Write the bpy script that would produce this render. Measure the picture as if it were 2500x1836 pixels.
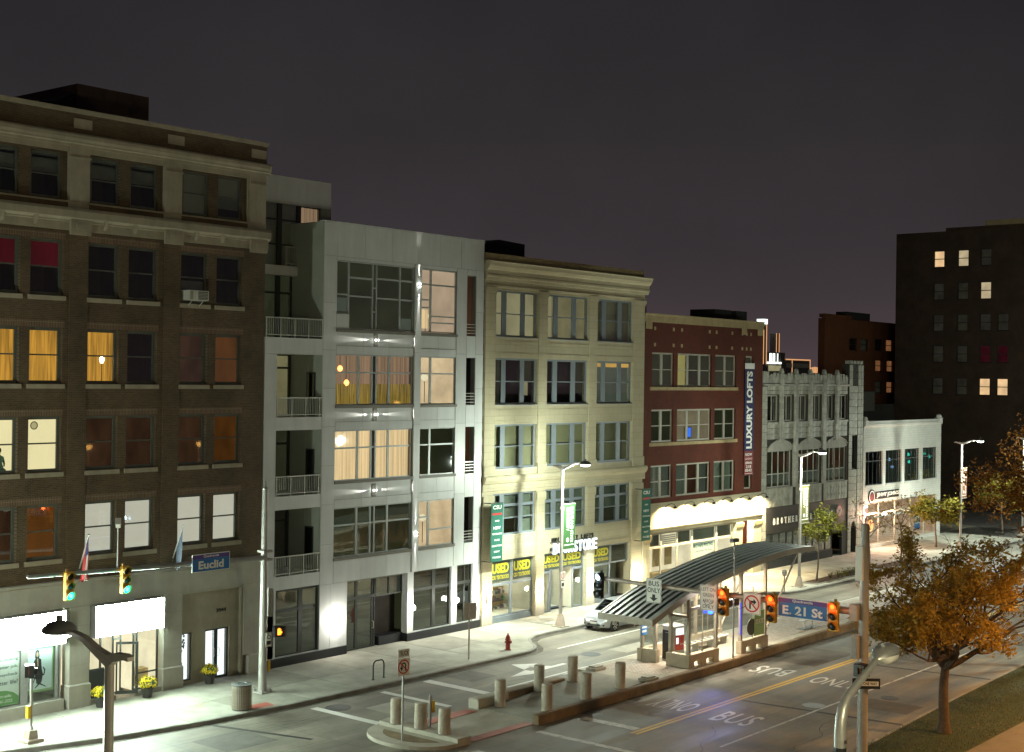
import bpy, bmesh, math, random
from mathutils import Vector, Matrix
R = math.radians
random.seed(7)
scene = bpy.context.scene
for _o in list(bpy.data.objects):
    bpy.data.objects.remove(_o)
COL = scene.collection

# ---------------------------------------------------------------- camera
# X runs along the avenue, Y into the row of buildings, Z up; facades stand at Y = 49.9
CAM_H = 14.0
YAW, ROLL, FPX = R(39.45), R(0.817), 3395.0
cam_d = bpy.data.cameras.new('camera')
cam = bpy.data.objects.new('camera', cam_d)
COL.objects.link(cam)
cam_d.sensor_width = 36.0
cam_d.lens = 36.0 * FPX / 2500.0
cam_d.clip_start = 0.5
cam_d.clip_end = 3000
_f = Vector((math.cos(YAW), math.sin(YAW), 0))
_r = _f.cross(Vector((0, 0, 1))).normalized()
_u = Vector((0, 0, 1))
_r2 = math.cos(ROLL) * _r + math.sin(ROLL) * _u
_u2 = -math.sin(ROLL) * _r + math.cos(ROLL) * _u
cam.matrix_world = Matrix(((_r2.x, _u2.x, -_f.x, 0), (_r2.y, _u2.y, -_f.y, 0), (_r2.z, _u2.z, -_f.z, CAM_H), (0, 0, 0, 1)))
scene.camera = cam

# ---------------------------------------------------------------- world: night sky with city glow
world = bpy.data.worlds.new('World')
scene.world = world
world.use_nodes = True
wn = world.node_tree
wn.nodes.clear()
w_out = wn.nodes.new('ShaderNodeOutputWorld')
w_bg = wn.nodes.new('ShaderNodeBackground')
w_bg2 = wn.nodes.new('ShaderNodeBackground')
w_add = wn.nodes.new('ShaderNodeAddShader')
w_sky = wn.nodes.new('ShaderNodeTexSky')
w_sky.sky_type = 'NISHITA'
w_sky.sun_disc = False
w_sky.sun_elevation = R(-12)
w_sky.sun_rotation = R(100)
wn.links.new(w_sky.outputs[0], w_bg.inputs[0])
w_bg.inputs[1].default_value = 0.05
w_tc = wn.nodes.new('ShaderNodeTexCoord')
w_sep = wn.nodes.new('ShaderNodeSeparateXYZ')
w_ramp = wn.nodes.new('ShaderNodeValToRGB')
wn.links.new(w_tc.outputs['Generated'], w_sep.inputs[0])
wn.links.new(w_sep.outputs['Z'], w_ramp.inputs[0])
_e = w_ramp.color_ramp.elements
_e[0].position = 0.0
_e[0].color = (0.105, 0.072, 0.080, 1)
_e[1].position = 1.0
_e[1].color = (0.021, 0.0195, 0.0215, 1)
for _p, _c in ((0.035, (0.072, 0.055, 0.060, 1)), (0.09, (0.048, 0.040, 0.044, 1)), (0.17, (0.0345, 0.0305, 0.0335, 1)), (0.28, (0.0255, 0.0235, 0.0255, 1))):
    _x = _e.new(_p)
    _x.color = _c
# faint uneven cloud in the glow
w_n = wn.nodes.new('ShaderNodeTexNoise')
w_n.inputs['Scale'].default_value = 5.0
w_n.inputs['Detail'].default_value = 5.0
wn.links.new(w_tc.outputs['Generated'], w_n.inputs['Vector'])
w_mr = wn.nodes.new('ShaderNodeMapRange')
w_mr.inputs['From Min'].default_value = 0.3
w_mr.inputs['From Max'].default_value = 0.7
w_mr.inputs['To Min'].default_value = 0.86
w_mr.inputs['To Max'].default_value = 1.14
wn.links.new(w_n.outputs[0], w_mr.inputs[0])
w_vm = wn.nodes.new('ShaderNodeVectorMath')
w_vm.operation = 'SCALE'
wn.links.new(w_ramp.outputs[0], w_vm.inputs[0])
wn.links.new(w_mr.outputs[0], w_vm.inputs['Scale'])
wn.links.new(w_vm.outputs[0], w_bg2.inputs[0])
w_bg2.inputs[1].default_value = 0.74
wn.links.new(w_bg.outputs[0], w_add.inputs[0])
wn.links.new(w_bg2.outputs[0], w_add.inputs[1])
wn.links.new(w_add.outputs[0], w_out.inputs[0])

scene.view_settings.view_transform = 'Standard'
scene.view_settings.look = 'None'
scene.view_settings.gamma = 1.0
scene.view_settings.exposure = 0.22
scene.view_settings.use_curve_mapping = False
scene.cycles.use_denoising = True
scene.cycles.max_bounces = 6
scene.cycles.diffuse_bounces = 3
scene.cycles.glossy_bounces = 3
scene.cycles.transparent_max_bounces = 16
scene.cycles.sample_clamp_indirect = 3.0
scene.cycles.caustics_reflective = False
scene.cycles.caustics_refractive = False

# ---------------------------------------------------------------- helpers
class MB:
    """collects shapes; build() links them as ONE mesh object"""
    def __init__(s, t=None):
        s.v, s.f = [], []
        s.o = Vector(t.get('origin', (0, 0, 0))) if t is not None else Vector((0, 0, 0))
    def quad(s, *p):
        n = len(s.v)
        s.v += [tuple(q) for q in p]
        s.f.append(tuple(range(n, n + len(p))))
        return s
    def box(s, x0, x1, y0, y1, z0, z1):
        n = len(s.v)
        s.v += [(x0, y0, z0), (x1, y0, z0), (x1, y1, z0), (x0, y1, z0), (x0, y0, z1), (x1, y0, z1), (x1, y1, z1), (x0, y1, z1)]
        for q in ((0, 3, 2, 1), (4, 5, 6, 7), (0, 1, 5, 4), (1, 2, 6, 5), (2, 3, 7, 6), (3, 0, 4, 7)):
            s.f.append(tuple(n + i for i in q))
        return s
    def bevbox(s, x0, x1, y0, y1, z0, z1, b=0.02):
        # box with chamfered top edges
        n = len(s.v)
        s.v += [(x0, y0, z0), (x1, y0, z0), (x1, y1, z0), (x0, y1, z0), (x0, y0, z1 - b), (x1, y0, z1 - b), (x1, y1, z1 - b), (x0, y1, z1 - b),
                (x0 + b, y0 + b, z1), (x1 - b, y0 + b, z1), (x1 - b, y1 - b, z1), (x0 + b, y1 - b, z1)]
        for q in ((0, 3, 2, 1), (8, 9, 10, 11), (0, 1, 5, 4), (1, 2, 6, 5), (2, 3, 7, 6), (3, 0, 4, 7), (4, 5, 9, 8), (5, 6, 10, 9), (6, 7, 11, 10), (7, 4, 8, 11)):
            s.f.append(tuple(n + i for i in q))
        return s
    def cyl(s, p0, p1, r0, r1=None, n=12, cap=True):
        r1 = r0 if r1 is None else r1
        p0, p1 = Vector(p0), Vector(p1)
        d = (p1 - p0).normalized()
        a = Vector((0, 0, 1)) if abs(d.z) < 0.9 else Vector((1, 0, 0))
        u = d.cross(a).normalized()
        w = d.cross(u)
        b = len(s.v)
        for p, r in ((p0, r0), (p1, r1)):
            for i in range(n):
                t = 2 * math.pi * i / n
                s.v.append(tuple(p + u * (r * math.cos(t)) + w * (r * math.sin(t))))
        for i in range(n):
            j = (i + 1) % n
            s.f.append((b + i, b + j, b + n + j, b + n + i))
        if cap:
            s.f.append(tuple(b + i for i in reversed(range(n))))
            s.f.append(tuple(b + n + i for i in range(n)))
        return s
    def tube(s, pts, r, n=8):
        pts = [Vector(p) for p in pts]
        rs = r if isinstance(r, (list, tuple)) else [r] * len(pts)
        rings = []
        up = None
        for k, p in enumerate(pts):
            d = (pts[min(k + 1, len(pts) - 1)] - pts[max(k - 1, 0)]).normalized()
            if up is None:
                a = Vector((0, 0, 1)) if abs(d.z) < 0.9 else Vector((1, 0, 0))
                up = d.cross(a).normalized()
            up = (up - d * up.dot(d)).normalized()
            w = d.cross(up)
            rings.append([len(s.v) + i for i in range(n)])
            for i in range(n):
                t = 2 * math.pi * i / n
                s.v.append(tuple(p + up * (rs[k] * math.cos(t)) + w * (rs[k] * math.sin(t))))
        for a, b in zip(rings, rings[1:]):
            for i in range(n):
                j = (i + 1) % n
                s.f.append((a[i], a[j], b[j], b[i]))
        s.f.append(tuple(reversed(rings[0])))
        s.f.append(tuple(rings[-1]))
        return s
    def lathe(s, prof, c=(0, 0, 0), n=16, sx=1, sy=1):
        rings = []
        for r, z in prof:
            rings.append([len(s.v) + i for i in range(n)])
            for i in range(n):
                t = 2 * math.pi * i / n
                s.v.append((c[0] + sx * r * math.cos(t), c[1] + sy * r * math.sin(t), c[2] + z))
        for a, b in zip(rings, rings[1:]):
            for i in range(n):
                j = (i + 1) % n
                s.f.append((a[i], a[j], b[j], b[i]))
        s.f.append(tuple(reversed(rings[0])))
        s.f.append(tuple(rings[-1]))
        return s
    def prism(s, poly, axis, a, b):
        """extrude a 2-D polygon along axis from a to b; poly in the two other axes (x,z)/(y,z)/(x,y)"""
        n = len(poly)
        k = len(s.v)
        for t in (a, b):
            for p, q in poly:
                s.v.append({'x': (t, p, q), 'y': (p, t, q), 'z': (p, q, t)}[axis])
        s.f.append(tuple(k + i for i in reversed(range(n))))
        s.f.append(tuple(k + n + i for i in range(n)))
        for i in range(n):
            j = (i + 1) % n
            s.f.append((k + i, k + j, k + n + j, k + n + i))
        return s
    def ring(s, cx, cz, r0, r1, y, n=28, y2=None):
        y2 = y + 0.004 if y2 is None else y2
        k = len(s.v)
        for yy in (y, y2):
            for r in (r0, r1):
                for i in range(n):
                    t = 2 * math.pi * i / n
                    s.v.append((cx + r * math.cos(t), yy, cz + r * math.sin(t)))
        for i in range(n):
            j = (i + 1) % n
            s.f.append((k + i, k + j, k + n + j, k + n + i))
            s.f.append((k + 2 * n + i, k + 3 * n + i, k + 3 * n + j, k + 2 * n + j))
            s.f.append((k + n + i, k + n + j, k + 3 * n + j, k + 3 * n + i))
        return s
    def wall(s, x0, x1, z0, z1, y0, y1, holes):
        """wall facing -Y with real rectangular openings (x0,x1,z0,z1), front y0, back y1"""
        xs = sorted({x0, x1, *[min(max(h[i], x0), x1) for h in holes for i in (0, 1)]})
        zs = sorted({z0, z1, *[min(max(h[i], z0), z1) for h in holes for i in (2, 3)]})
        nx, nz = len(xs) - 1, len(zs) - 1
        def solid(i, j):
            if i < 0 or j < 0 or i >= nx or j >= nz:
                return False
            cx, cz = (xs[i] + xs[i + 1]) / 2, (zs[j] + zs[j + 1]) / 2
            return not any(h[0] < cx < h[1] and h[2] < cz < h[3] for h in holes)
        idx = {}
        def V(i, j, k):
            if (i, j, k) not in idx:
                idx[(i, j, k)] = len(s.v)
                s.v.append((xs[i], (y0, y1)[k], zs[j]))
            return idx[(i, j, k)]
        for i in range(nx):
            for j in range(nz):
                if not solid(i, j):
                    continue
                s.f.append((V(i, j, 0), V(i + 1, j, 0), V(i + 1, j + 1, 0), V(i, j + 1, 0)))
                s.f.append((V(i, j, 1), V(i, j + 1, 1), V(i + 1, j + 1, 1), V(i + 1, j, 1)))
                if not solid(i - 1, j):
                    s.f.append((V(i, j, 0), V(i, j + 1, 0), V(i, j + 1, 1), V(i, j, 1)))
                if not solid(i + 1, j):
                    s.f.append((V(i + 1, j, 0), V(i + 1, j, 1), V(i + 1, j + 1, 1), V(i + 1, j + 1, 0)))
                if not solid(i, j - 1):
                    s.f.append((V(i, j, 0), V(i, j, 1), V(i + 1, j, 1), V(i + 1, j, 0)))
                if not solid(i, j + 1):
                    s.f.append((V(i, j + 1, 0), V(i + 1, j + 1, 0), V(i + 1, j + 1, 1), V(i, j + 1, 1)))
        return s
    def mesh(s, name, smooth=False):
        me = bpy.data.meshes.new(name)
        me.from_pydata([(a - s.o.x, b - s.o.y, c - s.o.z) for a, b, c in s.v], [], s.f)
        if smooth:
            me.shade_smooth()
            me.set_sharp_from_angle(angle=R(38))
        me.update()
        return me
    def build(s, name, m, parent=None, smooth=False, loc=None, label=None, kind=None):
        return obj(name, s.mesh(name, smooth), m, parent, loc, label, kind)

def obj(name, me, m=None, parent=None, loc=None, label=None, kind=None):
    o = bpy.data.objects.new(name, me)
    COL.objects.link(o)
    if m is not None and not me.materials:
        me.materials.append(m)
    if m is not None and me.materials[0] != m:
        o.material_slots[0].link = 'OBJECT'
        o.material_slots[0].material = m
    if parent is not None:
        o.parent = parent
    if loc is not None:
        o.location = loc
    if label:
        o['label'] = label
    if kind:
        o['kind'] = kind
    return o

def tag(o, label, cat, group=None):
    o['label'] = label
    o['category'] = cat
    if group:
        o['group'] = group
    return o

def thing(name, label, cat, loc=(0, 0, 0), rotz=0, group=None, world_coords=True):
    """Empty at the thing's base; MB(thing) then takes WORLD coordinates unless world_coords is False"""
    o = bpy.data.objects.new(name, None)
    COL.objects.link(o)
    o.location = loc
    o.rotation_euler = (0, 0, rotz)
    o.empty_display_size = 0.2
    tag(o, label, cat, group)
    o['origin'] = loc if world_coords else (0, 0, 0)
    return o

def struct(o):
    o['kind'] = 'structure'
    return o

def copy_tree(o, parent=None):
    c = o.copy()
    COL.objects.link(c)
    c.parent = parent
    for ch in list(o.children):
        copy_tree(ch, c)
    return c

_text_cache = {}
def text_mb(txt, w, h, bold=0.0, depth=0.0, spacing=1.0, t=None):
    """lettering in the x-z plane facing -Y, centred on the origin, fitted to w x h; returns (verts, faces)"""
    key = (txt, bold, depth, spacing)
    if key not in _text_cache:
        cu = bpy.data.curves.new('lettering', 'FONT')
        cu.body = txt
        cu.size = 1.0
        cu.offset = bold
        cu.extrude = depth
        cu.space_character = spacing
        cu.resolution_u = 3
        o = bpy.data.objects.new('lettering_source', cu)
        COL.objects.link(o)
        bpy.context.view_layer.update()
        me = o.to_mesh()
        v = [tuple(q.co) for q in me.vertices]
        f = [tuple(p.vertices) for p in me.polygons]
        o.to_mesh_clear()
        bpy.data.objects.remove(o)
        bpy.data.curves.remove(cu)
        _text_cache[key] = (v, f)
    v, f = _text_cache[key]
    x0, x1 = min(q[0] for q in v), max(q[0] for q in v)
    y0, y1 = min(q[1] for q in v), max(q[1] for q in v)
    sx = w / (x1 - x0)
    sy = h / (y1 - y0) if h else sx
    return [((q[0] - (x0 + x1) / 2) * sx, -q[2], (q[1] - (y0 + y1) / 2) * sy) for q in v], f

def text(name, txt, w, h, m, parent, loc, bold=0.02, depth=0.0, spacing=1.0, rot=0.0, label=None):
    """flat or raised lettering facing local -Y, centre at loc (parent space); rot turns it in its plane (degrees, ccw)"""
    v, f = text_mb(txt, w, h, bold, depth, spacing)
    c, s = math.cos(R(rot)), math.sin(R(rot))
    v = [(x * c - z * s, y, x * s + z * c) for x, y, z in v]
    me = bpy.data.meshes.new(name)
    me.from_pydata(v, [], f)
    return obj(name, me, m, parent, loc, label)

def lamp(kind, name, parent, loc, power, color, size=0.1, spot=None, blend=0.6, aim=None, shape=None):
    d = bpy.data.lights.new(name, kind)
    d.energy = power
    d.color = color
    if kind == 'POINT':
        d.shadow_soft_size = size
    elif kind == 'SPOT':
        d.shadow_soft_size = size
        d.spot_size = R(spot)
        d.spot_blend = blend
    elif kind == 'AREA':
        d.shape = 'RECTANGLE'
        d.size, d.size_y = size
    o = bpy.data.objects.new(name, d)
    COL.objects.link(o)
    o.parent = parent
    o.location = loc
    if aim is not None:
        o.rotation_euler = Vector(aim).to_track_quat('-Z', 'Y').to_euler()
    return o
# ---------------------------------------------------------------- materials
MATS = {}
def _nt(name):
    m = bpy.data.materials.new(name)
    m.use_nodes = True
    nt = m.node_tree
    nt.nodes.clear()
    out = nt.nodes.new('ShaderNodeOutputMaterial')
    return m, nt, out
def N(nt, typ, **kw):
    n = nt.nodes.new(typ)
    for k, v in kw.items():
        if k.startswith('i_'):
            n.inputs[k[2:].replace('_', ' ')].default_value = v
        else:
            setattr(n, k, v)
    return n
def ramp(nt, stops):
    n = nt.nodes.new('ShaderNodeValToRGB')
    e = n.color_ramp.elements
    e[0].position, e[0].color = stops[0][0], (*stops[0][1], 1)
    e[1].position, e[1].color = stops[-1][0], (*stops[-1][1], 1)
    for p, c in stops[1:-1]:
        x = e.new(p)
        x.color = (*c, 1)
    return n

def mat(name, col, rough=0.6, var=0.18, scale=3.0, metal=0.0, bump=0.0, bscale=40.0, streak=0.0, spec=0.4, rnd=0.0):
    """painted, stone or metal surface: base colour varied by two scales of noise, optional vertical dirt streaks and fine relief"""
    m, nt, out = _nt(name)
    L = nt.links.new
    p = N(nt, 'ShaderNodeBsdfPrincipled')
    p.inputs['Roughness'].default_value = rough
    p.inputs['Metallic'].default_value = metal
    p.inputs['Specular IOR Level'].default_value = spec
    tc = N(nt, 'ShaderNodeTexCoord')
    n1 = N(nt, 'ShaderNodeTexNoise', i_Scale=scale, i_Detail=6.0, i_Roughness=0.65)
    L(tc.outputs['Object'], n1.inputs['Vector'])
    lo = tuple(c * (1 - var) for c in col)
    hi = tuple(min(1, c * (1 + var)) for c in col)
    r = ramp(nt, [(0.3, lo), (0.7, hi)])
    L(n1.outputs['Fac'], r.inputs['Fac'])
    cur = r.outputs['Color']
    if streak:
        mp = N(nt, 'ShaderNodeMapping')
        mp.inputs['Scale'].default_value = (1.1, 1.1, 0.10)
        L(tc.outputs['Object'], mp.inputs['Vector'])
        n2 = N(nt, 'ShaderNodeTexNoise', i_Scale=1.6, i_Detail=5.0, i_Roughness=0.7)
        L(mp.outputs[0], n2.inputs['Vector'])
        r2 = ramp(nt, [(0.3, (1 - streak,) * 3), (0.68, (1, 1, 1))])
        L(n2.outputs['Fac'], r2.inputs['Fac'])
        mx = N(nt, 'ShaderNodeMix', data_type='RGBA', blend_type='MULTIPLY')
        mx.inputs['Factor'].default_value = 1
        L(cur, mx.inputs['A'])
        L(r2.outputs['Color'], mx.inputs['B'])
        cur = mx.outputs['Result']
    if rnd:   # each piece a slightly different tone
        oi = N(nt, 'ShaderNodeObjectInfo')
        mr = N(nt, 'ShaderNodeMapRange')
        mr.inputs['To Min'].default_value = 1 - rnd
        mr.inputs['To Max'].default_value = 1 + rnd * .5
        L(oi.outputs['Random'], mr.inputs[0])
        vm = N(nt, 'ShaderNodeVectorMath', operation='SCALE')
        L(cur, vm.inputs[0])
        L(mr.outputs[0], vm.inputs['Scale'])
        cur = vm.outputs[0]
    L(cur, p.inputs['Base Color'])
    if bump:
        n3 = N(nt, 'ShaderNodeTexNoise', i_Scale=bscale, i_Detail=4.0)
        L(tc.outputs['Object'], n3.inputs['Vector'])
        b = N(nt, 'ShaderNodeBump', i_Strength=bump, i_Distance=0.02)
        L(n3.outputs['Fac'], b.inputs['Height'])
        L(b.outputs[0], p.inputs['Normal'])
    L(p.outputs[0], out.inputs[0])
    MATS[name] = m
    return m

def brickmat(name, c1, c2, mortar, bw=0.21, bh=0.072, ms=0.011, rot=False, vertical=False, rough=0.85, stain=0.35):
    m, nt, out = _nt(name)
    L = nt.links.new
    p = N(nt, 'ShaderNodeBsdfPrincipled')
    p.inputs['Roughness'].default_value = rough
    p.inputs['Specular IOR Level'].default_value = 0.25
    tc = N(nt, 'ShaderNodeTexCoord')
    sp = N(nt, 'ShaderNodeSeparateXYZ')
    cb = N(nt, 'ShaderNodeCombineXYZ')
    L(tc.outputs['Object'], sp.inputs[0])
    if rot:
        L(sp.outputs['Y'], cb.inputs['X'])
    else:
        L(sp.outputs['X'], cb.inputs['X'])
    L(sp.outputs['Z'], cb.inputs['Y'])
    b = N(nt, 'ShaderNodeTexBrick')
    b.inputs['Scale'].default_value = 1.0
    b.inputs['Brick Width'].default_value = bh if vertical else bw
    b.inputs['Row Height'].default_value = bw if vertical else bh
    b.inputs['Mortar Size'].default_value = ms
    b.inputs['Mortar Smooth'].default_value = 0.2
    b.inputs['Bias'].default_value = 0.0
    b.inputs['Color1'].default_value = (*c1, 1)
    b.inputs['Color2'].default_value = (*c2, 1)
    b.inputs['Mortar'].default_value = (*mortar, 1)
    if vertical:
        b.offset = 0.0
    L(cb.outputs[0], b.inputs['Vector'])
    n1 = N(nt, 'ShaderNodeTexNoise', i_Scale=0.45, i_Detail=8.0, i_Roughness=0.7)
    L(tc.outputs['Object'], n1.inputs['Vector'])
    r = ramp(nt, [(0.32, (1 - stain,) * 3), (0.66, (1.0 + 0.0,) * 3)])
    L(n1.outputs['Fac'], r.inputs['Fac'])
    mx = N(nt, 'ShaderNodeMix', data_type='RGBA', blend_type='MULTIPLY')
    mx.inputs['Factor'].default_value = 1
    L(b.outputs['Color'], mx.inputs['A'])
    L(r.outputs['Color'], mx.inputs['B'])
    L(mx.outputs['Result'], p.inputs['Base Color'])
    bp = N(nt, 'ShaderNodeBump', i_Strength=0.6, i_Distance=0.008)
    inv = N(nt, 'ShaderNodeMath', operation='SUBTRACT')
    inv.inputs[0].default_value = 1.0
    L(b.outputs['Fac'], inv.inputs[1])
    L(inv.outputs[0], bp.inputs['Height'])
    L(bp.outputs[0], p.inputs['Normal'])
    L(p.outputs[0], out.inputs[0])
    MATS[name] = m
    return m

def emis(name, col, strength):
    m, nt, out = _nt(name)
    e = N(nt, 'ShaderNodeEmission')
    e.inputs[0].default_value = (*col, 1)
    e.inputs[1].default_value = strength
    nt.links.new(e.outputs[0], out.inputs[0])
    MATS[name] = m
    return m

def lit(name, col, strength, var=0.5, scale=(1.2, 1.2, 1.2), kind='noise'):
    """a lit room wall, blind or curtain seen through a window: gives off uneven light"""
    m, nt, out = _nt(name)
    L = nt.links.new
    e = N(nt, 'ShaderNodeEmission')
    tc = N(nt, 'ShaderNodeTexCoord')
    mp = N(nt, 'ShaderNodeMapping')
    mp.inputs['Scale'].default_value = scale
    L(tc.outputs['Object'], mp.inputs['Vector'])
    if kind == 'curtain':
        n = N(nt, 'ShaderNodeTexNoise', i_Scale=1.0, i_Detail=3.0, i_Distortion=0.4)
    else:
        n = N(nt, 'ShaderNodeTexNoise', i_Scale=1.0, i_Detail=5.0)
    L(mp.outputs[0], n.inputs['Vector'])
    r = ramp(nt, [(0.3, tuple(c * (1 - var) for c in col)), (0.7, col)])
    L(n.outputs['Fac'], r.inputs['Fac'])
    L(r.outputs['Color'], e.inputs[0])
    e.inputs[1].default_value = strength
    L(e.outputs[0], out.inputs[0])
    MATS[name] = m
    return m

def glass(name, tint=(0.94, 0.96, 0.95), refl=0.03, edge=0.4):
    m, nt, out = _nt(name)
    L = nt.links.new
    t = N(nt, 'ShaderNodeBsdfTransparent')
    t.inputs[0].default_value = (*tint, 1)
    g = N(nt, 'ShaderNodeBsdfGlossy')
    g.inputs['Roughness'].default_value = 0.03
    lw = N(nt, 'ShaderNodeLayerWeight')
    lw.inputs['Blend'].default_value = 0.3
    mr = N(nt, 'ShaderNodeMapRange')
    mr.inputs['To Min'].default_value = refl
    mr.inputs['To Max'].default_value = edge
    L(lw.outputs['Facing'], mr.inputs['Value'])
    mx = N(nt, 'ShaderNodeMixShader')
    L(mr.outputs[0], mx.inputs[0])
    L(t.outputs[0], mx.inputs[1])
    L(g.outputs[0], mx.inputs[2])
    L(mx.outputs[0], out.inputs[0])
    MATS[name] = m
    return m

# masonry
mat('limestone', (0.33, 0.29, 0.215), 0.85, 0.14, 1.4, bump=0.25, bscale=18, streak=0.22)
mat('base_stone', (0.40, 0.38, 0.32), 0.85, 0.10, 1.2, bump=0.2, bscale=22, streak=0.12)
brickmat('cream_stone', (0.475, 0.43, 0.295), (0.45, 0.405, 0.275), (0.33, 0.295, 0.20), bw=0.92, bh=0.40, ms=0.008, stain=0.16)
mat('grey_stone', (0.40, 0.385, 0.34), 0.85, 0.16, 1.8, bump=0.3, bscale=14)
mat('terracotta_block', (0.43, 0.42, 0.35), 0.6, 0.32, 1.9, bump=0.2, bscale=9, streak=0.45, rnd=0.16)
mat('grout', (0.05, 0.045, 0.038), 0.95, 0.25, 5)
mat('tan_stone', (0.38, 0.30, 0.16), 0.85, 0.16, 1.6, bump=0.2, streak=0.2)
brickmat('dark_brick', (0.088, 0.058, 0.034), (0.128, 0.084, 0.047), (0.155, 0.125, 0.085), ms=0.009, stain=0.45)
brickmat('soldier_brick', (0.13, 0.07, 0.042), (0.17, 0.10, 0.06), (0.24, 0.20, 0.145), vertical=True)
brickmat('red_brick', (0.125, 0.028, 0.014), (0.095, 0.022, 0.012), (0.095, 0.034, 0.022), stain=0.3)
brickmat('tower_brick', (0.10, 0.058, 0.034), (0.075, 0.045, 0.03), (0.10, 0.075, 0.055), rot=True, stain=0.5)
brickmat('orange_brick', (0.22, 0.07, 0.024), (0.18, 0.058, 0.022), (0.20, 0.09, 0.045), stain=0.3)
brickmat('white_brick', (0.58, 0.565, 0.52), (0.54, 0.53, 0.49), (0.42, 0.41, 0.38), bw=0.42, bh=0.2, ms=0.012, stain=0.18)
mat('dark_roof', (0.03, 0.028, 0.026), 0.95, 0.3, 2)
mat('roof_brick', (0.06, 0.035, 0.022), 0.9, 0.35, 2)
# panels, metals, paints
mat('white_panel', (0.60, 0.62, 0.61), 0.45, 0.06, 0.7, streak=0.13, rnd=0.07)
mat('panel_backing', (0.20, 0.20, 0.185), 0.8, 0.1)
mat('loggia_wall', (0.34, 0.37, 0.32), 0.6, 0.08, 0.8)
mat('plinth_granite', (0.018, 0.02, 0.024), 0.35, 0.3, 30)
mat('grey_sill', (0.17, 0.16, 0.135), 0.6, 0.1)
mat('pale_frame', (0.36, 0.38, 0.37), 0.45, 0.06, metal=0.2)
mat('dark_frame', (0.035, 0.038, 0.036), 0.45, 0.15)
mat('grey_frame', (0.085, 0.09, 0.075), 0.55, 0.12)
mat('blue_frame', (0.17, 0.20, 0.225), 0.5, 0.08)
mat('tan_frame', (0.34, 0.32, 0.26), 0.55, 0.08)
mat('rail_metal', (0.46, 0.46, 0.42), 0.4, 0.08, metal=0.3)
mat('galvanised', (0.36, 0.355, 0.34), 0.42, 0.12, 5, metal=0.55)
mat('pole_grey', (0.33, 0.31, 0.285), 0.5, 0.1, 4, metal=0.25)
mat('pole_tan', (0.40, 0.33, 0.27), 0.5, 0.1, 4, metal=0.2)
mat('steel_brushed', (0.42, 0.36, 0.29), 0.35, 0.2, 9, metal=0.7)
mat('lamp_dark', (0.11, 0.115, 0.115), 0.45, 0.15)
mat('black_paint', (0.012, 0.012, 0.013), 0.45, 0.2)
mat('signal_yellow', (0.64, 0.33, 0.035), 0.5, 0.12)
mat('signal_yellow_dark', (0.30, 0.15, 0.02), 0.6, 0.12)
mat('button_yellow', (0.6, 0.38, 0.02), 0.5, 0.1)
mat('hydrant_red', (0.28, 0.035, 0.02), 0.5, 0.2, 8)
mat('white_paint', (0.78, 0.78, 0.74), 0.6, 0.06)
mat('sign_white', (0.72, 0.70, 0.64), 0.55, 0.05)
mat('sign_black', (0.015, 0.015, 0.015), 0.6, 0.1)
mat('sign_red', (0.5, 0.03, 0.025), 0.55, 0.08)
mat('sign_blue', (0.03, 0.15, 0.40), 0.5, 0.06)
mat('sign_purple', (0.10, 0.05, 0.24), 0.5, 0.06)
mat('sign_back', (0.42, 0.37, 0.31), 0.5, 0.1, metal=0.4)
mat('banner_green', (0.022, 0.075, 0.018), 0.75, 0.08)
mat('banner_teal', (0.012, 0.11, 0.075), 0.7, 0.06)
mat('banner_green_lit_olive', (0.085, 0.075, 0.018), 0.75, 0.08)  # green cloth with the olive cast of its light put into the colour
mat('banner_green_lit_rust', (0.13, 0.055, 0.03), 0.75, 0.08)  # same green cloth, coloured rust for the light falling on it
mat('banner_navy', (0.016, 0.018, 0.07), 0.7, 0.08)
mat('banner_maroon', (0.16, 0.025, 0.03), 0.7, 0.08)
mat('letter_white', (0.74, 0.73, 0.68), 0.6, 0.04)
mat('letter_pink', (0.62, 0.42, 0.38), 0.6, 0.04)
mat('poster_yellow', (0.40, 0.36, 0.015), 0.7, 0.06)
mat('poster_dark', (0.035, 0.05, 0.04), 0.7, 0.1)
mat('poster_white', (0.72, 0.77, 0.72), 0.6, 0.03)
mat('poster_pale_blue', (0.60, 0.72, 0.74), 0.6, 0.05, 1.0)
mat('poster_green', (0.14, 0.36, 0.10), 0.6, 0.05)
mat('poster_ink', (0.03, 0.055, 0.05), 0.7, 0.1)
mat('poster_lime', (0.30, 0.46, 0.20), 0.6, 0.05)
mat('print_black', (0.02, 0.02, 0.024), 0.7, 0.2)
mat('print_skin', (0.50, 0.33, 0.24), 0.7, 0.05)
mat('plastic_pot', (0.045, 0.042, 0.038), 0.6, 0.15)
mat('petal_yellow', (0.62, 0.46, 0.01), 0.7, 0.2, 20)
mat('mum_leaf', (0.06, 0.12, 0.025), 0.7, 0.35, 15)
mat('flag_red', (0.35, 0.03, 0.03), 0.8, 0.06)
mat('flag_white', (0.62, 0.58, 0.54), 0.8, 0.05)
mat('flag_blue', (0.025, 0.035, 0.11), 0.8, 0.1)
mat('flag_grey_blue', (0.10, 0.12, 0.16), 0.8, 0.3, 6)
mat('ac_shell', (0.50, 0.49, 0.43), 0.6, 0.06)
mat('seat_white', (0.6, 0.58, 0.52), 0.5, 0.08)
mat('machine_grey', (0.40, 0.38, 0.36), 0.4, 0.1, metal=0.3)
mat('shelter_metal', (0.33, 0.28, 0.22), 0.45, 0.12, 4, metal=0.3)
mat('shelter_concrete', (0.40, 0.34, 0.25), 0.8, 0.14, 2.5, bump=0.2)
mat('roof_metal', (0.12, 0.135, 0.135), 0.45, 0.15, 2, metal=0.3)
mat('roof_rib', (0.32, 0.345, 0.335), 0.4, 0.12, 3, metal=0.3)
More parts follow.
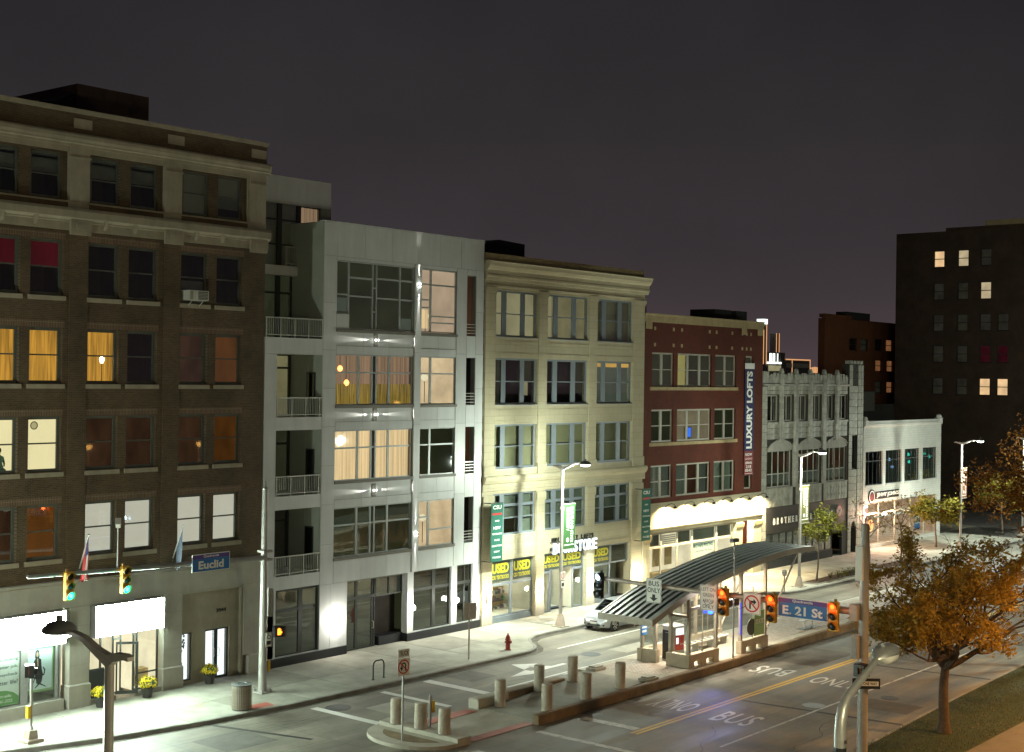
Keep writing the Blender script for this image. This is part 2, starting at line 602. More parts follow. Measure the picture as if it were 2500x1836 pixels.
mat('car_silver', (0.40, 0.42, 0.44), 0.28, 0.03, metal=0.6)
mat('car_dark', (0.025, 0.027, 0.03), 0.3, 0.1)
mat('tyre', (0.018, 0.018, 0.018), 0.85, 0.2)
mat('hubcap', (0.42, 0.42, 0.42), 0.35, 0.1, metal=0.6)
mat('headlight', (0.62, 0.66, 0.68), 0.12, 0.05)
mat('plate', (0.62, 0.62, 0.58), 0.5, 0.05)
mat('bark', (0.065, 0.042, 0.026), 0.9, 0.35, 9, bump=0.6, bscale=26)
mat('bark_pale', (0.17, 0.14, 0.11), 0.9, 0.25, 9, bump=0.4)
mat('soil', (0.045, 0.028, 0.018), 0.95, 0.4, 9, bump=0.5, bscale=30)
mat('skin', (0.35, 0.22, 0.15), 0.6, 0.05)
mat('cloth_teal', (0.10, 0.20, 0.19), 0.8, 0.1)
mat('hair_dark', (0.03, 0.035, 0.035), 0.7, 0.2)
mat('wood_tan', (0.42, 0.30, 0.13), 0.6, 0.15, 4)
mat('shelf_goods', (0.20, 0.17, 0.12), 0.8, 0.9, 9)
mat('store_floor', (0.30, 0.27, 0.2), 0.6, 0.12, 2)
mat('store_wall', (0.52, 0.50, 0.40), 0.8, 0.08)
mat('room_dark', (0.022, 0.019, 0.014), 0.9, 0.4, 1.2)
mat('blind_grey', (0.27, 0.275, 0.23), 0.8, 0.06)
mat('blind_half', (0.13, 0.135, 0.115), 0.8, 0.15)
mat('blind_olive', (0.30, 0.285, 0.165), 0.8, 0.1, 0.7)
mat('blind_dark', (0.075, 0.085, 0.06), 0.8, 0.2, 0.7)
mat('roller_green', (0.17, 0.20, 0.155), 0.8, 0.12, 0.7)
mat('red_drape', (0.17, 0.012, 0.018), 0.8, 0.15)
mat('sign_band_dark', (0.028, 0.028, 0.026), 0.5, 0.3, 0.8)
mat('dark_facade', (0.02, 0.024, 0.026), 0.5, 0.3)
# light-giving
emis('panel_glow', (0.78, 1.0, 0.86), 100.0)
emis('added_soffit_glow', (0.76, 1.0, 0.86), 9.0)
emis('lens_white', (0.95, 1.0, 0.92), 25.0)
emis('lens_warm', (1.0, 0.82, 0.52), 16.0)
emis('lens_sodium', (1.0, 0.50, 0.12), 5.0)
emis('signal_green', (0.0, 1.0, 0.80), 6.0)
emis('signal_core', (0.08, 1.0, 0.85), 6.0)
emis('signal_red', (1.0, 0.035, 0.006), 5.0)
emis('signal_red_core', (1.0, 0.11, 0.012), 5.5)
emis('signal_bus_white', (0.55, 0.80, 1.0), 5.0)
emis('hand_orange', (1.0, 0.22, 0.02), 4.0)
emis('blue_beacon', (0.02, 0.10, 1.0), 7.0)
emis('blue_strip', (0.10, 0.12, 1.0), 1.2)
emis('sign_letter_glow', (0.80, 0.95, 1.0), 1.7)
emis('neon_red', (1.0, 0.12, 0.05), 3.5)
emis('neon_orange', (1.0, 0.30, 0.08), 4.5)
emis('green_lamp', (0.05, 0.9, 0.70), 2.6)
emis('blue_lamp', (0.35, 0.55, 1.0), 3.0)
emis('flood_white', (0.90, 1.0, 0.92), 1.6)
emis('flood_orange', (1.0, 0.50, 0.22), 0.7)
emis('screen_blue', (0.06, 0.22, 1.0), 1.1)
lit('door_glow', (0.88, 0.96, 1.0), 1.6, 0.12)
lit('blind_lit', (0.70, 0.67, 0.54), 0.78, 0.10, (0.5, 0.5, 0.5))
lit('curtain_amber', (0.78, 0.38, 0.05), 0.85, 0.62, (9, 1, 0.5), 'curtain')
lit('office_lit', (0.95, 0.82, 0.45), 0.98, 0.10, (0.6, 0.6, 0.6))
lit('orange_dim', (0.16, 0.058, 0.012), 0.62, 0.55, (0.7, 0.7, 0.5))
lit('brown_dim', (0.050, 0.024, 0.012), 0.9, 0.6, (1.0, 1.0, 0.6))
lit('red_dim', (0.075, 0.004, 0.007), 0.7, 0.35, (1.5, 1, 0.6))
lit('drape_pink', (0.46, 0.29, 0.17), 0.75, 0.6, (13, 1, 0.15), 'curtain')
lit('drape_gold', (0.50, 0.33, 0.07), 0.75, 0.8, (13, 1, 0.5), 'curtain')
lit('drape_cream', (0.95, 0.68, 0.36), 1.1, 0.42, (12, 1, 0.2), 'curtain')
lit('room_cream', (0.92, 0.68, 0.40), 0.95, 0.40, (0.9, 0.9, 0.9))
lit('room_peach', (0.66, 0.48, 0.32), 0.8, 0.30, (0.9, 0.9, 0.9))
lit('blind_glow_dim', (0.235, 0.21, 0.105), 0.85, 0.45, (0.6, 0.6, 0.8))
lit('blind_glow_soft', (0.34, 0.31, 0.17), 0.85, 0.35, (0.6, 0.6, 0.6))
lit('green_dim', (0.030, 0.034, 0.016), 0.8, 0.5, (0.6, 0.6, 0.6))
lit('shade_grey_green', (0.10, 0.12, 0.085), 0.7, 0.4, (0.6, 0.6, 0.6))
lit('amber_top', (0.85, 0.50, 0.12), 0.8, 0.3, (1, 1, 1))
lit('tv_room', (0.30, 0.25, 0.15), 0.8, 0.5, (0.7, 0.7, 0.7))
lit('yellow_room', (0.42, 0.37, 0.12), 0.8, 0.2, (0.7, 0.7, 0.7))
lit('shop_glow', (1.0, 0.88, 0.58), 1.15, 0.35, (0.8, 0.8, 0.8))
lit('shop_pink', (1.0, 0.55, 0.42), 1.5, 0.55, (0.9, 0.9, 0.7))
lit('shop_tan', (0.85, 0.55, 0.33), 0.75, 0.6, (0.9, 0.9, 0.7))
lit('window_warm', (1.0, 0.66, 0.34), 0.85, 0.35, (1.2, 1.2, 1.2))
lit('window_cream', (0.62, 0.50, 0.30), 0.75, 0.3, (1.2, 1.2, 1.2))
lit('window_faint', (0.020, 0.019, 0.013), 0.9, 0.45, (1.2, 1.2, 1.2))
lit('window_faint_red', (0.030, 0.004, 0.006), 0.9, 0.45, (1.2, 1.2, 1.2))
lit('window_orange', (0.34, 0.14, 0.055), 0.8, 0.4, (1.2, 1.2, 1.2))
glass('pane_glass')
glass('dark_glass', (0.6, 0.65, 0.62), 0.08, 0.6)
glass('shelter_glass', (0.90, 0.92, 0.92), 0.04, 0.35)
glass('car_glass', (0.10, 0.11, 0.12), 0.10, 0.7)
M = MATS

def road_mat():
    m, nt, out = _nt('road_surface')
    L = nt.links.new
    p = N(nt, 'ShaderNodeBsdfPrincipled')
    p.inputs['Specular IOR Level'].default_value = 0.35
    tc = N(nt, 'ShaderNodeTexCoord')
    n1 = N(nt, 'ShaderNodeTexNoise', i_Scale=0.35, i_Detail=9.0, i_Roughness=0.68)
    L(tc.outputs['Object'], n1.inputs['Vector'])
    r1 = ramp(nt, [(0.28, (0.125, 0.112, 0.088)), (0.5, (0.21, 0.19, 0.15)), (0.75, (0.285, 0.26, 0.205))])
    L(n1.outputs['Fac'], r1.inputs['Fac'])
    mp = N(nt, 'ShaderNodeMapping')
    mp.inputs['Scale'].default_value = (0.10, 1.0, 1.0)
    L(tc.outputs['Object'], mp.inputs['Vector'])
    n2 = N(nt, 'ShaderNodeTexNoise', i_Scale=0.9, i_Detail=6.0, i_Roughness=0.6)
    L(mp.outputs[0], n2.inputs['Vector'])
    r2 = ramp(nt, [(0.36, (0.38, 0.37, 0.35)), (0.6, (1, 1, 1))])
    L(n2.outputs['Fac'], r2.inputs['Fac'])
    mx = N(nt, 'ShaderNodeMix', data_type='RGBA', blend_type='MULTIPLY')
    mx.inputs['Factor'].default_value = 0.9
    L(r1.outputs[0], mx.inputs['A'])
    L(r2.outputs[0], mx.inputs['B'])
    # concrete panels: each slab a slightly different grey, thin dark joints
    sp = N(nt, 'ShaderNodeSeparateXYZ')
    L(tc.outputs['Object'], sp.inputs[0])
    cb = N(nt, 'ShaderNodeCombineXYZ')
    L(sp.outputs['X'], cb.inputs['X'])
    L(sp.outputs['Y'], cb.inputs['Y'])
    b = N(nt, 'ShaderNodeTexBrick')
    b.offset = 0.0
    b.inputs['Scale'].default_value = 1.0
    b.inputs['Brick Width'].default_value = 4.6
    b.inputs['Row Height'].default_value = 3.55
    b.inputs['Mortar Size'].default_value = 0.018
    b.inputs['Color1'].default_value = (0.80, 0.80, 0.80, 1)
    b.inputs['Color2'].default_value = (1.0, 1.0, 0.98, 1)
    b.inputs['Mortar'].default_value = (0.52, 0.50, 0.48, 1)
    L(cb.outputs[0], b.inputs['Vector'])
    mx2 = N(nt, 'ShaderNodeMix', data_type='RGBA', blend_type='MULTIPLY')
    mx2.inputs['Factor'].default_value = 0.85
    L(mx.outputs['Result'], mx2.inputs['A'])
    L(b.outputs['Color'], mx2.inputs['B'])
    L(mx2.outputs['Result'], p.inputs['Base Color'])
    rr = ramp(nt, [(0.3, (0.5,) * 3), (0.7, (0.75,) * 3)])
    L(n2.outputs['Fac'], rr.inputs['Fac'])
    L(rr.outputs[0], p.inputs['Roughness'])
    n3 = N(nt, 'ShaderNodeTexNoise', i_Scale=35.0, i_Detail=5.0)
    L(tc.outputs['Object'], n3.inputs['Vector'])
    bp = N(nt, 'ShaderNodeBump', i_Strength=0.3, i_Distance=0.02)
    L(n3.outputs['Fac'], bp.inputs['Height'])
    L(bp.outputs[0], p.inputs['Normal'])
    L(p.outputs[0], out.inputs[0])
    M['road'] = m
road_mat()

def paint_mat(name, col, worn=0.45):
    """road paint, worn through in patches"""
    m, nt, out = _nt(name)
    L = nt.links.new
    p = N(nt, 'ShaderNodeBsdfPrincipled')
    p.inputs['Roughness'].default_value = 0.6
    tc = N(nt, 'ShaderNodeTexCoord')
    n1 = N(nt, 'ShaderNodeTexNoise', i_Scale=3.2, i_Detail=9.0, i_Roughness=0.75)
    L(tc.outputs['Object'], n1.inputs['Vector'])
    r = ramp(nt, [(worn - 0.12, (0.15, 0.14, 0.12)), (worn, col), (0.8, tuple(min(1, c * 1.12) for c in col))])
    L(n1.outputs['Fac'], r.inputs['Fac'])
    L(r.outputs[0], p.inputs['Base Color'])
    L(p.outputs[0], out.inputs[0])
    M[name] = m
paint_mat('road_white', (0.56, 0.55, 0.51), 0.42)
paint_mat('road_white_worn', (0.48, 0.47, 0.43), 0.50)
paint_mat('road_yellow', (0.58, 0.36, 0.012), 0.36)
paint_mat('tactile_red', (0.33, 0.085, 0.055), 0.35)
mat('concrete_slab', (0.30, 0.29, 0.24), 0.85, 0.26, 0.8, bump=0.25, bscale=30, rnd=0.12)
mat('concrete_slab_dark', (0.235, 0.225, 0.185), 0.85, 0.2, 1.3, bump=0.25, bscale=30)
mat('kerb_stone', (0.20, 0.19, 0.165), 0.8, 0.25, 1.5, bump=0.3, bscale=25)
mat('kerb_top', (0.30, 0.29, 0.25), 0.8, 0.15, 1.5)
mat('island_concrete', (0.34, 0.31, 0.25), 0.85, 0.15, 1.6, bump=0.25)
mat('platform_wall', (0.20, 0.14, 0.08), 0.85, 0.4, 1.1, bump=0.35, bscale=12, streak=0.2)
mat('bollard_concrete', (0.43, 0.37, 0.29), 0.85, 0.24, 2.2, bump=0.5, bscale=22, streak=0.3, rnd=0.12)
mat('patch_dark', (0.105, 0.095, 0.08), 0.8, 0.25, 1.2, bump=0.3, bscale=30)
mat('patch_pale', (0.27, 0.25, 0.205), 0.8, 0.2, 1.0, bump=0.3, bscale=30)
mat('gutter_dirt', (0.085, 0.075, 0.058), 0.9, 0.5, 1.6, bump=0.4, bscale=25)
mat('tar', (0.03, 0.028, 0.025), 0.7, 0.3, 5)
mat('cast_iron', (0.05, 0.052, 0.05), 0.6, 0.3, 12, bump=0.3)
mat('cast_iron_pale', (0.22, 0.25, 0.25), 0.5, 0.2, 12, bump=0.3)
mat('grass_ground', (0.024, 0.034, 0.010), 0.95, 0.4, 4, bump=0.4, bscale=30)
mat('grass_blade', (0.036, 0.056, 0.013), 0.8, 0.35, 3)
mat('path_concrete', (0.12, 0.105, 0.085), 0.85, 0.15, 1.2)
mat('ground_dark', (0.06, 0.055, 0.05), 0.9, 0.3, 1)
def paver_mat():
    m, nt, out = _nt('paver')
    L = nt.links.new
    p = N(nt, 'ShaderNodeBsdfPrincipled')
    p.inputs['Roughness'].default_value = 0.8
    tc = N(nt, 'ShaderNodeTexCoord')
    b = N(nt, 'ShaderNodeTexBrick')
    b.inputs['Scale'].default_value = 1.0
    b.inputs['Brick Width'].default_value = 0.24
    b.inputs['Row Height'].default_value = 0.12
    b.inputs['Mortar Size'].default_value = 0.010
    b.inputs['Color1'].default_value = (0.30, 0.235, 0.185, 1)
    b.inputs['Color2'].default_value = (0.38, 0.34, 0.29, 1)
    b.inputs['Mortar'].default_value = (0.14, 0.12, 0.10, 1)
    L(tc.outputs['Object'], b.inputs['Vector'])
    L(b.outputs['Color'], p.inputs['Base Color'])
    bp = N(nt, 'ShaderNodeBump', i_Strength=0.6, i_Distance=0.01)
    bp.invert = True
    L(b.outputs['Fac'], bp.inputs['Height'])
    L(bp.outputs[0], p.inputs['Normal'])
    L(p.outputs[0], out.inputs[0])
    M['paver'] = m
paver_mat()
# ---------------------------------------------------------------- ground, road, pavements
struct(MB().quad((-600, -600, -0.03), (1500, -600, -0.03), (1500, 1500, -0.03), (-600, 1500, -0.03)).build('ground', M['ground_dark']))
road = struct(MB().quad((-60, 23.2, 0), (260, 23.2, 0), (260, 50.5, 0), (-60, 50.5, 0)).build('road', M['road']))
struct(MB().quad((122.3, 50.5, 0), (134, 50.5, 0), (134, 160, 0), (122.3, 160, 0)).build('side_street', M['road']))

def flat(name, pts, m, z=0.005, parent=road):
    return MB().quad(*[(x, y, z) for x, y in pts]).build(name, m, parent)
def stripe(name, x0, x1, y0, y1, m, z=0.005):
    return flat(name, ((x0, y0), (x1, y0), (x1, y1), (x0, y1)), m, z)
def segs(a, b, n):
    return [(a + (b - a) * i / n, a + (b - a) * (i + 1) / n) for i in range(n)]
for y in (30.78, 31.02):
    stripe('centre_line', 45.4, 190, y - 0.075, y + 0.075, M['road_yellow'])
stripe('lane_line', 46.0, 190, 27.28, 27.40, M['road_white_worn'])
stripe('lane_line', 48.3, 90, 39.68, 39.82, M['road_white'])
stripe('lane_line', 56.9, 79, 43.46, 43.58, M['road_white'])
for (x0, x1) in ((39.55, 39.95), (43.65, 43.98)):
    stripe('crosswalk_line', x0, x1, 39.2, 43.2, M['road_white'])
    stripe('crosswalk_line', x0 - 0.5 if x0 < 40 else 42.95, x1 - 0.5 if x0 < 40 else 43.25, 24.2, 33.9, M['road_white_worn'])
stripe('stop_line', 46.5, 47.0, 39.2, 43.3, M['road_white'])
stripe('stop_line', 45.85, 46.3, 31.2, 33.9, M['road_white_worn'])
# straight-and-right arrow in the far lane (traffic runs towards -X)
arrow = MB()
arrow.quad((54.2, 40.85, .005), (54.2, 41.12, .005), (51.7, 41.12, .005), (51.7, 40.85, .005))
arrow.quad((51.7, 40.55, .005), (51.7, 41.45, .005), (50.0, 41.0, .005))
arrow.quad((53.3, 41.12, .005), (52.75, 41.12, .005), (52.35, 41.75, .005), (52.62, 41.95, .005))
arrow.quad((53.25, 41.95, .005), (51.7, 41.55, .005), (52.2, 42.75, .005))
arrow.build('turn_arrow', M['road_white'], road)
for x in (48.35, 52.05, 55.85):
    flat('taper_mark', ((x, 39.55), (x + 1.25, 39.15), (x + 1.25, 39.6)), M['road_white'])
arrow = MB()
arrow.quad((78.5, 29.15, .005), (78.5, 29.45, .005), (76, 29.45, .005), (76, 29.15, .005))
arrow.quad((76, 28.85, .005), (76, 29.75, .005), (74.6, 29.3, .005))
arrow.build('turn_arrow', M['road_white'], road)
def road_word(txt, cx, cy, wid, length, toward):
    """word painted on the road; toward=+1 reads for traffic driving +X"""
    v, f = text_mb(txt, wid, length, 0.01, 0.0, 1.08)
    me = bpy.data.meshes.new('road_lettering')
    me.from_pydata([(cx + toward * z, cy - toward * x, 0.005) for x, y, z in v], [], [tuple(reversed(q)) if False else q for q in f])
    obj('road_lettering', me, M['road_white'], road)
road_word('BUS', 50.3, 29.12, 1.75, 1.85, 1)
road_word('ONLY', 59.4, 29.2, 2.3, 1.5, 1)
road_word('BUS', 59.7, 32.68, 1.85, 1.7, -1)
road_word('ONLY', 50.6, 32.35, 1.9, 1.75, -1)
# tar seams and covers
for x0, y0, x1, y1 in ((53.2, 30.6, 53.9, 23.4), (64.2, 30.4, 65.1, 23.4), (74.5, 30.4, 75.2, 23.5), (36.2, 39.5, 34.9, 44.2), (40.6, 30.4, 41.4, 24.0)):
    flat('tar_seam', ((x0, y0), (x0 + .22, y0), (x1 + .26, y1), (x1, y1)), M['tar'], 0.004)
for x0, x1, y0, y1, m_ in ((50.6, 54.2, 33.2, 34.2, 'patch_pale'), (47.2, 49.3, 32.2, 34.1, 'patch_pale'), (62.0, 66.4, 31.6, 33.9, 'patch_dark'), (66.6, 69.5, 28.0, 30.2, 'patch_dark'), (55.8, 57.6, 24.2, 26.6, 'patch_dark'), (33.0, 35.4, 40.4, 42.6, 'patch_dark'), (48.0, 49.8, 41.6, 43.3, 'patch_dark'), (58.5, 61.5, 40.3, 41.5, 'patch_pale'), (36.0, 37.3, 33.0, 35.6, 'patch_pale'), (41.2, 43.2, 40.2, 41.6, 'patch_pale')):
    stripe('road_patch', x0, x1, y0, y1, M[m_], 0.0025)
rc = random.Random(17)
for x, y, ang, n in ((52.5, 26.0, 2.9, 16), (58.0, 32.8, .15, 18), (44.5, 27.5, .3, 14), (34.0, 42.0, -.25, 16), (48.2, 40.6, .1, 14), (63.0, 41.8, .2, 14), (38.5, 41.5, 1.9, 10), (69.0, 25.3, .1, 16)):
    ck = MB()
    for _ in range(n):
        ang += rc.uniform(-.5, .5) * .8
        nx, ny = x + math.cos(ang) * .32, y + math.sin(ang) * .32
        px_, py_ = -math.sin(ang) * .016, math.cos(ang) * .016
        ck.quad((x - px_, y - py_, .0035), (nx - px_, ny - py_, .0035), (nx + px_, ny + py_, .0035), (x + px_, y + py_, .0035))
        x, y = nx, ny
    ck.build('crack', M['tar'], road)
stripe('gutter_dirt', 50, 88, 33.95, 34.62, M['gutter_dirt'], 0.0015)
def cover(x, y, m, r=0.42):
    o = MB().lathe([(r, 0.0), (r, 0.008), (r * 0.93, 0.010), (r * 0.9, 0.006), (r * 0.6, 0.006), (r * 0.58, 0.010), (0.02, 0.010)], (0, 0, 0), 24).build('manhole_cover', m, road, loc=(x, y, 0.002))
cover(40.5, 42.5, M['cast_iron'], 0.55)
cover(56.9, 41.4, M['cast_iron'], 0.5)
cover(54.6, 27.85, M['cast_iron_pale'], 0.5)
cover(58.2, 26.0, M['cast_iron'], 0.4)

# far pavement: kerb line, base and single slabs
KERB = [(10, 47.6), (20, 47.2), (27.3, 46.1), (31, 44.95), (35, 44.25), (39.5, 43.9), (47, 43.75), (54.9, 43.7), (55.7, 43.95), (56.3, 44.4), (56.9, 45.2), (57.5, 45.75), (58.3, 46.1), (59.5, 46.2), (78.5, 46.2), (79.6, 46.0), (80.4, 45.2), (81.1, 44.2), (81.9, 43.6), (83.2, 43.35), (97, 43.1), (190, 43.1)]
def kerb_y(x):
    for (a, b), (c, d) in zip(KERB, KERB[1:]):
        if a <= x <= c:
            return b + (d - b) * (x - a) / (c - a)
    return KERB[-1][1]
SW = 0.15
def offset_line(pts, d):
    out = []
    for i, p in enumerate(pts):
        a, b = Vector(pts[max(i - 1, 0)]), Vector(pts[min(i + 1, len(pts) - 1)])
        t = (b - a).normalized()
        out.append((p[0] - t.y * d, p[1] + t.x * d))
    return out
def kerb_strip(name, line, m, z0, z1, w, parent=None):
    """kerb with a rounded nose along a polyline; outer side is the right-hand side of the line"""
    b = MB()
    prof = [(0, z0), (0.012, z1 - 0.035), (0.035, z1 - 0.008), (0.06, z1), (w, z1), (w, z0)]
    rows = [offset_line(line, d) for d, _ in prof]
    n = len(prof)
    for i in range(len(line)):
        for k in range(n):
            b.v.append((rows[k][i][0], rows[k][i][1], prof[k][1]))
    for i in range(len(line) - 1):
        for k in range(n - 1):
            b.f.append((i * n + k, (i + 1) * n + k, (i + 1) * n + k + 1, i * n + k + 1))
    b.f.append(tuple(range(n)))
    b.f.append(tuple(reversed(range((len(line) - 1) * n, len(line) * n))))
    return b.build(name, m, parent)
pavement_in = offset_line(KERB, 0.17)
b = MB()
top = pavement_in
n = len(top)
b.v += [(x, y, SW - 0.010) for x, y in top] + [(x, 50.6, SW - 0.010) for x, y in top]
for i in range(n - 1):
    b.f.append((i, i + 1, n + i + 1, n + i))
pavement = struct(b.build('pavement', M['grout']))
# kerb in single stones, ends butted with a hairline joint
def resample(line, step):
    pts = [Vector(p) for p in line]
    out, cur, need = [[pts[0]]], pts[0], step
    for p in pts[1:]:
        while (p - cur).length > need:
            cur = cur + (p - cur).normalized() * need
            out[-1].append(cur.copy())
            out.append([cur.copy()])
            need = step
        if (p - cur).length > 0.01:
            need -= (p - cur).length
            out[-1].append(p.copy())
            cur = p
    return [o for o in out if len(o) > 1]
for ln in resample(KERB[1:], 3.05):
    if ln[0].x > 130:
        break
    d0 = (ln[1] - ln[0]).normalized() * 0.006
    ln[0] = ln[0] + d0
    kerb_strip('kerb_stone', [tuple(p) for p in ln], M['kerb_stone'], -0.02, SW + 0.004, 0.165, pavement)
gd = MB()
gi, go = offset_line(KERB[1:], -.02), offset_line(KERB[1:], -.34)
for i in range(len(gi) - 1):
    gd.quad((*go[i], .0015), (*go[i + 1], .0015), (*gi[i + 1], .0015), (*gi[i], .0015))
gd.build('gutter_dirt', M['gutter_dirt'], road)
# slabs: a wide row along the shopfronts and a row to the kerb
xs = [20.0]
while xs[-1] < 124:
    xs.append(xs[-1] + random.choice((2.85, 2.85, 3.05)))
BEDS = [(85.6, 95.2), (97.3, 101.5)]
for i, (x0, x1) in enumerate(zip(xs, xs[1:])):
    g = 0.010
    for row in range(2):
        ya0, ya1 = (kerb_y(x0) + 0.18, kerb_y(x1) + 0.18) if row == 0 else (46.9, 46.9)
        yb = 46.9 if row == 0 else 50.55
        if max(ya0, ya1) > yb - 0.3 and row == 0:
            yb_ = None
            if min(ya0, ya1) > yb - 0.02:
                continue
        q = []
        if row == 0:
            # follow the kerb bends inside this slab
            bx = [x0 + g] + [p[0] for p in pavement_in if x0 + 0.1 < p[0] < x1 - 0.1] + [x1 - g]
            ky = [min(kerb_y(x) + 0.2, 46.88) for x in bx]
            for p in pavement_in:
                for j, x in enumerate(bx):
                    if abs(x - p[0]) < 1e-6:
                        ky[j] = min(p[1] + 0.01, 46.88)
            lower = list(zip(bx, ky))
        else:
            lower = [(x0 + g, 46.9 + g), (x1 - g, 46.9 + g)]
        poly = lower + [(x1 - g, yb - g), (x0 + g, yb - g)]
        MB().prism(poly, 'z', SW - 0.012, SW + random.uniform(-0.0015, 0.0015)).build('paving_slab', M['concrete_slab'] if random.random() > 0.16 else M['concrete_slab_dark'], pavement)
# dropped-kerb ramp with red tactile panel, cellar-door patch
flat('tactile_panel', ((36.9, 44.42), (38.6, 44.30), (38.7, 44.95), (37.0, 45.05)), M['tactile_red'], SW + 0.008, pavement)
for pts in (((59.1, 49.3), (61.4, 46.7), (61.55, 46.8), (59.3, 49.35)), ((52.0, 49.6), (52.12, 49.6), (52.12, 45.4), (52.0, 45.4))):
    flat('pavement_seam', pts, M['concrete_slab_dark'], SW + 0.006, pavement)

for k, (x, y) in enumerate(((35.2, 46.4), (35.9, 46.1), (36.3, 46.5), (32.4, 46.6))):
    flat('spray_mark', ((x, y), (x + .5, y + .12), (x + .5, y + .17), (x, y + .05)), M['tactile_red'], SW + .006, pavement)
# planting beds cut into the far pavement
def bed(name, pts, label):
    t = thing(name, label, 'planting bed', (pts[0][0], pts[0][1], SW))
    MB(t).prism(pts, 'z', SW + 0.004, SW + 0.05).build('soil', M['soil'], t)
    e = MB(t)
    for (x0, y0), (x1, y1) in zip(pts, pts[1:] + pts[:1]):
        d = Vector((x1 - x0, y1 - y0)).normalized() * 0.05
        nrm = Vector((-d.y, d.x))
        e.prism([(x0 - nrm.x, y0 - nrm.y), (x1 - nrm.x, y1 - nrm.y), (x1 + nrm.x, y1 + nrm.y), (x0 + nrm.x, y0 + nrm.y)], 'z', SW + 0.002, SW + 0.06 + random.uniform(0, .002))
    e.build('edging', M['kerb_top'], t)
    return t
bed('planting_bed', [(86.2, 43.8), (95.4, 43.75), (94.6, 45.1), (85.8, 44.95)], 'brown soil bed with low green plants beside the lamp post')
bed('planting_bed', [(96.9, 43.75), (103.4, 43.7), (102.8, 45.0), (96.2, 45.1)], 'bare dark soil bed in front of the sandwich shop')

# near pavement: kerb, verge, path
nk = [(190, 24.6), (100, 24.6), (80, 24.4), (60, 23.75), (48, 23.1), (20, 23.0), (-40, 23.0)]
struct(kerb_strip('near_kerb', nk, M['kerb_stone'], -0.02, SW, 0.2))
nin = offset_line(nk, 0.2)
b = MB()
b.v += [(x, y, SW - 0.004) for x, y in nin] + [(x, 19.85, SW - 0.004) for x, y in nin]
n = len(nin)
for i in range(n - 1):
    b.f.append((i, i + 1, n + i + 1, n + i))
struct(b.build('verge', M['grass_ground']))
struct(MB().quad((-40, -30, SW - 0.008), (190, -30, SW - 0.008), (190, 19.86, SW - 0.008), (-40, 19.86, SW - 0.008)).build('campus_path', M['path_concrete']))
gb = MB()
rg = random.Random(3)
for _ in range(26000):
    x = 46.5 + 34 * rg.random() ** 1.5
    y = rg.uniform(19.9, 23.1 + 0.03 * (x - 48))
    h, a, w = rg.uniform(.03, .085), rg.uniform(0, 6.28), 0.006
    dx, dy = math.cos(a), math.sin(a)
    lx, ly = rg.uniform(-.03, .03), rg.uniform(-.03, .03)
    gb.quad((x - dx * w, y - dy * w, SW - .004), (x + dx * w, y + dy * w, SW - .004), (x + lx, y + ly, SW + h))
g = gb.build('grass', M['grass_blade'], kind='stuff')
tag(g, 'short dark green grass on the verge beside the near kerb', 'grass')

# ---------------------------------------------------------------- median: nose island, ramp between kerb walls, platform
PZ = 0.36
island = thing('kerb_island', 'rounded concrete kerb island carrying three short bollards', 'island', (39.3, 36.8, 0))
arc = [(39.95, 34.55)]
outer = [(39.9, 39.0)] + [(39.3 - 1.75 * math.sin(R(a)), 36.8 + 2.15 * math.cos(R(a))) for a in range(8, 173, 11)] + [(39.9, 34.6)]
inner = [(39.3 - 1.2 * math.sin(R(a)), 36.75 + 1.55 * math.cos(R(a))) for a in range(20, 161, 14)]
b = MB(island)
b.prism(list(reversed(outer)) , 'z', 0.0, 0.14)
b.build('base', M['island_concrete'], island)
# raised rim ring round a sunken brick strip
b = MB(island)
k = len(outer)
ring_in = [(39.62, 38.55)] + inner + [(39.62, 34.98)]
b2 = MB(island)
b2.prism([(39.25, 34.7), (39.9, 34.62), (39.9, 38.95), (39.25, 38.85)], 'z', 0.141, 0.30)
b2.build('back_wall', M['island_concrete'], island)
b2 = MB(island)
b2.prism(list(reversed(inner)) , 'z', 0.141, 0.147)
b2.build('brick_infill', M['platform_wall'], island)

ramp_o = struct(MB().quad((40.0, 34.75, .006), (44.6, 34.75, .008), (44.6, 38.35, .008), (40.0, 38.6, .006)).build('crossing', M['island_concrete']))
for y0, y1 in ((37.75, 38.35), (34.72, 35.2)):
    b = MB()
    for i in range(6):
        xa = 40.2 + i * 0.62
        b = MB().box(xa, xa + .605, y0, y1, 0.009, 0.024)
        b.build('tactile_tile', M['tactile_red'], ramp_o)
platform = thing('bus_platform', 'raised concrete bus platform with brick paving in the middle of the avenue', 'platform', (52, 36.5, 0))
# ramp body rising from the crossing to the platform level
MB(platform).prism([(44.4, 0.0), (52.2, 0.0), (52.2, PZ), (44.4, 0.03)], 'y', 34.95, 38.3).build('ramp', M['concrete_slab_dark'], platform)
b = MB(platform)
b.prism([(52.2, 34.72), (60, 34.78), (72, 34.95), (88, 35.6), (92, 38.2), (88, 38.75), (52.2, 38.75)], 'z', 0, PZ)
b.build('deck', M['island_concrete'], platform)
MB(platform).prism([(53.4, 35.15), (56.0, 35.15), (56.0, 38.3), (53.2, 38.3)], 'z', PZ + .001, PZ + .006).build('brick_paving', M['paver'], platform)
MB(platform).prism([(64.2, 35.45), (86, 35.9), (86, 38.3), (64.2, 38.3)], 'z', PZ + .001, PZ + .006).build('brick_paving', M['paver'], platform)
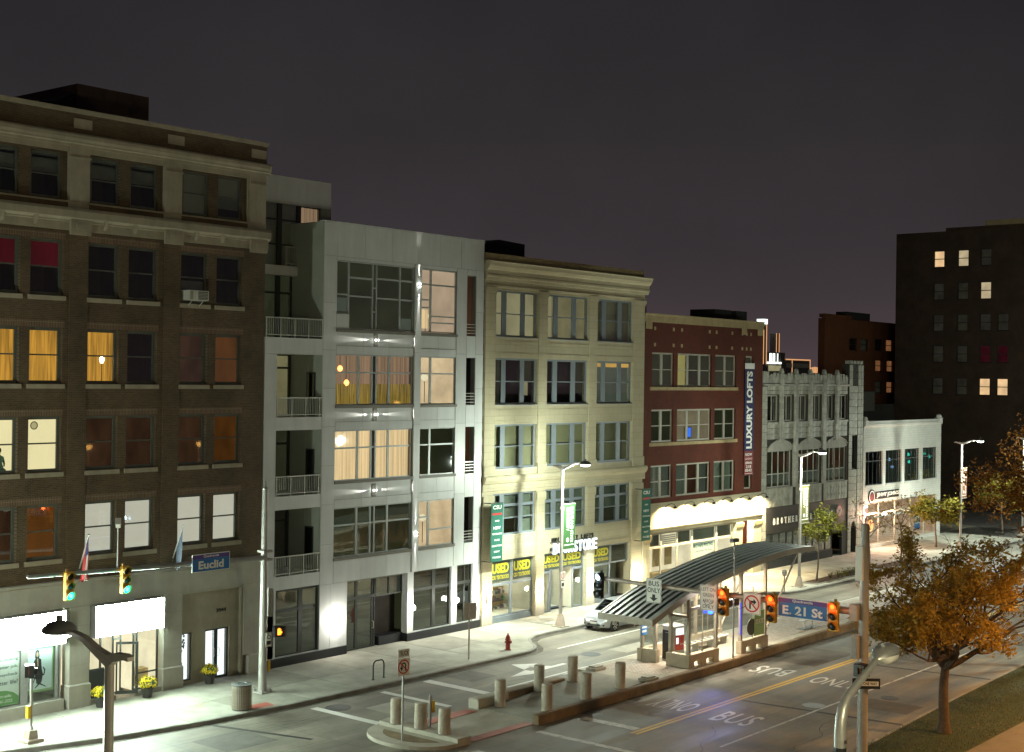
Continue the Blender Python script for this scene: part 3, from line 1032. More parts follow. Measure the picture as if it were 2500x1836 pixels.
# kerb walls in cast lengths
def wall_len(name, x0, x1, y0, y1, z, m):
    b = MB(platform)
    b.prism([(y0, 0), (y1, 0), (y1, z - .03), (y1 - .04, z), (y0 + .05, z), (y0, z - .05)], 'x', x0, x1)
    return b.build(name, m, platform)
x = 43.85
while x < 88:
    wl = min(3.2, 88 - x)
    yy = 34.45 + max(0, (x - 55)) * 0.02
    wall_len('kerb_wall', x + .008, x + wl - .008, yy, yy + 0.32, PZ + .035, M['platform_wall'])
    x += wl
x = 44.2
while x < 50.2:
    wall_len('kerb_wall', x + .008, min(x + 2.0, 50.4), 37.95, 38.5, 0.42 - (x - 44.2) * 0.012, M['platform_wall'] if x > 44.3 else M['island_concrete'])
    x += 2.0
for x, y in ((52.7, 38.05), (52.5, 34.98)):
    t = thing('cover_box', 'low stepped concrete box on the far side of the platform ramp' if y > 36 else 'low stepped concrete box against the near platform kerb', 'utility box', (x, y, PZ))
    MB(t).bevbox(x - .42, x + .42, y - .28, y + .28, PZ + .037 if y < 36 else PZ, PZ + .13, .02).build('base', M['island_concrete'], t)
    MB(t).bevbox(x - .3, x + .3, y - .2, y + .2, PZ + .131, PZ + .19, .02).build('lid', M['concrete_slab'], t)

# bollards
bl = thing('bollard', 'short round concrete bollard on the rounded kerb island', 'bollard', (39.45, 38.1, .30), group='bollards on the kerb island', world_coords=False)
MB().lathe([(.235, 0), (.235, .62), (.228, .64), (.228, .69), (.235, .71), (.235, .93), (.222, .965), (.2, .975), (.02, .985)], n=24).build('shaft', M['bollard_concrete'], bl, True)
MB().lathe([(.27, -.02), (.27, .008), (.24, .012)], n=24).build('collar', M['kerb_stone'], bl)
bl['label'] = 'concrete bollard at the shop end of the kerb island row'
for x, y, lb in ((39.5, 36.85, 'middle concrete bollard of the three on the kerb island'), (39.5, 35.6, 'concrete bollard at the bus lane end of the kerb island row')):
    c = copy_tree(bl)
    c.location = (x, y, .30)
    c['label'] = lb
for x, y, z, lb in ((45.15, 37.55, .05, 'blunt start of the far kerb wall'), (48.05, 37.75, .19, 'middle of the far kerb wall'), (50.3, 37.6, .28, 'far kerb wall where it meets the platform'), (45.8, 35.55, .08, 'blunt start of the near kerb wall'), (48.2, 35.3, .19, 'near kerb wall halfway up the ramp'), (50.6, 35.2, .29, 'near kerb wall by the low stepped box')):
    c = copy_tree(bl)
    c.location = (x, y, z)
    c['label'] = 'round concrete ramp bollard at the ' + lb
    c['group'] = 'bollards on the platform ramp'
    c.scale = (1, 1, 1.16)
# ---------------------------------------------------------------- building helpers
FY = 49.9   # facade line
def window(T, x0, x1, z0, z1, cols=(), rails=(), frame='grey_frame', pane='pane_glass', y=FY + .14, fw=.07, depth=.07, content='room_dark', kind='room', rd=1.0,
           blind=None, sill=None, mw=None, name='window', sub_rails=None, panes=True):
    """one window: frame with its bars (one mesh) and, as its children, each pane, the blind or room behind it, the sill.
    cols / rails: solid spans (a, b) of mullions and transoms; blind: (material, fraction from the top)"""
    b = MB(T)
    b.box(x0, x1, y, y + depth, z0, z0 + fw)
    b.box(x0, x1, y, y + depth, z1 - fw, z1)
    b.box(x0, x0 + fw, y + .001, y + depth - .001, z0 + fw, z1 - fw)
    b.box(x1 - fw, x1, y + .001, y + depth - .001, z0 + fw, z1 - fw)
    cs = sorted(cols)
    for a, c in cs:
        b.box(a, c, y - .004, y + depth - .004, z0 + fw, z1 - fw)
    edges = [x0 + fw] + [e for c in cs for e in c] + [x1 - fw]
    spans = list(zip(edges[::2], edges[1::2]))
    W = None
    cells = []
    for k, (a, c) in enumerate(spans):
        rl = sorted((sub_rails or {}).get(k, rails))
        for p, q in rl:
            b.box(a, c, y + .004, y + depth - .006, p, q)
        ze = [z0 + fw] + [e for r_ in rl for e in r_] + [z1 - fw]
        cells += [(a, c, p, q) for p, q in zip(ze[::2], ze[1::2])]
    W = b.build(name, M[frame], T)
    if panes:
        for a, c, p, q in cells:
            MB(T).box(a + .002, c - .002, y + depth * .55, y + depth * .55 + .008, p + .002, q - .002).build('pane', M[pane], W)
    yb = y + depth + .06
    if kind == 'room':
        r_ = MB(T)
        xa, xb, za, zb, yc = x0 + .01, x1 - .01, z0 + .01, z1 - .01, yb + rd
        r_.quad((xa, yc, za), (xa, yc, zb), (xb, yc, zb), (xb, yc, za))
        r_.quad((xa, y + depth, za), (xa, yc, za), (xb, yc, za), (xb, y + depth, za))
        r_.quad((xa, y + depth, zb), (xb, y + depth, zb), (xb, yc, zb), (xa, yc, zb))
        r_.quad((xa, y + depth, za), (xa, y + depth, zb), (xa, yc, zb), (xa, yc, za))
        r_.quad((xb, y + depth, za), (xb, yc, za), (xb, yc, zb), (xb, y + depth, zb))
        r_.build('room', M[content], W)
    else:
        MB(T).box(x0 + .02, x1 - .02, yb + .1, yb + .115, z0 + .02, z1 - .02).build(kind, M[content], W)
    if blind:
        for bm, lo, hi, *xr in (blind if isinstance(blind, list) else [blind]):
            xa, xb = (xr[0], xr[1]) if xr else (x0 + fw * .6, x1 - fw * .6)
            MB(T).box(xa, xb, yb - .02, yb - .008, z0 + (z1 - z0) * lo, z0 + (z1 - z0) * hi).build('blind', M[bm], W)
    if sill:
        sm, sx, sz, sy = sill
        MB(T).prism([(FY - sy, z0 - sz), (y, z0 - sz), (y, z0), (FY - sy, z0 - .03)], 'x', x0 - sx, x1 + sx).build('sill', M[sm], W)
    return W
def shell(T, x0, x1, y0, y1, z0, z1, m, roof='dark_roof', th=.3, front=False):
    """side and back walls and the roof slab behind a facade"""
    b = MB(T)
    b.box(x0, x0 + th, y0, y1, z0, z1)
    b.box(x1 - th, x1, y0, y1, z0, z1)
    b.box(x0 + th, x1 - th, y1 - th, y1, z0, z1)
    b.build('side_wall', M[m], T)
    MB(T).box(x0 + th, x1 - th, y0, y1 - th, z1 - .8, z1 - .55).build('roof', M[roof], T)
def mould(T, name, m, prof, x0, x1, ret=True):
    """cornice or belt: profile (distance out of the facade, z) run along X"""
    return MB(T).prism([(FY - d, z) for d, z in prof], 'x', x0, x1).build(name, M[m], T)

# ================================================================= 1 brown brick office building
B = thing('brick_office_building', 'tall brown brick building with pale stone top storey and two flags', 'building', (32, FY, SW))
X0, X1 = 18.0, 42.5
bays = [19.35, 23.98, 28.6, 33.2, 37.85]
rows = [(6.36, 8.56), (9.88, 12.1), (13.44, 15.68), (17.0, 19.24)]
holes = []
for bx in bays:
    for wx in (bx - .1, bx + 1.84):
        for z0, z1 in rows:
            holes.append((wx, wx + 1.5, z0, z1))
MB(B).wall(X0, X1, 5.38, 19.67, FY, FY + .45, holes).build('brick_wall', M['dark_brick'], B)
shell(B, X0, X1, FY + .46, 66, SW, 24.3, 'dark_brick')
# shallow brick pilasters
for px in (23.0 - .2, 27.6 - .13, 32.2, 36.85):
    MB(B).box(px, px + .85, FY - .045, FY - .002, 5.40, 19.6).build('pilaster', M['dark_brick'], B)
contents = {  # (row, col) from the lowest brick row
 (0, 2): dict(content='brown_dim'), (0, 3): dict(content='orange_dim'),
 (0, 4): dict(content='blind_lit', kind='blind'), (0, 5): dict(content='blind_lit', kind='blind'), (0, 6): dict(content='blind_lit', kind='blind'), (0, 7): dict(content='blind_lit', kind='blind'),
 (1, 2): dict(content='office_lit'), (1, 3): dict(content='office_lit'), (1, 4): dict(content='brown_dim'), (1, 5): dict(content='brown_dim'), (1, 6): dict(content='brown_dim'), (1, 7): dict(content='orange_dim'),
 (2, 2): dict(content='curtain_amber', kind='curtain'), (2, 3): dict(content='curtain_amber', kind='curtain'), (2, 4): dict(content='curtain_amber', kind='curtain'), (2, 6): dict(content='brown_dim'), (2, 7): dict(content='orange_dim'),
 (3, 2): dict(content='room_dark', blind=('red_dim', .5, .97)), (3, 3): dict(content='room_dark', blind=('red_dim', .5, .97)),
 (3, 6): dict(blind=('blind_half', .1, .45)),
}
for r_, (z0, z1) in enumerate(rows):
    for bi, bx in enumerate(bays):
        for k, wx in enumerate((bx - .1, bx + 1.84)):
            cidx = (bi - 1) * 2 + k
            kw = contents.get((r_, cidx), {})
            zm = (z0 + z1) / 2 + .03
            w = window(B, wx, wx + 1.5, z0, z1, rails=((zm - .03, zm + .03),), y=FY + .16, fw=.115, sill=('limestone', .09, .21, .07), rd=1.1, **kw)
        MB(B).box(bx - .15, bx + 3.4, FY - .012, FY - .002, z1 + .03, z1 + .3).build('soldier_course', M['soldier_brick'], B)
# belt cornice with brackets, stone top storey
mould(B, 'belt_cornice', 'limestone', [(0, 19.67), (.07, 19.67), (.07, 20.0), (.12, 20.03), (.12, 20.08), (.27, 20.18), (.27, 20.46), (.22, 20.58), (0, 20.58)], X0, X1 + .12)
for px in (22.8, 27.47, 32.15, 36.79, 41.52):
    MB(B).box(px - .02, px + .94, FY - .2, FY - .071, 19.5, 20.1).box(px + .22, px + .7, FY - .24, FY - .2, 19.72, 19.95).build('bracket_block', M['limestone'], B)
    for dx in (1.55, 3.0):
        if px + dx < X1 - 1:
            MB(B).prism([(FY - .125, 19.78), (FY - .20, 19.92), (FY - .25, 20.15), (FY - .125, 20.06)], 'x', px + dx, px + dx + .16).build('bracket', M['limestone'], B)
top_open = [(px + .92, px + .92 + 3.72) for px in (18.15, 22.8, 27.47, 32.15, 36.79)]
MB(B).wall(X0, X1, 20.58, 23.64, FY, FY + .45, [(a, c, 20.86, 22.88) for a, c in top_open]).build('stone_storey', M['limestone'], B)
for (a, c) in top_open:
    wxs = [(a + .15, a + 1.55), (a + 2.07, a + 3.47)]
    MB(B).wall(a, c, 20.86, 22.88, FY + .10, FY + .4, [(p, q, 20.92, 22.80) for p, q in wxs]).build('brick_infill', M['dark_brick'], B)
    MB(B).box(a + .02, c - .02, FY - .02, FY - .002, 20.6, 20.80).build('brick_panel', M['dark_brick'], B)
    MB(B).box(a - .02, c + .02, FY - .05, FY + .1, 20.81, 20.87).build('stone_sill', M['limestone'], B)
    for p, q in wxs:
        if p > 37.5:
            bl_ = ('blind_grey', .03, .97) if p < 39 else [('blind_grey', .5, .97), ('blind_half', .24, .5)]
        else:
            bl_ = [('blind_half', .55, .97), ('blind_grey', .84, .9)]
        window(B, p, q, 20.92, 22.80, rails=((21.85, 21.9),), y=FY + .2, fw=.1, blind=bl_)
for px in (22.8, 27.47, 32.15, 36.79, 41.52):
    MB(B).box(px, px + .92, FY - .06, FY - .002, 20.86, 23.1).box(px - .04, px + .96, FY - .1, FY - .002, 22.62, 22.7).build('stone_pier', M['limestone'], B)
mould(B, 'top_cornice', 'limestone', [(0, 23.1), (.06, 23.1), (.06, 23.2), (.16, 23.24), (.16, 23.3), (.20, 23.42), (.20, 23.56), (.16, 23.64), (0, 23.64)], X0, X1 + .16)
MB(B).box(X0, X1 + .02, FY - .01, FY + .35, 23.642, 24.46).build('parapet', M['dark_brick'], B)
MB(B).box(X0, X1 + .06, FY - .09, FY + .42, 24.462, 24.65).build('coping', M['limestone'], B)
for px in (18.6, 23.25, 27.9, 32.3, 36.95, 41.6):
    MB(B).box(px, px + .86, FY - .04, FY - .011, 23.86, 24.26).build('stone_tablet', M['limestone'], B)
# rooftop lift house
t = MB(B).box(37.2, 41.2, 57.2, 63, 23.8, 27.4)
t.build('lift_house', M['roof_brick'], B)
MB(B).prism([(35.0, 23.8), (37.19, 23.8), (37.19, 27.0), (36.1, 26.4), (35.0, 26.3)], 'y', 57.4, 62).build('stair_house', M['dark_roof'], B)
# --- stone street floor
MB(B).wall(X0, X1, 4.30, 5.38, FY - .06, FY + .45, []).build('stone_frieze', M['base_stone'], B)
mould(B, 'frieze_moulding', 'base_stone', [(.06, 5.28), (.14, 5.31), (.14, 5.42), (.06, 5.44), (0, 5.44), (0, 5.28)], X0, X1)
for px, pw in ((22.9, .95), (27.75, .92), (32.42, .92), (37.04, .97)):
    MB(B).box(px, px + pw, FY - .08, FY + .45, 1.12, 4.298).build('stone_pier', M['base_stone'], B)
    MB(B).bevbox(px - .05, px + pw + .05, FY - .16, FY + .45, SW, 1.118, .05).build('pier_pedestal', M['base_stone'], B)
    for z in (1.9, 2.7, 3.5):
        MB(B).box(px + .01, px + pw - .01, FY - .083, FY - .08, z, z + .012).build('stone_joint', M['limestone'], B)
# lit sign boxes over the two shops
for a, c in ((23.95, 27.7), (28.75, 32.15), (33.45, 36.95)):
    s = MB(B).box(a, c, FY - .30, FY + .2, 4.23, 4.27).box(a, a + .05, FY - .30, FY + .2, 2.93, 4.229).box(c - .05, c, FY - .30, FY + .2, 2.93, 4.229).build('sign_box', M['galvanised'], B)
    MB(B).box(a + .052, c - .052, FY - .29, FY - .26, 2.95, 4.228).build('lit_face', M['panel_glow'], s)
    MB(B).box(a + .052, c - .052, FY - .255, FY + .02, 2.95, 2.97).build('added_lit_soffit', M['added_soffit_glow'], s)  # glowing underside added to throw light on posters and pavement
# left shop window: two posters behind mullions
w = window(B, 28.75, 32.15, .62, 2.9, cols=((30.36, 30.66), (31.9, 32.02)), frame='galvanised', y=FY + .12, fw=.06, content='store_wall', rd=1.6)
MB(B).box(28.72, 32.2, FY - .06, FY + .3, SW, .618).build('stall_riser', M['base_stone'], B)
P = thing('window_poster', 'white and green printed poster with dark lettering in the left shop window', 'poster', (29.5, FY + .22, 1.7))
MB(P).box(28.83, 30.34, FY + .215, FY + .225, .72, 2.86).build('sheet', M['poster_white'], P)
poly = [(28.84, .73), (30.33, .73), (30.33, 1.02), (30.1, 1.2), (29.8, 1.3), (29.4, 1.34), (28.84, 1.25)]
MB(P).prism(poly, 'y', FY + .2115, FY + .2145).build('green_field', M['poster_green'], P)
for i, s_ in enumerate(('Are you looking', 'for a better job,', 'bigger paycheck', 'and better life?')):
    text('lettering', s_, 1.40, .165, M['poster_ink'], P, (29.58 - 29.5, -.010, 2.52 - i * .30 - 1.7), bold=0.012)
text('lettering', 'cr.edu', .5, .12, M['letter_white'], P, (29.75 - 29.5, -.012, 1.10 - 1.7))
text('lettering', '861.3222', .62, .12, M['letter_white'], P, (29.75 - 29.5, -.012, .90 - 1.7))
P = thing('window_poster', 'pale blue poster of a seated woman in a dark suit', 'poster', (31.28, FY + .22, 1.9))
MB(P).box(30.70, 31.86, FY + .215, FY + .225, 1.03, 2.88).build('sheet', M['poster_pale_blue'], P)
MB(P).box(30.70, 31.86, FY + .2115, FY + .2147, 1.03, 1.12).build('green_border', M['poster_lime'], P)
MB(P).box(31.80, 31.86, FY + .2115, FY + .2147, 1.121, 2.88).build('green_border', M['poster_lime'], P)
def fig(pts, m, y, nm):
    MB(P).prism(pts, 'y', y, y + .0015).build(nm, M[m], P)
yy = FY + .2115
fig([(31.03, 2.42), (31.05, 2.66), (31.13, 2.73), (31.21, 2.68), (31.24, 2.45), (31.2, 2.38), (31.07, 2.38)], 'print_black', yy, 'printed_hair')
fig([(31.09, 2.47), (31.09, 2.6), (31.14, 2.66), (31.19, 2.6), (31.19, 2.47), (31.14, 2.42)], 'print_skin', yy - .002, 'printed_face')
fig([(30.95, 2.2), (31.05, 2.38), (31.2, 2.4), (31.31, 2.32), (31.33, 2.05), (31.36, 1.85), (31.4, 1.72), (31.34, 1.4), (31.2, 1.32), (31.1, 1.38), (31.08, 1.62), (30.97, 1.78), (30.9, 1.95)], 'print_black', yy, 'printed_suit')
fig([(31.13, 2.05), (31.12, 2.36), (31.17, 2.38), (31.2, 2.05)], 'print_skin', yy - .002, 'printed_blouse')
fig([(30.92, 1.45), (31.0, 1.45), (31.0, 1.66), (31.28, 1.66), (31.3, 1.36), (31.55, 1.2), (31.53, 1.18), (31.25, 1.32), (31.05, 1.18), (31.03, 1.2), (31.18, 1.36), (31.05, 1.58), (30.96, 1.36), (30.9, 1.38)], 'print_black', yy - .001, 'printed_chair')
fig([(31.32, 1.62), (31.47, 1.68), (31.5, 1.9), (31.42, 2.0), (31.38, 1.98), (31.45, 1.87), (31.42, 1.72), (31.32, 1.7)], 'print_black', yy - .001, 'printed_armrest')
# second shop: recessed glazed entrance
window(B, 33.45, 34.68, .35, 2.9, cols=((34.0, 34.07),), rails=((1.5, 1.56),), frame='dark_frame', y=FY + .14, fw=.06, content='shop_glow', rd=2.0)
MB(B).box(33.51, 34.62, FY + .13, FY + .145, .42, 1.5).build('kick_panel', M['black_paint'], B)
window(B, 35.64, 36.92, .35, 2.9, cols=((35.8, 35.86),), rails=((1.02, 1.08),), frame='dark_frame', y=FY + .14, fw=.07, content='shop_glow', rd=2.0)
for a, c in ((33.4, 34.68), (35.64, 36.97)):
    MB(B).box(a, c, FY - .06, FY + .3, SW, .348).build('stall_riser', M['base_stone'], B)
w = window(B, 34.70, 35.62, SW + .02, 2.9, rails=((2.45, 2.52),), frame='dark_frame', y=FY + .95, fw=.05, content='shop_glow', rd=1.6, panes=False, name='doorway')
MB(B).box(34.0, 34.5, FY + 1.6, FY + 1.66, 1.5, 2.3).build('wall_picture', M['wood_tan'], B)
MB(B).box(36.0, 36.9, FY + .8, FY + 1.3, SW, 1.05).build('reception_counter', M['wood_tan'], B)
MB(B).box(34.95, 35.4, FY + 2.42, FY + 2.46, SW, 2.2).build('inner_door', M['wood_tan'], B)
MB(B).quad((34.7, FY - .05, SW + .012), (35.62, FY - .05, SW + .012), (35.62, FY + 2.4, SW + .012), (34.7, FY + 2.4, SW + .012)).build('entrance_floor', M['paver'], B)
d = MB(B)   # open door leaf swung out over the pavement
d.box(0, .07, 0, .05, .2, 2.4).box(.85, .92, 0, .05, .2, 2.4).box(.07, .85, .002, .048, 2.3, 2.4).box(.07, .85, .002, .048, .2, .34)
d.o = Vector((0, 0, 0))
do = d.build('door', M['dark_frame'], B, loc=(34.75 - 32, .1, 0))
do.rotation_euler = (0, 0, R(-38))
dp = MB()
dp.box(.07, .85, .02, .028, .34, 2.3).build('pane', M['pane_glass'], do)
MB().cyl((.8, -.03, 1.0), (.8, -.03, 1.5), .015).build('handle', M['steel_brushed'], do)
# stone entrance 2044
MB(B).wall(38.05, 41.45, SW, 4.298, FY + .18, FY + .5, [(38.1, 38.75, .3, 2.42), (39.5, 40.85, SW, 2.42)]).build('entrance_wall', M['limestone'], B)
MB(B).box(38.05, 41.45, FY + .0, FY + .179, 4.18, 4.298).build('entrance_lintel', M['base_stone'], B)
MB(B).box(41.47, 42.5, FY - .08, FY + .45, 1.05, 4.298).build('stone_pier', M['base_stone'], B)
MB(B).bevbox(41.72, 42.52, FY - .16, FY + .45, SW, 1.048, .05).build('pier_pedestal', M['base_stone'], B)
MB(B).box(41.36, 41.47, FY - .02, FY + .17, SW, 4.17).build('door_trim', M['limestone'], B)
text('house_number', '2044', .55, .17, M['sign_black'], B, (40.35 - 32, .17, 3.23 - SW), bold=0, depth=.02)
window(B, 38.1, 38.75, .3, 2.42, frame='dark_frame', y=FY + .25, fw=.05, content='door_glow', kind='bright_wall')
for k, (a, c) in enumerate(((39.5, 40.17), (40.18, 40.85))):
    dd = window(B, a, c, SW + .01, 2.42, frame='dark_frame', y=FY + .28, fw=.085, content='door_glow', kind='bright_wall', name='door')
    hx = c - .12 if k == 0 else a + .12
    MB(B).tube([(hx, FY + .28, 1.15), (hx, FY + .2, 1.18), (hx, FY + .2, 1.5), (hx, FY + .28, 1.53)], .014, 6).build('handle', M['steel_brushed'], dd)
for px, pz, nm in ((38.35, 1.8, ''),):
    lf = MB(B)
    rg = random.Random(5)
    for _ in range(160):
        a, c, z = rg.uniform(-.2, .2), rg.uniform(0, .1), rg.uniform(-1.1, .55)
        if z < -.1 and abs(a) > .07:
            continue
        s_ = .05
        lf.quad((px + a - s_, FY + .4 + c, pz + z), (px + a, FY + .38 + c, pz + z - s_), (px + a + s_, FY + .4 + c, pz + z + .02), (px + a, FY + .42 + c, pz + z + s_))
    t = thing('indoor_plant', 'leafy green plant standing behind the narrow lit doorway window', 'plant', (px, FY + .4, .32))
    lf.o = Vector((px, FY + .4, .32))
    lf.build('leaves', M['mum_leaf'], t)
    MB(t).lathe([(.10, 0), (.13, .28), (.12, .28), (.02, .26)], (px, FY + .42, .32), 12).build('pot', M['plastic_pot'], t)
# bright lamp glare in the amber window, plant on the sill, window air conditioner
ac = thing('air_conditioner', 'white window air conditioner jutting from a dark upper window', 'air conditioner', (38.25, FY - .2, 17.2))
MB(ac).box(37.9, 38.95, FY - .42, FY + .2, 17.12, 17.56).build('case', M['ac_shell'], ac)
MB(ac).box(38.37, 38.9, FY - .428, FY - .421, 17.16, 17.52).build('grille', M['blind_half'], ac)
MB(ac).box(37.94, 38.1, FY - .428, FY - .421, 17.16, 17.52).build('vent', M['blind_grey'], ac)
for k in range(5):
    MB(ac).box(38.37, 38.9, FY - .436, FY - .429, 17.19 + k * .065, 17.205 + k * .065).build('louvre', M['ac_shell'], ac)
for x in (38.1, 38.7):
    MB(ac).tube([(x, FY - .36, 17.12), (x, FY - .02, 16.85)], .015, 6).build('bracket', M['ac_shell'], ac)
bl_ = thing('table_lamp', 'small bright lamp glowing against the amber curtain', 'lamp', (34.0, FY + .3, 14.45))
MB(bl_).lathe([(.05, -.12), (.09, 0), (.1, .06), (.06, .12), (.01, .14)], (34.0, FY + .30, 14.42), 12).build('shade', M['lens_warm'], bl_, True)
MB(bl_).cyl((34.0, FY + .3, 13.55), (34.0, FY + .3, 14.3), .015).build('stem', M['dark_frame'], bl_)

ck = thing('wall_clock', 'round wall clock inside the bright yellow office window', 'clock', (31.5, FY + 1.3, 11.7))
MB(ck).cyl((31.5, FY + 1.29, 11.7), (31.5, FY + 1.335, 11.7), .15, .15, 20).build('face', M['letter_white'], ck)
MB(ck).ring(31.5, 11.7, .14, .17, FY + 1.275, 22, FY + 1.289).build('rim', M['dark_frame'], ck)
# people in the lit office window
def person(x, y, z, cloth, label, lean=0.0):
    me = bpy.data.meshes.new('person')
    V_ = [(0, 0, 0), (0, .02, .22), (lean * .5, 0, .46), (lean * .7, -.01, .56), (lean, -.02, .66), (lean, -.03, .80), (.19, 0, .46), (.24, -.03, .2), (.12, -.22, .12), (-.19, 0, .46), (-.24, -.03, .2), (-.12, -.22, .12), (.1, -.3, -.02), (-.1, -.3, -.02), (.1, -.32, -.42), (-.1, -.32, -.42)]
    E_ = [(0, 1), (1, 2), (2, 3), (3, 4), (4, 5), (2, 6), (6, 7), (7, 8), (2, 9), (9, 10), (10, 11), (0, 12), (0, 13), (12, 14), (13, 15)]
    rad = [.15, .145, .15, .055, .085, .075, .065, .05, .035, .065, .05, .035, .085, .085, .06, .06]
    me.from_pydata(V_, E_, [])
    o = bpy.data.objects.new('person', me)
    COL.objects.link(o)
    o.location = (x, y, z)
    tag(o, label, 'person')
    mo = o.modifiers.new('skin', 'SKIN')
    ly = me.skin_vertices[0].data if me.skin_vertices else None
    if ly is None:
        bm_ = bmesh.new()
        bm_.from_mesh(me)
        bm_.verts.layers.skin.verify()
        bm_.to_mesh(me)
        bm_.free()
        ly = me.skin_vertices[0].data
    for i, r_ in enumerate(rad):
        ly[i].radius = (r_, r_ * .8)
    ly[0].use_root = True
    mo.use_smooth_shade = True
    o.modifiers.new('smooth', 'SUBSURF').levels = 1
    me.materials.append(M[cloth])
    MB().lathe([(.10, -.03), (.115, .05), (.10, .12), (.05, .165), (.01, .17)], (lean, .0, .70), 12).build('hair', M['hair_dark'], o, True)
    return o
person(29.62, FY + .75, 10.02, 'cloth_teal', 'person with dark hair in a teal top seated behind the lit office window')
person(29.12, FY + .85, 10.10, 'hair_dark', 'person in black with head bowed seated behind the lit office window', -.06)

# flags on angled poles
def flag(x, label, stripes):
    t = thing('flag', label, 'flag', (x, FY, 5.75))
    p0, p1 = Vector((x, FY - .06, 5.75)), Vector((x - .28, FY - 1.15, 7.35))
    MB(t).cyl(p0, p1, .03, .022, 8).lathe([(.001, -.05), (.05, 0), (.001, .05)], tuple(p1), 8).build('pole', M['rail_metal'], t)
    MB(t).cyl((x, FY + .02, 5.7), p0 + (p1 - p0) * .08, .05, .045, 8).build('bracket', M['dark_frame'], t)
    # cloth hanging limp from the upper half of the pole
    n = 9 if stripes else 1
    a, b_ = p1 - (p1 - p0) * .02, p1 - (p1 - p0) * .62
    rg = random.Random(int(x))
    for i in range(n):
        m_ = MB(t)
        u0, u1 = i / n, (i + 1) / n
        k = 10
        for j in range(k + 1):
            v = j / k
            for u in (u0, u1):
                q = a.lerp(b_, u)
                drop = v * (1.75 - .75 * u)
                wob = .07 * math.sin(9 * u + 3 * v) * (v + .2)
                m_.v.append((q.x + wob + .10 * v * math.sin(14 * u), q.y + .10 * v + .06 * math.cos(17 * u) * v + (u * -.45) * v * 0.2, q.z - drop))
        for j in range(k):
            if stripes and i > 5 and False:
                pass
            m_.f.append((2 * j, 2 * j + 1, 2 * j + 3, 2 * j + 2))
        m_.build('stripe' if stripes else 'cloth', (M['flag_red'] if i % 2 == 0 else M['flag_white']) if stripes else M['flag_grey_blue'], t, True)
    if stripes:
        m_ = MB(t)
        for j in range(5):
            v = j / 4 * .42
            for u in (0.0, .3, .6):
                q = a.lerp(b_, u)
                m_.v.append((q.x + .07 * math.sin(9 * u + 3 * v) * (v + .2) + .1 * v * math.sin(14 * u) + .004, q.y - .012 + .10 * v + .06 * math.cos(17 * u) * v + (u * -.45) * v * .2, q.z - v * (1.75 - .75 * u)))
        for j in range(4):
            for i in range(2):
                m_.f.append((3 * j + i, 3 * j + i + 1, 3 * j + i + 4, 3 * j + i + 3))
        m_.build('canton', M['flag_blue'], t, True)
    return t
flag(32.8, 'red and white striped flag with blue corner on an angled pole', True)
flag(37.45, 'limp grey blue flag on an angled pole over the entrance', False)

# flowers in pots
def mum(x, y, label, r_=.42, seed=1):
    t = thing('flower_pot', label, 'flower pot', (x, y, SW))
    MB(t).lathe([(.19, .002), (.25, .36), (.275, .36), (.275, .41), (.24, .41), (.22, .36), (.02, .35)], (x, y, SW), 18).build('pot', M['plastic_pot'], t, True)
    rg = random.Random(seed)
    for nm, mt, cnt, sz, lo in (('leaves', 'mum_leaf', 260, .05, .0), ('blooms', 'petal_yellow', 230, .042, .94)):
        m_ = MB(t)
        for _ in range(cnt):
            th, ph = rg.uniform(0, 6.28), math.acos(rg.uniform(-.25, 1))
            rr = r_ * (rg.uniform(.7, 1.0) if lo == 0 else rg.uniform(.95, 1.06)) * (.92 + .12 * math.sin(5 * th + seed))
            d_ = Vector((math.sin(ph) * math.cos(th), math.sin(ph) * math.sin(th), math.cos(ph) * .8))
            c_ = Vector((x, y, SW + .56)) + d_ * rr
            u_ = d_.orthogonal().normalized()
            w_ = d_.cross(u_)
            a_ = rg.uniform(0, 6.28)
            u_, w_ = u_ * math.cos(a_) + w_ * math.sin(a_), w_ * math.cos(a_) - u_ * math.sin(a_)
            s_ = sz * rg.uniform(.7, 1.25)
            tip = d_ * s_ * .5
            m_.quad(c_ - u_ * s_, c_ - w_ * s_ + tip * .3, c_ + tip)
            m_.quad(c_ - w_ * s_ + tip * .3, c_ + u_ * s_, c_ + tip)
            m_.quad(c_ + u_ * s_, c_ + w_ * s_ + tip * .3, c_ + tip)
            m_.quad(c_ + w_ * s_ + tip * .3, c_ - u_ * s_, c_ + tip)
        m_.build(nm, M[mt], t, kind='stuff')
mum(33.55, 49.25, 'pot of yellow flowers at the left jamb of the shop entrance', .38, 1)
mum(35.85, 49.3, 'large pot of yellow flowers right of the open shop door', .44, 2)
mum(39.3, 49.5, 'pot of deep yellow flowers before the stone doorway', .40, 3)
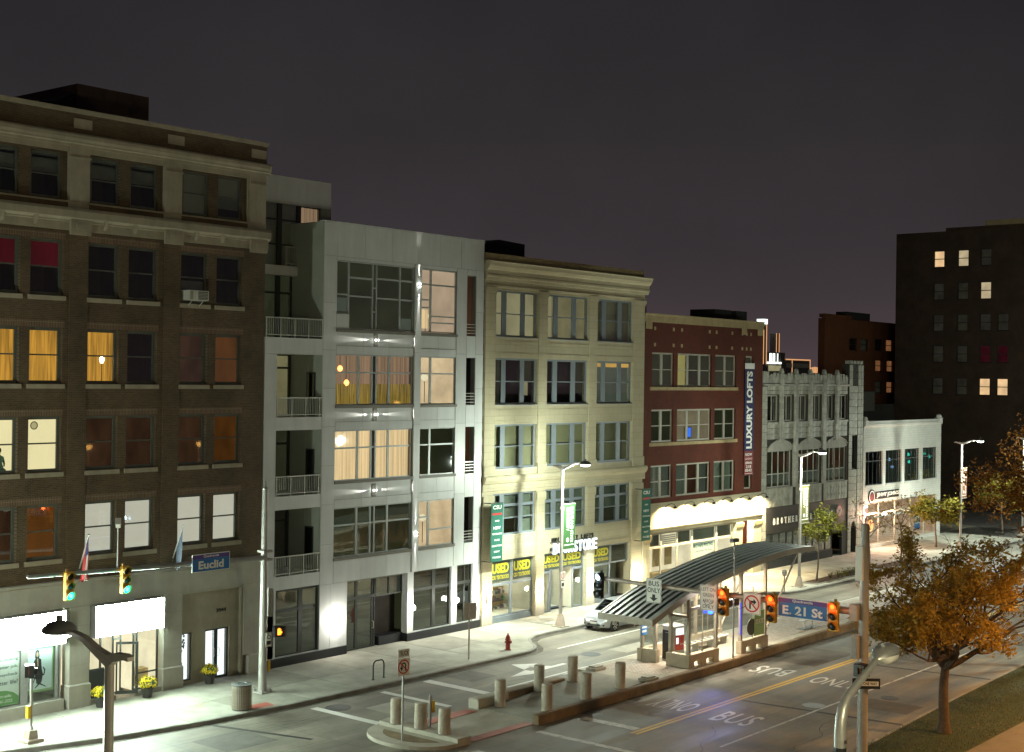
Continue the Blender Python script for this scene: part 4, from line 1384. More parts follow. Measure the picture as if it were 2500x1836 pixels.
# ================================================================= 2 white panelled apartment building
Wb = thing('white_apartment_building', 'modern white panelled apartment building with stacked balconies on its left', 'building', (50, FY, SW))
T = Wb
PB = FY + .03      # backing plane, panels stand in front of it
WR = [(4.95, 7.38), (8.72, 11.2), (12.45, 14.95)]
big = (47.08, 52.56)
sml = (53.12, 55.86)
slot = (56.72, 57.46)
holes = [(big[0], big[1], a, c) for a, c in WR] + [(sml[0], sml[1], a, c) for a, c in WR] + [(slot[0], slot[1], a - .05, c) for a, c in WR]
holes += [(47.08, 47.92, 16.95, 19.56), (47.92, 52.56, 16.2, 19.56), (sml[0], sml[1], 16.22, 19.55), (slot[0], slot[1], 16.15, 19.42)]
MB(T).wall(46.2, 58.1, 3.72, 21.38, PB, PB + .3, holes).build('backing_wall', M['panel_backing'], T)
def panel(x0, x1, z0, z1, m='white_panel', y=FY, g=.007):
    return MB(T).box(x0 + g, x1 - g, y - .008, PB - .002 if y <= FY else y + .02, z0 + g, z1 - g).build('panel', M[m], T)
# solid bands
for a, c in ((46.2, 47.08), (47.08, 48.95), (48.95, 50.9), (50.9, 52.84), (52.84, 54.5), (54.5, 56.2), (56.2, 58.1)):
    panel(a, c, 19.75, 21.38)
for a, c in ((47.08, 52.56), (53.12, 55.86), (56.72, 57.46)):
    panel(a, c, 19.57 if a < 56 else 19.43, 19.75)
storeys = [(3.72, 7.6), (7.6, 11.4), (11.4, 15.15), (15.15, 19.75)]
for k, (a, c) in enumerate(storeys):
    panel(46.2, 47.07, a, (a + c) / 2)
    panel(46.2, 47.07, (a + c) / 2, c)
    panel(55.88, 56.71, a, c)
    panel(57.47, 58.1, a, (a + c) / 2)
    panel(57.47, 58.1, (a + c) / 2, c)
for (a, c) in storeys:
    MB(T).box(52.60, 53.08, FY - .05, PB - .002, a + .006, c - .006).build('panel', M['white_panel'], T)
tops = [4.95, 8.72, 12.45, 16.2]
heads = [3.72, 7.38, 11.2, 14.95]
for lo, hi in zip(heads, tops):
    # recessed spandrel between two grooves
    for a, c in ((47.08, 48.95), (48.95, 50.75), (50.75, 52.56)):
        if lo > 4:
            panel(a, c, lo, lo + .42)
            MB(T).box(a + .006, c - .006, PB - .012, PB - .002, lo + .43, hi - .16).build('spandrel_panel', M['white_panel'], T)
        else:
            panel(a, c, lo, hi - .14)
    for a, c in ((53.12, 54.5), (54.5, 55.86)):
        if lo > 4:
            panel(a, c, lo, lo + .42)
            MB(T).box(a + .006, c - .006, PB - .012, PB - .002, lo + .43, hi - .16).build('spandrel_panel', M['white_panel'], T)
        else:
            panel(a, c, lo, hi - .14)
    panel(slot[0], slot[1], lo, hi - .06)
    for a, c in ((47.05, 52.62), (53.1, 55.95)):
        MB(T).box(a, c, FY - .06, FY + .1, hi - .145, hi - .005).build('sill', M['grey_sill'], T)
panel(47.08, 47.92, 16.2, 16.94)
MB(T).box(47.05, 47.9, FY - .06, FY + .1, 16.945, 16.99).build('sill', M['grey_sill'], T)
for lo in heads[1:]:
    MB(T).box(49.66, 49.92, FY - .02, PB - .013, lo + .44, lo + 1.1).build('bracket_plate', M['grey_sill'], T)
MB(T).box(46.18, 58.12, FY - .02, FY + .35, 21.385, 21.44).build('roof_trim', M['white_panel'], T)
shell(T, 46.2, 58.1, PB + .31, 62, SW, 21.38, 'white_panel')
# windows
cols = ((48.60, 48.73), (49.57, 49.66), (49.86, 49.95), (50.77, 50.90))
spec = [dict(content='green_dim'), dict(content='drape_cream', kind='curtain'), dict(content='drape_pink', kind='curtain', blind=('drape_gold', .02, .42))]
for k, (a, c) in enumerate(WR):
    rl = a + (c - a) * .645
    window(T, big[0], big[1], a, c, cols=cols, rails=((rl - .04, rl + .04),), frame='pale_frame', y=FY + .06, fw=.05, rd=2.2, **spec[k])
    MB(T).box(49.665, 49.855, FY + .10, FY + .2, a + .05, c - .05).build('drain_gap_shade', M['black_paint'], T)  # black strip paints the shade inside the drain gap
spec = [dict(content='room_cream', rd=1.6), dict(content='green_dim', rd=1.6), dict(content='room_cream', rd=1.6)]
for k, (a, c) in enumerate(WR):
    rl = a + (c - a) * (.36 if k == 0 else .645)
    rl2 = a + (c - a) * .645
    window(T, sml[0], sml[1], a, c, cols=((53.86, 54.0),), sub_rails={0: ((rl2 - .04, rl2 + .04),), 1: ((rl - .04, rl + .04),)}, frame='pale_frame', y=FY + .06, fw=.05, **spec[k])
# top floor windows, staggered grid
window(T, 47.08, 47.92, 16.97, 19.56, rails=((17.86, 17.94),), frame='pale_frame', y=FY + .06, fw=.05, content='green_dim', blind=('shade_grey_green', .04, .3))
window(T, 47.925, 52.56, 16.22, 19.56, cols=((49.55, 49.62), (49.82, 49.89), (51.5, 51.6)), sub_rails={0: ((17.81, 17.89), (18.72, 18.81)), 1: ((17.1, 17.16), (18.3, 18.36)), 2: ((17.79, 17.87), (18.77, 18.86)), 3: ((17.79, 17.87), (18.77, 18.86))}, frame='pale_frame', y=FY + .06, fw=.05, content='green_dim', rd=2.2, blind=('shade_grey_green', .03, .2, 51.6, 52.5))
window(T, sml[0], sml[1], 16.24, 19.55, cols=((53.82, 53.94),), sub_rails={0: ((17.5, 17.57), (17.9, 17.98), (18.72, 18.8)), 1: ((16.72, 16.79), (17.06, 17.13), (18.70, 18.79))}, frame='pale_frame', y=FY + .06, fw=.05, content='room_peach', blind=[('drape_cream', .06, .36, 53.2, 53.8)], rd=1.3)
# balls of light, bicycle-like clutter seen in the lit rooms
for k, z in ((0, 4.98), (2, 12.5), (3, 16.3)):
    zz = z + (1.35 if k != 3 else .85)
    lt = thing('globe_lamp', ('globe lamp glowing in the lowest lit side room', '', 'globe lamp glowing in the middle lit side room', 'globe lamp glowing low in the top side room')[k], 'lamp', (54.6, FY + 1.1, zz - .6))
    MB(lt).lathe([(.01, -.2), (.14, -.14), (.2, 0), (.14, .14), (.01, .2)], (54.6, FY + 1.1, zz), 14).build('globe', M['shop_glow'], lt, True)
    MB(lt).cyl((54.6, FY + 1.1, z + .02), (54.6, FY + 1.1, zz - .19), .02).build('stem', M['dark_frame'], lt)
for k, (x, z) in enumerate(((47.5, 14.25), (47.95, 13.55))):
    lt = thing('paper_lantern', ('upper orange lantern glowing before the brown drapes', 'lower orange lantern glowing before the brown drapes')[k], 'lamp', (x, FY + .17, z))
    MB(lt).lathe([(.02, -.16), (.1, -.1), (.14, 0), (.1, .1), (.02, .16)], (x, FY + .165, z), 12).build('shade', M['neon_orange'], lt, True)
    MB(lt).cyl((x, FY + .165, z + .15), (x, FY + .165, 14.9), .008, n=6).build('cord', M['black_paint'], lt)
# slot balconies at the right edge
for k, (a, c) in enumerate(WR + [(16.2, 19.42)]):
    z0 = a - .05
    r_ = MB(T)
    xa, xb, yc = slot[0] + .003, slot[1] - .003, FY + 1.5
    r_.quad((xa, yc, z0), (xa, yc, c), (xb, yc, c), (xb, yc, z0)).quad((xa, PB + .3, z0 + .01), (xa, yc, z0 + .01), (xb, yc, z0 + .01), (xb, PB + .3, z0 + .01))
    r_.quad((xa, PB + .3, z0), (xa, PB + .3, c), (xa, yc, c), (xa, yc, z0)).quad((xb, PB + .3, z0), (xb, yc, z0), (xb, yc, c), (xb, PB + .3, c)).quad((xa, PB + .3, c - .01), (xb, PB + .3, c - .01), (xb, yc, c - .01), (xa, yc, c - .01))
    r_.build('slot_recess', M['brown_dim'] if k in (1, 3) else M['room_dark'], T)
    if k == 3:
        MB(T).box(xa + .03, xb - .25, yc - .05, yc - .03, z0 + .1, z0 + 1.45).build('lit_doorway', M['window_warm'], T)
    for i in range(4):
        MB(T).box(slot[0] + .005, slot[1] - .005, FY + .03, FY + .06, z0 + .12 + i * .16, z0 + .155 + i * .16).build('slot_rail', M['rail_metal'], T)
# loggia stack on the left: pillar, floor bands, side wall, back wall with glazed doors
LD = 52.15
floors = [(3.76, 4.39), (7.53, 8.17), (11.28, 11.89), (14.89, 15.66)]
MB(T).box(42.56, 43.3, FY, FY + .6, SW + .42, 14.88).build('corner_pillar', M['white_panel'], T)
for k, (a, c) in enumerate(floors):
    if k == 3:
        MB(T).box(42.56, 46.19, FY, LD, a, c).build('balcony_slab', M['white_panel'], T)
    else:
        MB(T).box(43.3, 46.19, FY, LD, a, c).build('balcony_slab', M['white_panel'], T)
for a, c in ((4.39, 7.53), (8.17, 11.28), (11.89, 14.89), (15.66, 18.6), (18.6, 21.38)):
    for p, q in ((FY + .02, 51.0), (51.0, LD)):
        MB(T).box(46.165, 46.199, p + .004, q - .004, a + .004, c - .004).build('side_panel', M['loggia_wall'], T)
levels = [4.39, 8.17, 11.89, 15.66, 19.2]
for k, z in enumerate(levels):
    top = [7.53, 11.28, 14.89, 19.2, 22.35][k]
    door_c = ['blind_half', 'green_dim', 'blind_glow_dim', 'green_dim', 'room_peach'][k]
    if k < 3:
        window(T, 44.3, 46.16, z + .005, top, cols=((44.62, 44.82), (46.02, 46.08)), rails=((z + 2.3, z + 2.4),), frame='dark_frame', y=LD, fw=.06, content=door_c, kind='curtain', name='glazed_door')
        MB(T).box(42.9, 44.3, LD, LD + .1, z, top).build('back_wall', M['loggia_wall'], T)
        # narrow dark door in the side wall
        sd = MB(T).box(46.12, 46.163, 50.35, 50.95, z + .02, z + 2.15).build('side_door', M['dark_frame'], T)
        MB(T).box(46.108, 46.119, 50.42, 50.88, z + .1, z + 2.08).build('pane', M['dark_glass'], sd)
    else:
        window(T, 44.2, 46.62 if k == 4 else 46.16, z + .005, top, cols=((45.17, 45.45), (46.42, 46.56)) if k == 4 else ((45.1, 45.4),), rails=((z + 1.05, z + 1.12), (21.46, 21.54)) if k == 4 else ((z + 2.2, z + 2.3),), frame='dark_frame', y=LD, fw=.06, content='blind_grey' if k == 4 else door_c, kind='curtain', name='glazed_door')
# balcony railings: each with posts, rails and bars of its own
def railing(x0, x1, z, y):
    r_ = MB(T)
    r_.box(x0, x1, y, y + .05, z + .9, z + .95).box(x0, x1, y + .005, y + .045, z + .1, z + .14)
    o = r_.build('railing', M['rail_metal'], T)
    n = int((x1 - x0) / .11)
    for i in range(n + 1):
        x = x0 + .02 + (x1 - x0 - .07) * i / n
        big_ = i % 8 == 0
        w_ = .05 if big_ else .012
        if big_ or True:
            MB(T).box(x, x + w_, y + .01, y + .04, z + (.0 if big_ else .14), z + .9).build('post' if big_ else 'baluster', M['rail_metal'], o)
for z, xa in ((4.39, 43.32), (8.17, 43.32), (11.89, 43.32), (15.66, 42.58)):
    railing(xa, 46.15, z, FY - .03)
railing(45.4, 46.16, 19.25, LD - .35)
MB(T).box(43.6, 46.16, LD - .4, LD - .005, 18.75, 19.23).build('balcony_slab', M['white_panel'], T)
# set-back penthouse
pent = MB(T).wall(43.4, 48.67, 22.3, 23.66, LD - .02, LD + .3, []).build('penthouse_wall', M['white_panel'], T)
for a, c in ((43.4, 45.25), (45.25, 46.5), (46.5, 48.67)):
    MB(T).box(a + .006, c - .006, LD - .045, LD - .021, 22.32, 23.64).build('panel', M['white_panel'], T)
MB(T).box(48.0, 48.67, LD - .045, LD + .3, 21.4, 22.3).build('panel', M['loggia_wall'], T)
window(T, 46.63, 47.98, 21.4, 22.3, frame='dark_frame', y=LD, fw=.06, content='drape_pink', kind='curtain')
MB(T).box(43.4, 48.67, LD + .3, 60, 20.7, 23.6).build('penthouse_block', M['white_panel'], T)
# --- street floor
MB(T).box(42.56, 43.42, FY - .0, FY + .4, SW + .42, 3.755).build('pillar', M['white_panel'], T)
panel(46.2, 46.9, .57, 3.72); panel(46.9, 48.04, .57, 2.1); panel(46.9, 48.04, 2.1, 3.72)
MB(T).box(46.2, 48.04, PB, PB + .4, .15, 3.72).build('street_wall', M['panel_backing'], T)
for a, c in ((52.34, 52.80), (55.75, 56.2), (57.5, 58.1)):
    MB(T).box(a, c, FY - .01, FY + .4, .57, 3.715).build('pillar', M['white_panel'], T)
for a, c in ((42.56, 48.03), (52.34, 58.1)):
    MB(T).box(a, c, FY - .04, FY + .45, SW, .565).build('plinth', M['plinth_granite'], T)
    MB(T).box(a, c, FY - .035, FY + .2, .566, .60).build('plinth_cap', M['pale_frame'], T)
def shopfront(a, c, cols, y=FY + .12, z0=.61, content='green_dim'):
    return window(T, a, c, z0, 3.715, cols=cols, rails=((2.66, 2.82),), frame='dark_frame', pane='dark_glass', y=y, fw=.07, content=content, rd=2.5)
shopfront(43.42, 46.19, ((44.95, 45.2),))
shopfront(52.80, 55.75, ((54.35, 54.6),))
shopfront(56.2, 57.5, ((56.9, 56.98),))
shopfront(48.05, 50.35, ((48.95, 49.1), (50.1, 50.2)), y=FY + .35, z0=SW + .01)
MB(T).box(50.36, 52.33, FY + .9, FY + 1.0, SW, 3.715).build('recess_wall', M['room_dark'], T)
MB(T).box(50.6, 52.33, FY + .3, FY + .89, SW, .6).build('plinth', M['plinth_granite'], T)
dd = window(T, 50.36, 52.3, 2.66, 3.715, cols=((51.3, 51.37),), frame='dark_frame', pane='dark_glass', y=FY + .35, fw=.06, content='green_dim', name='transom')
MB(T).box(48.04, 52.33, FY + .06, FY + .34, 3.66, 3.718).build('soffit', M['panel_backing'], T)
MB(T).tube([(50.15, FY + .34, 1.1), (50.15, FY + .24, 1.12), (50.15, FY + .24, 1.45), (50.15, FY + .34, 1.47)], .016, 6).build('door_handle', M['steel_brushed'], T)
# wall lamps: grazing two-way lamps on the spandrels, up-down lamps on the rib, round lamps at street level
def wall_lamp(x, z, dirs, label, power=22, group=None, y=None):
    yy = (FY - .10) if y is None else y
    t = thing('wall_lamp', label, 'wall lamp', (x, yy, z), group=group)
    MB(t).cyl((x - .0, yy - .05, z), (x, yy + .11, z), .05, .05, 12).build('housing', M['galvanised'], t, True)
    for d in dirs:
        e = Vector((x, yy, z)) + Vector(d) * .085
        MB(t).cyl(Vector((x, yy, z)) + Vector(d) * .045, e, .035, .042, 10).build('lens', M['lens_white'], t)
        aim = Vector(d) + Vector((0, .012, 0))
        lamp('SPOT', 'wall_lamp_beam', t, Vector(d) * .10 + Vector((0, .075 if abs(d[0]) else .06, 0)), power * 42, (1, .97, .86), .01, 12, .9, aim)
    return t
LG = 'two-way wall lamps on the white building'
for lo, nm in zip(heads[1:], ('cream draped', 'brown draped', 'dark top floor')):
    wall_lamp(49.79, lo + .76, ((1, 0, 0), (-1, 0, 0)), 'small lamp throwing light sideways on the white spandrel under the %s windows' % nm, 26, LG)
for z in (18.66, 5.7):
    wall_lamp(52.84, z, ((0, 0, 1), (0, 0, -1)), 'small lamp throwing light up and down the %s of the narrow white rib' % ('foot' if z < 9 else 'top'), 30, 'up-and-down lamps on the white rib', y=FY - .15)
def round_lamp(x, z, label, group, power, col, m='lens_white', y=FY - .2, r_=.15):
    t = thing('wall_lamp', label, 'wall lamp', (x, y, z), group=group)
    MB(t).cyl((x, y + .03, z), (x, FY - .005, z), .07, .09, 14).build('mount', M['dark_frame'], t, True)
    MB(t).lathe([(.01, -r_), (r_ * .7, -r_ * .7), (r_, 0), (r_ * .7, r_ * .7), (.01, r_)], (x, y, z), 14).build('globe', M[m], t, True)
    lamp('POINT', 'wall_lamp_light', t, (0, -.2, 0), power, col, .12)
    return t
for x, nm in ((47.25, 'wide white street wall left of the entrance'), (52.57, 'white pillar right of the entrance'), (55.98, 'white pillar between the two dark shop windows')):
    round_lamp(x, 1.9, 'round glaring lamp on the ' + nm, 'round lamps on the white building', 140, (1, .95, .84))
# ================================================================= 3 cream stone bookstore building
Bg = thing('cream_stone_building', 'four storey cream stone building with a lit shop and green banners', 'building', (66, FY, SW))
T = Bg
BX = [(59.15, 62.97), (63.82, 67.92), (68.76, 72.62)]
BR = [(8.78, 11.27), (12.38, 15.0), (16.2, 18.8)]
holes = [(a, c, z0, z1) for a, c in BX for z0, z1 in BR] + [(a, c, 5.02, 7.4) for a, c in BX] + [(a, c, SW, 3.66) for a, c in BX]
MB(T).wall(58.18, 73.88, SW, 20.3, FY, FY + .5, holes).build('stone_wall', M['cream_stone'], T)
shell(T, 58.2, 73.86, FY + .51, 64, SW, 20.5, 'cream_stone')
mould(T, 'cornice', 'cream_stone', [(0, 19.30), (.08, 19.34), (.10, 19.46), (.16, 19.5), (.16, 19.62), (.12, 19.68), (.14, 19.86), (.24, 19.94), (.34, 20.08), (.38, 20.26), (.43, 20.34), (.38, 20.38), (0, 20.38)], 58.2, 74.2)
mould(T, 'architrave', 'cream_stone', [(0, 18.92), (.06, 18.94), (.08, 19.04), (.04, 19.07), (0, 19.07)], 58.2, 73.9)
MB(T).box(58.22, 73.84, FY + .05, FY + .45, 20.385, 20.72).build('parapet', M['tan_stone'], T)
MB(T).box(58.2, 73.88, FY + .0, FY + .5, 20.722, 20.80).build('coping', M['tan_stone'], T)
for a, c in ((58.24, 59.12), (63.0, 63.79), (67.95, 68.73), (72.65, 73.85)):
    b = MB(T)
    b.box(a, c, FY - .05, FY - .002, 8.75, 18.55)
    b.build('pilaster', M['cream_stone'], T)
    b = MB(T)
    b.box(a - .03, c + .03, FY - .08, FY - .051, 18.551, 18.70).box(a - .05, c + .05, FY - .13, FY - .004, 18.701, 18.91)
    b.build('capital', M['cream_stone'], T)
    MB(T).box(a - .03, c + .03, FY - .12, FY - .051, 8.42, 9.0).build('pilaster_base', M['cream_stone'], T)
    MB(T).box(a + .02, c - .02, FY - .045, FY - .002, .80, 7.2).build('lower_pilaster', M['cream_stone'], T)
    MB(T).box(a - .02, c + .02, FY - .07, FY - .003, SW, .798).build('pilaster_base', M['base_stone'], T)
    MB(T).box(a - .03, c + .03, FY - .1, FY - .046, 6.85, 7.32).build('capital', M['cream_stone'], T)
mould(T, 'belt_cornice', 'cream_stone', [(0, 7.55), (.05, 7.58), (.06, 7.95), (.16, 8.02), (.24, 8.16), (.26, 8.32), (.20, 8.41), (0, 8.41)], 58.2, 74.1)
for (a, c) in BX:
    for z in (11.42, 15.25, 12.05, 15.9):
        MB(T).box(a - .02, c + .02, FY - .025, FY - .002, z, z + .05).build('string_line', M['cream_stone'], T)
    MB(T).box(a + .1, c - .1, FY - .02, FY - .002, 4.75, 4.8).box(a + .1, c - .1, FY - .02, FY - .002, 3.9, 3.95).build('panel_moulding', M['cream_stone'], T)
# upper windows: three lights each, blue grey frames
def tri(a, c):
    w = c - a
    return ((a + w * .187, a + w * .29), (a + w * .625, a + w * .725))
lightsets = {
 2: [dict(content='blind_glow_soft', kind='roller_blind'), dict(content='blind_glow_dim', kind='roller_blind', blind=('blind_glow_soft', .04, .97, 63.9, 64.5)), dict(content='blind_olive', kind='roller_blind')],
 1: [dict(content='room_dark', blind=[('green_dim', .04, .97, 59.2, 59.85), ('green_dim', .5, .97, 61.95, 62.7), ('blind_glow_soft', .2, .5, 62.05, 62.4)]), dict(content='room_dark', blind=[('green_dim', .25, .97, 66.8, 67.7)]), dict(content='shade_grey_green', kind='roller_blind', blind=('amber_top', .86, .95))],
 0: [dict(content='blind_olive', kind='roller_blind'), dict(content='blind_olive', kind='roller_blind'), dict(content='blind_olive', kind='roller_blind')]}
for r_, (z0, z1) in enumerate(BR):
    for k, (a, c) in enumerate(BX):
        zm = (z0 + z1) / 2
        window(T, a, c, z0, z1, cols=tri(a, c), rails=((zm - .03, zm + .03),), frame='blue_frame', y=FY + .16, fw=.11, **lightsets[r_][k])
        MB(T).box(a - .03, c + .03, FY - .03, FY + .14, z0 - .07, z0 - .001).build('sill', M['grey_stone'], T)
for k, (a, c) in enumerate(BX):
    window(T, a, c, 5.02, 7.4, cols=tri(a, c), rails=((5.95, 6.01), (6.62, 6.78)), frame='blue_frame', y=FY + .14, fw=.11, content='roller_green', kind='roller_blind',
           blind=[('green_dim', .04, .38, a + .8, a + 2.2)] if k != 1 else None)
# shopfront: transom windows with posters, glazing, recessed door
store = {'content': 'store_wall', 'rd': 4.0}
def bay(a, c, cols, z0, rails, **kw):
    return window(T, a, c, z0, 3.64, cols=cols, rails=rails, frame='blue_frame', y=FY + .2, fw=.09, **kw)
MB(T).box(59.16, 62.96, FY + .12, FY + .4, SW, .45).build('stall_riser', M['blue_frame'], T)
bay(59.16, 62.96, ((60.95, 61.15),), .46, ((2.2, 2.36),), **store)
bay(63.83, 64.75, ((64.55, 64.62),), SW + .01, ((2.45, 2.6),), **store)
bay(66.85, 67.91, (), SW + .01, ((2.45, 2.6),), **store)
w = window(T, 64.76, 66.84, SW + .01, 3.64, cols=((65.62, 65.7),), rails=((2.45, 2.6),), frame='blue_frame', y=FY + .9, fw=.09, content='store_wall', rd=3.0, name='entrance_door')
bay(68.77, 70.75, (), .46, ((2.4, 2.52),), content='roller_green', kind='notice_board')
MB(T).box(68.77, 70.75, FY + .12, FY + .4, SW, .458).build('stall_riser', M['blue_frame'], T)
window(T, 70.76, 72.61, 2.45, 3.64, frame='blue_frame', y=FY + .2, fw=.09, content='green_dim', name='transom')
MB(T).box(70.76, 72.61, FY + 1.1, FY + 1.2, SW, 2.44).build('recess_wall', M['roller_green'], T)
dr = MB(T).box(71.2, 72.1, FY + 1.04, FY + 1.099, SW, 2.25).build('side_door', M['blue_frame'], T)
MB(T).box(71.95, 72.0, FY + 1.0, FY + 1.04, 1.0, 1.3).build('handle', M['steel_brushed'], dr)
# shop fittings behind the glass, shelf by shelf
rg = random.Random(11)
for x0, x1, y0 in ((59.4, 60.8, FY + 1.5), (61.3, 62.8, FY + 1.9), (66.0, 67.7, FY + 2.6)):
    t = thing('display_shelf', 'low display shelf with goods behind the shop glass at x %d' % x0 if False else {59: 'display shelf of goods behind the left pane of the corner shop window', 61: 'display shelf of goods behind the second pane of the corner shop window', 66: 'display shelf of goods seen through the shop entrance glass'}[int(x0)], 'shelf', (x0, y0, SW))
    MB(t).box(x0, x1, y0 + .3, y0 + .34, SW, 1.7).build('back_panel', M['wood_tan'], t)
    for z in (.4, .85, 1.3):
        MB(t).box(x0, x1, y0, y0 + .298, z, z + .03).build('shelf', M['wood_tan'], t)
        x = x0 + .05
        while x < x1 - .2:
            w_ = rg.uniform(.1, .28)
            MB(t).box(x, x + w_ - .02, y0 + .05, y0 + .25, z + .032, z + rg.uniform(.15, .36)).build('goods', M[rg.choice(('shelf_goods', 'poster_dark', 'poster_green', 'sign_white', 'banner_maroon', 'flag_grey_blue'))], t)
            x += w_
for x, p in ((60.2, 150), (62.0, 130), (65.8, 190)):
    lt = thing('ceiling_lamp', {60: 'round ceiling lamp inside the left part of the corner shop', 62: 'round ceiling lamp inside the right part of the corner shop', 65: 'round ceiling lamp inside the corner shop entrance'}[int(x)], 'lamp', (x, FY + 2.2, 3.45))
    MB(lt).lathe([(.16, .12), (.16, .02), (.13, 0), (.01, -.01)], (x, FY + 2.2, 3.45), 14).build('diffuser', M['lens_white'], lt)
    lamp('POINT', 'ceiling_lamp_light', lt, (0, 0, -.15), p, (1.0, .97, .78), .15)
# lit window strips seen in the second row (reflections are left to the panes)
# signs
def poster(x0, x1, z0, z1, lines, label, y=FY + .19):
    t = thing('shop_poster', label, 'poster', ((x0 + x1) / 2, y, (z0 + z1) / 2), group='used book posters')
    MB(t).box(x0, x1, y - .004, y + .004, z0, z1).build('sheet', M['poster_dark'], t)
    h = z1 - z0
    text('lettering', lines[0], (x1 - x0) * .9, h * .5, M['poster_yellow'], t, (0, -.007, h * .17), bold=.05)
    text('lettering', lines[1], (x1 - x0) * .9, h * .2, M['poster_yellow'], t, (0, -.007, -h * .27), bold=.04)
for a, c, z0, nm in ((59.27, 60.92, 2.42, 'first pane of the corner shop window'), (61.18, 62.86, 2.42, 'second pane of the corner shop window'), (63.9, 65.6, 2.66, 'left half of the shop entrance'), (65.75, 67.75, 2.66, 'right half of the shop entrance'), (68.87, 70.6, 2.56, 'notice window right of the entrance')):
    poster(a, c, z0, 3.56, ('USED', 'CSU TEXTBOOKS'), 'dark poster reading USED in yellow over the ' + nm)
sg = thing('shop_sign', 'glowing white raised letters spelling BOOKSTORE above the entrance', 'sign', (66.4, FY - .2, 3.9))
for i, ch in enumerate('BOOKSTORE'):
    x = 64.55 + i * .49
    v = text('letter', ch, .42, .66, M['sign_letter_glow'], sg, (x - 66.4, -.06, 0.02), bold=.02, depth=.03)
MB(sg).box(64.2, 68.7, FY - .2, FY - .12, 3.80, 3.98).build('rail', M['dark_frame'], sg)
lamp('AREA', 'letter_glow', sg, (0, -.3, -.1), 120, (.8, .95, 1.0), (4.2, .5), aim=(0, -.5, -1))
sg = thing('shop_lettering', 'small dark raised letters reading UNIVERSITY LOFTS over the glowing sign', 'sign', (66.4, FY - .1, 4.42))
for i, ch in enumerate('UNIVERSITY LOFTS'):
    if ch != ' ':
        text('letter', ch, .17 if ch != 'I' else .05, .24, M['sign_black'], sg, (64.5 + i * .262 - 66.4, 0, 0), bold=.02, depth=.03)
MB(sg).box(64.35, 68.55, FY - .1, FY - .005, 4.25, 4.28).build('rail', M['dark_frame'], sg)
for x, nm in ((58.68, 'beside the white building'), (63.4, 'left of the shop entrance'), (68.34, 'right of the shop entrance'), (73.25, 'beside the red brick building')):
    t = thing('wall_lamp', 'tall glaring wall lamp on the cream pier ' + nm, 'wall lamp', (x, FY - .2, 1.55), group='pier lamps of the corner shop')
    MB(t).box(x - .06, x + .06, FY - .10, FY - .071, 1.4, 1.75).build('mount', M['dark_frame'], t)
    MB(t).lathe([(.05, 0), (.085, .04), (.085, .34), (.05, .38)], (x, FY - .2, 1.42), 12).build('shade', M['lens_warm'], t, True)
    lamp('POINT', 'wall_lamp_light', t, (0, -.22, .05), 220, (1, .93, .70), .12)
def csu_banner(x, z0, z1, label):
    t = thing('wall_banner', label, 'banner', (x, FY - .5, z0))
    w_ = 1.0
    y0 = FY - .55
    MB(t).box(x, x + w_, y0, y0 + .012, z0, z1).build('cloth', M['banner_teal'], t)
    for z in (z0 + .0, z1 + .02):
        MB(t).cyl((x - .1, FY - .002, z), (x - .1 + .1, y0 + .02, z), .025, n=8).cyl((x - .02, y0 + .03, z), (x + w_ + .03, y0 + .03, z), .02, n=8).build('bracket_arm', M['dark_frame'], t)
    H = z1 - z0
    def L_(s_, f, wf, hf, m='letter_white'):
        text('lettering', s_, w_ * wf, H * hf, M[m], t, (w_ / 2, -.06, H * f), bold=.03)
    L_('CSU', .935, .72, .068)
    MB(t).box(x + .1, x + w_ - .1, y0 - .004, y0 - .001, z0 + H * .80, z0 + H * .835).build('red_bar', M['sign_red'], t)
    for s_, f, wf, hf in (('AND', .70, .38, .028), ('NEW', .58, .62, .05), ('TEXTBOOKS', .475, .86, .03), ('HUGE', .37, .45, .032), ('SELECTION', .27, .86, .03), ('GREAT', .17, .5, .03), ('PRICES!', .07, .7, .034)):
        L_(s_, f, wf, hf)
csu_banner(58.35, 3.75, 6.95, 'green CSU banner hung on the pier beside the white building')
csu_banner(73.05, 3.7, 6.95, 'green CSU banner hung on the pier beside the red brick building')
MB(T).prism([(66.0, 20.4), (71.0, 20.4), (71.0, 22.65), (68.4, 22.75), (66.0, 22.1)], 'y', 57.5, 62).build('roof_house', M['dark_roof'], T)

# ================================================================= 4 red brick loft building
Rb = thing('red_brick_building', 'dark red brick building with a tall vertical banner and lamp-lit sign wall', 'building', (81, FY, SW))
T = Rb
RG = [((74.8, 77.4), ((75.95, 76.2),)), ((77.85, 82.12), ((79.1, 79.35), (80.6, 80.85))), ((82.58, 85.4), ((83.9, 84.15),)), ((86.72, 87.78), ())]
RR = [(6.2, 8.34), (9.83, 11.96), (13.45, 15.66)]
MB(T).wall(73.9, 89.15, 5.9, 17.62, FY, FY + .5, [(g[0][0], g[0][1], a, c) for g in RG for a, c in RR]).build('brick_wall', M['red_brick'], T)
shell(T, 73.9, 89.15, FY + .51, 63, SW, 17.9, 'red_brick')
mould(T, 'top_band', 'tan_stone', [(0, 17.6), (.06, 17.6), (.06, 18.05), (.1, 18.07), (.1, 18.16), (0, 18.16)], 73.9, 89.2)
for x in (73.95, 86.0, 88.25):
    MB(T).box(x, x + .7, FY - .09, FY - .061, 17.15, 17.75).build('stone_drop', M['tan_stone'], T)
for x in (75.0, 77.2, 78.2, 81.7, 82.6, 84.7, 86.1, 86.7, 87.3):
    for z in (17.1, 16.05):
        MB(T).box(x, x + .2, FY - .02, FY - .002, z, z + .22).build('stone_inset', M['tan_stone'], T)
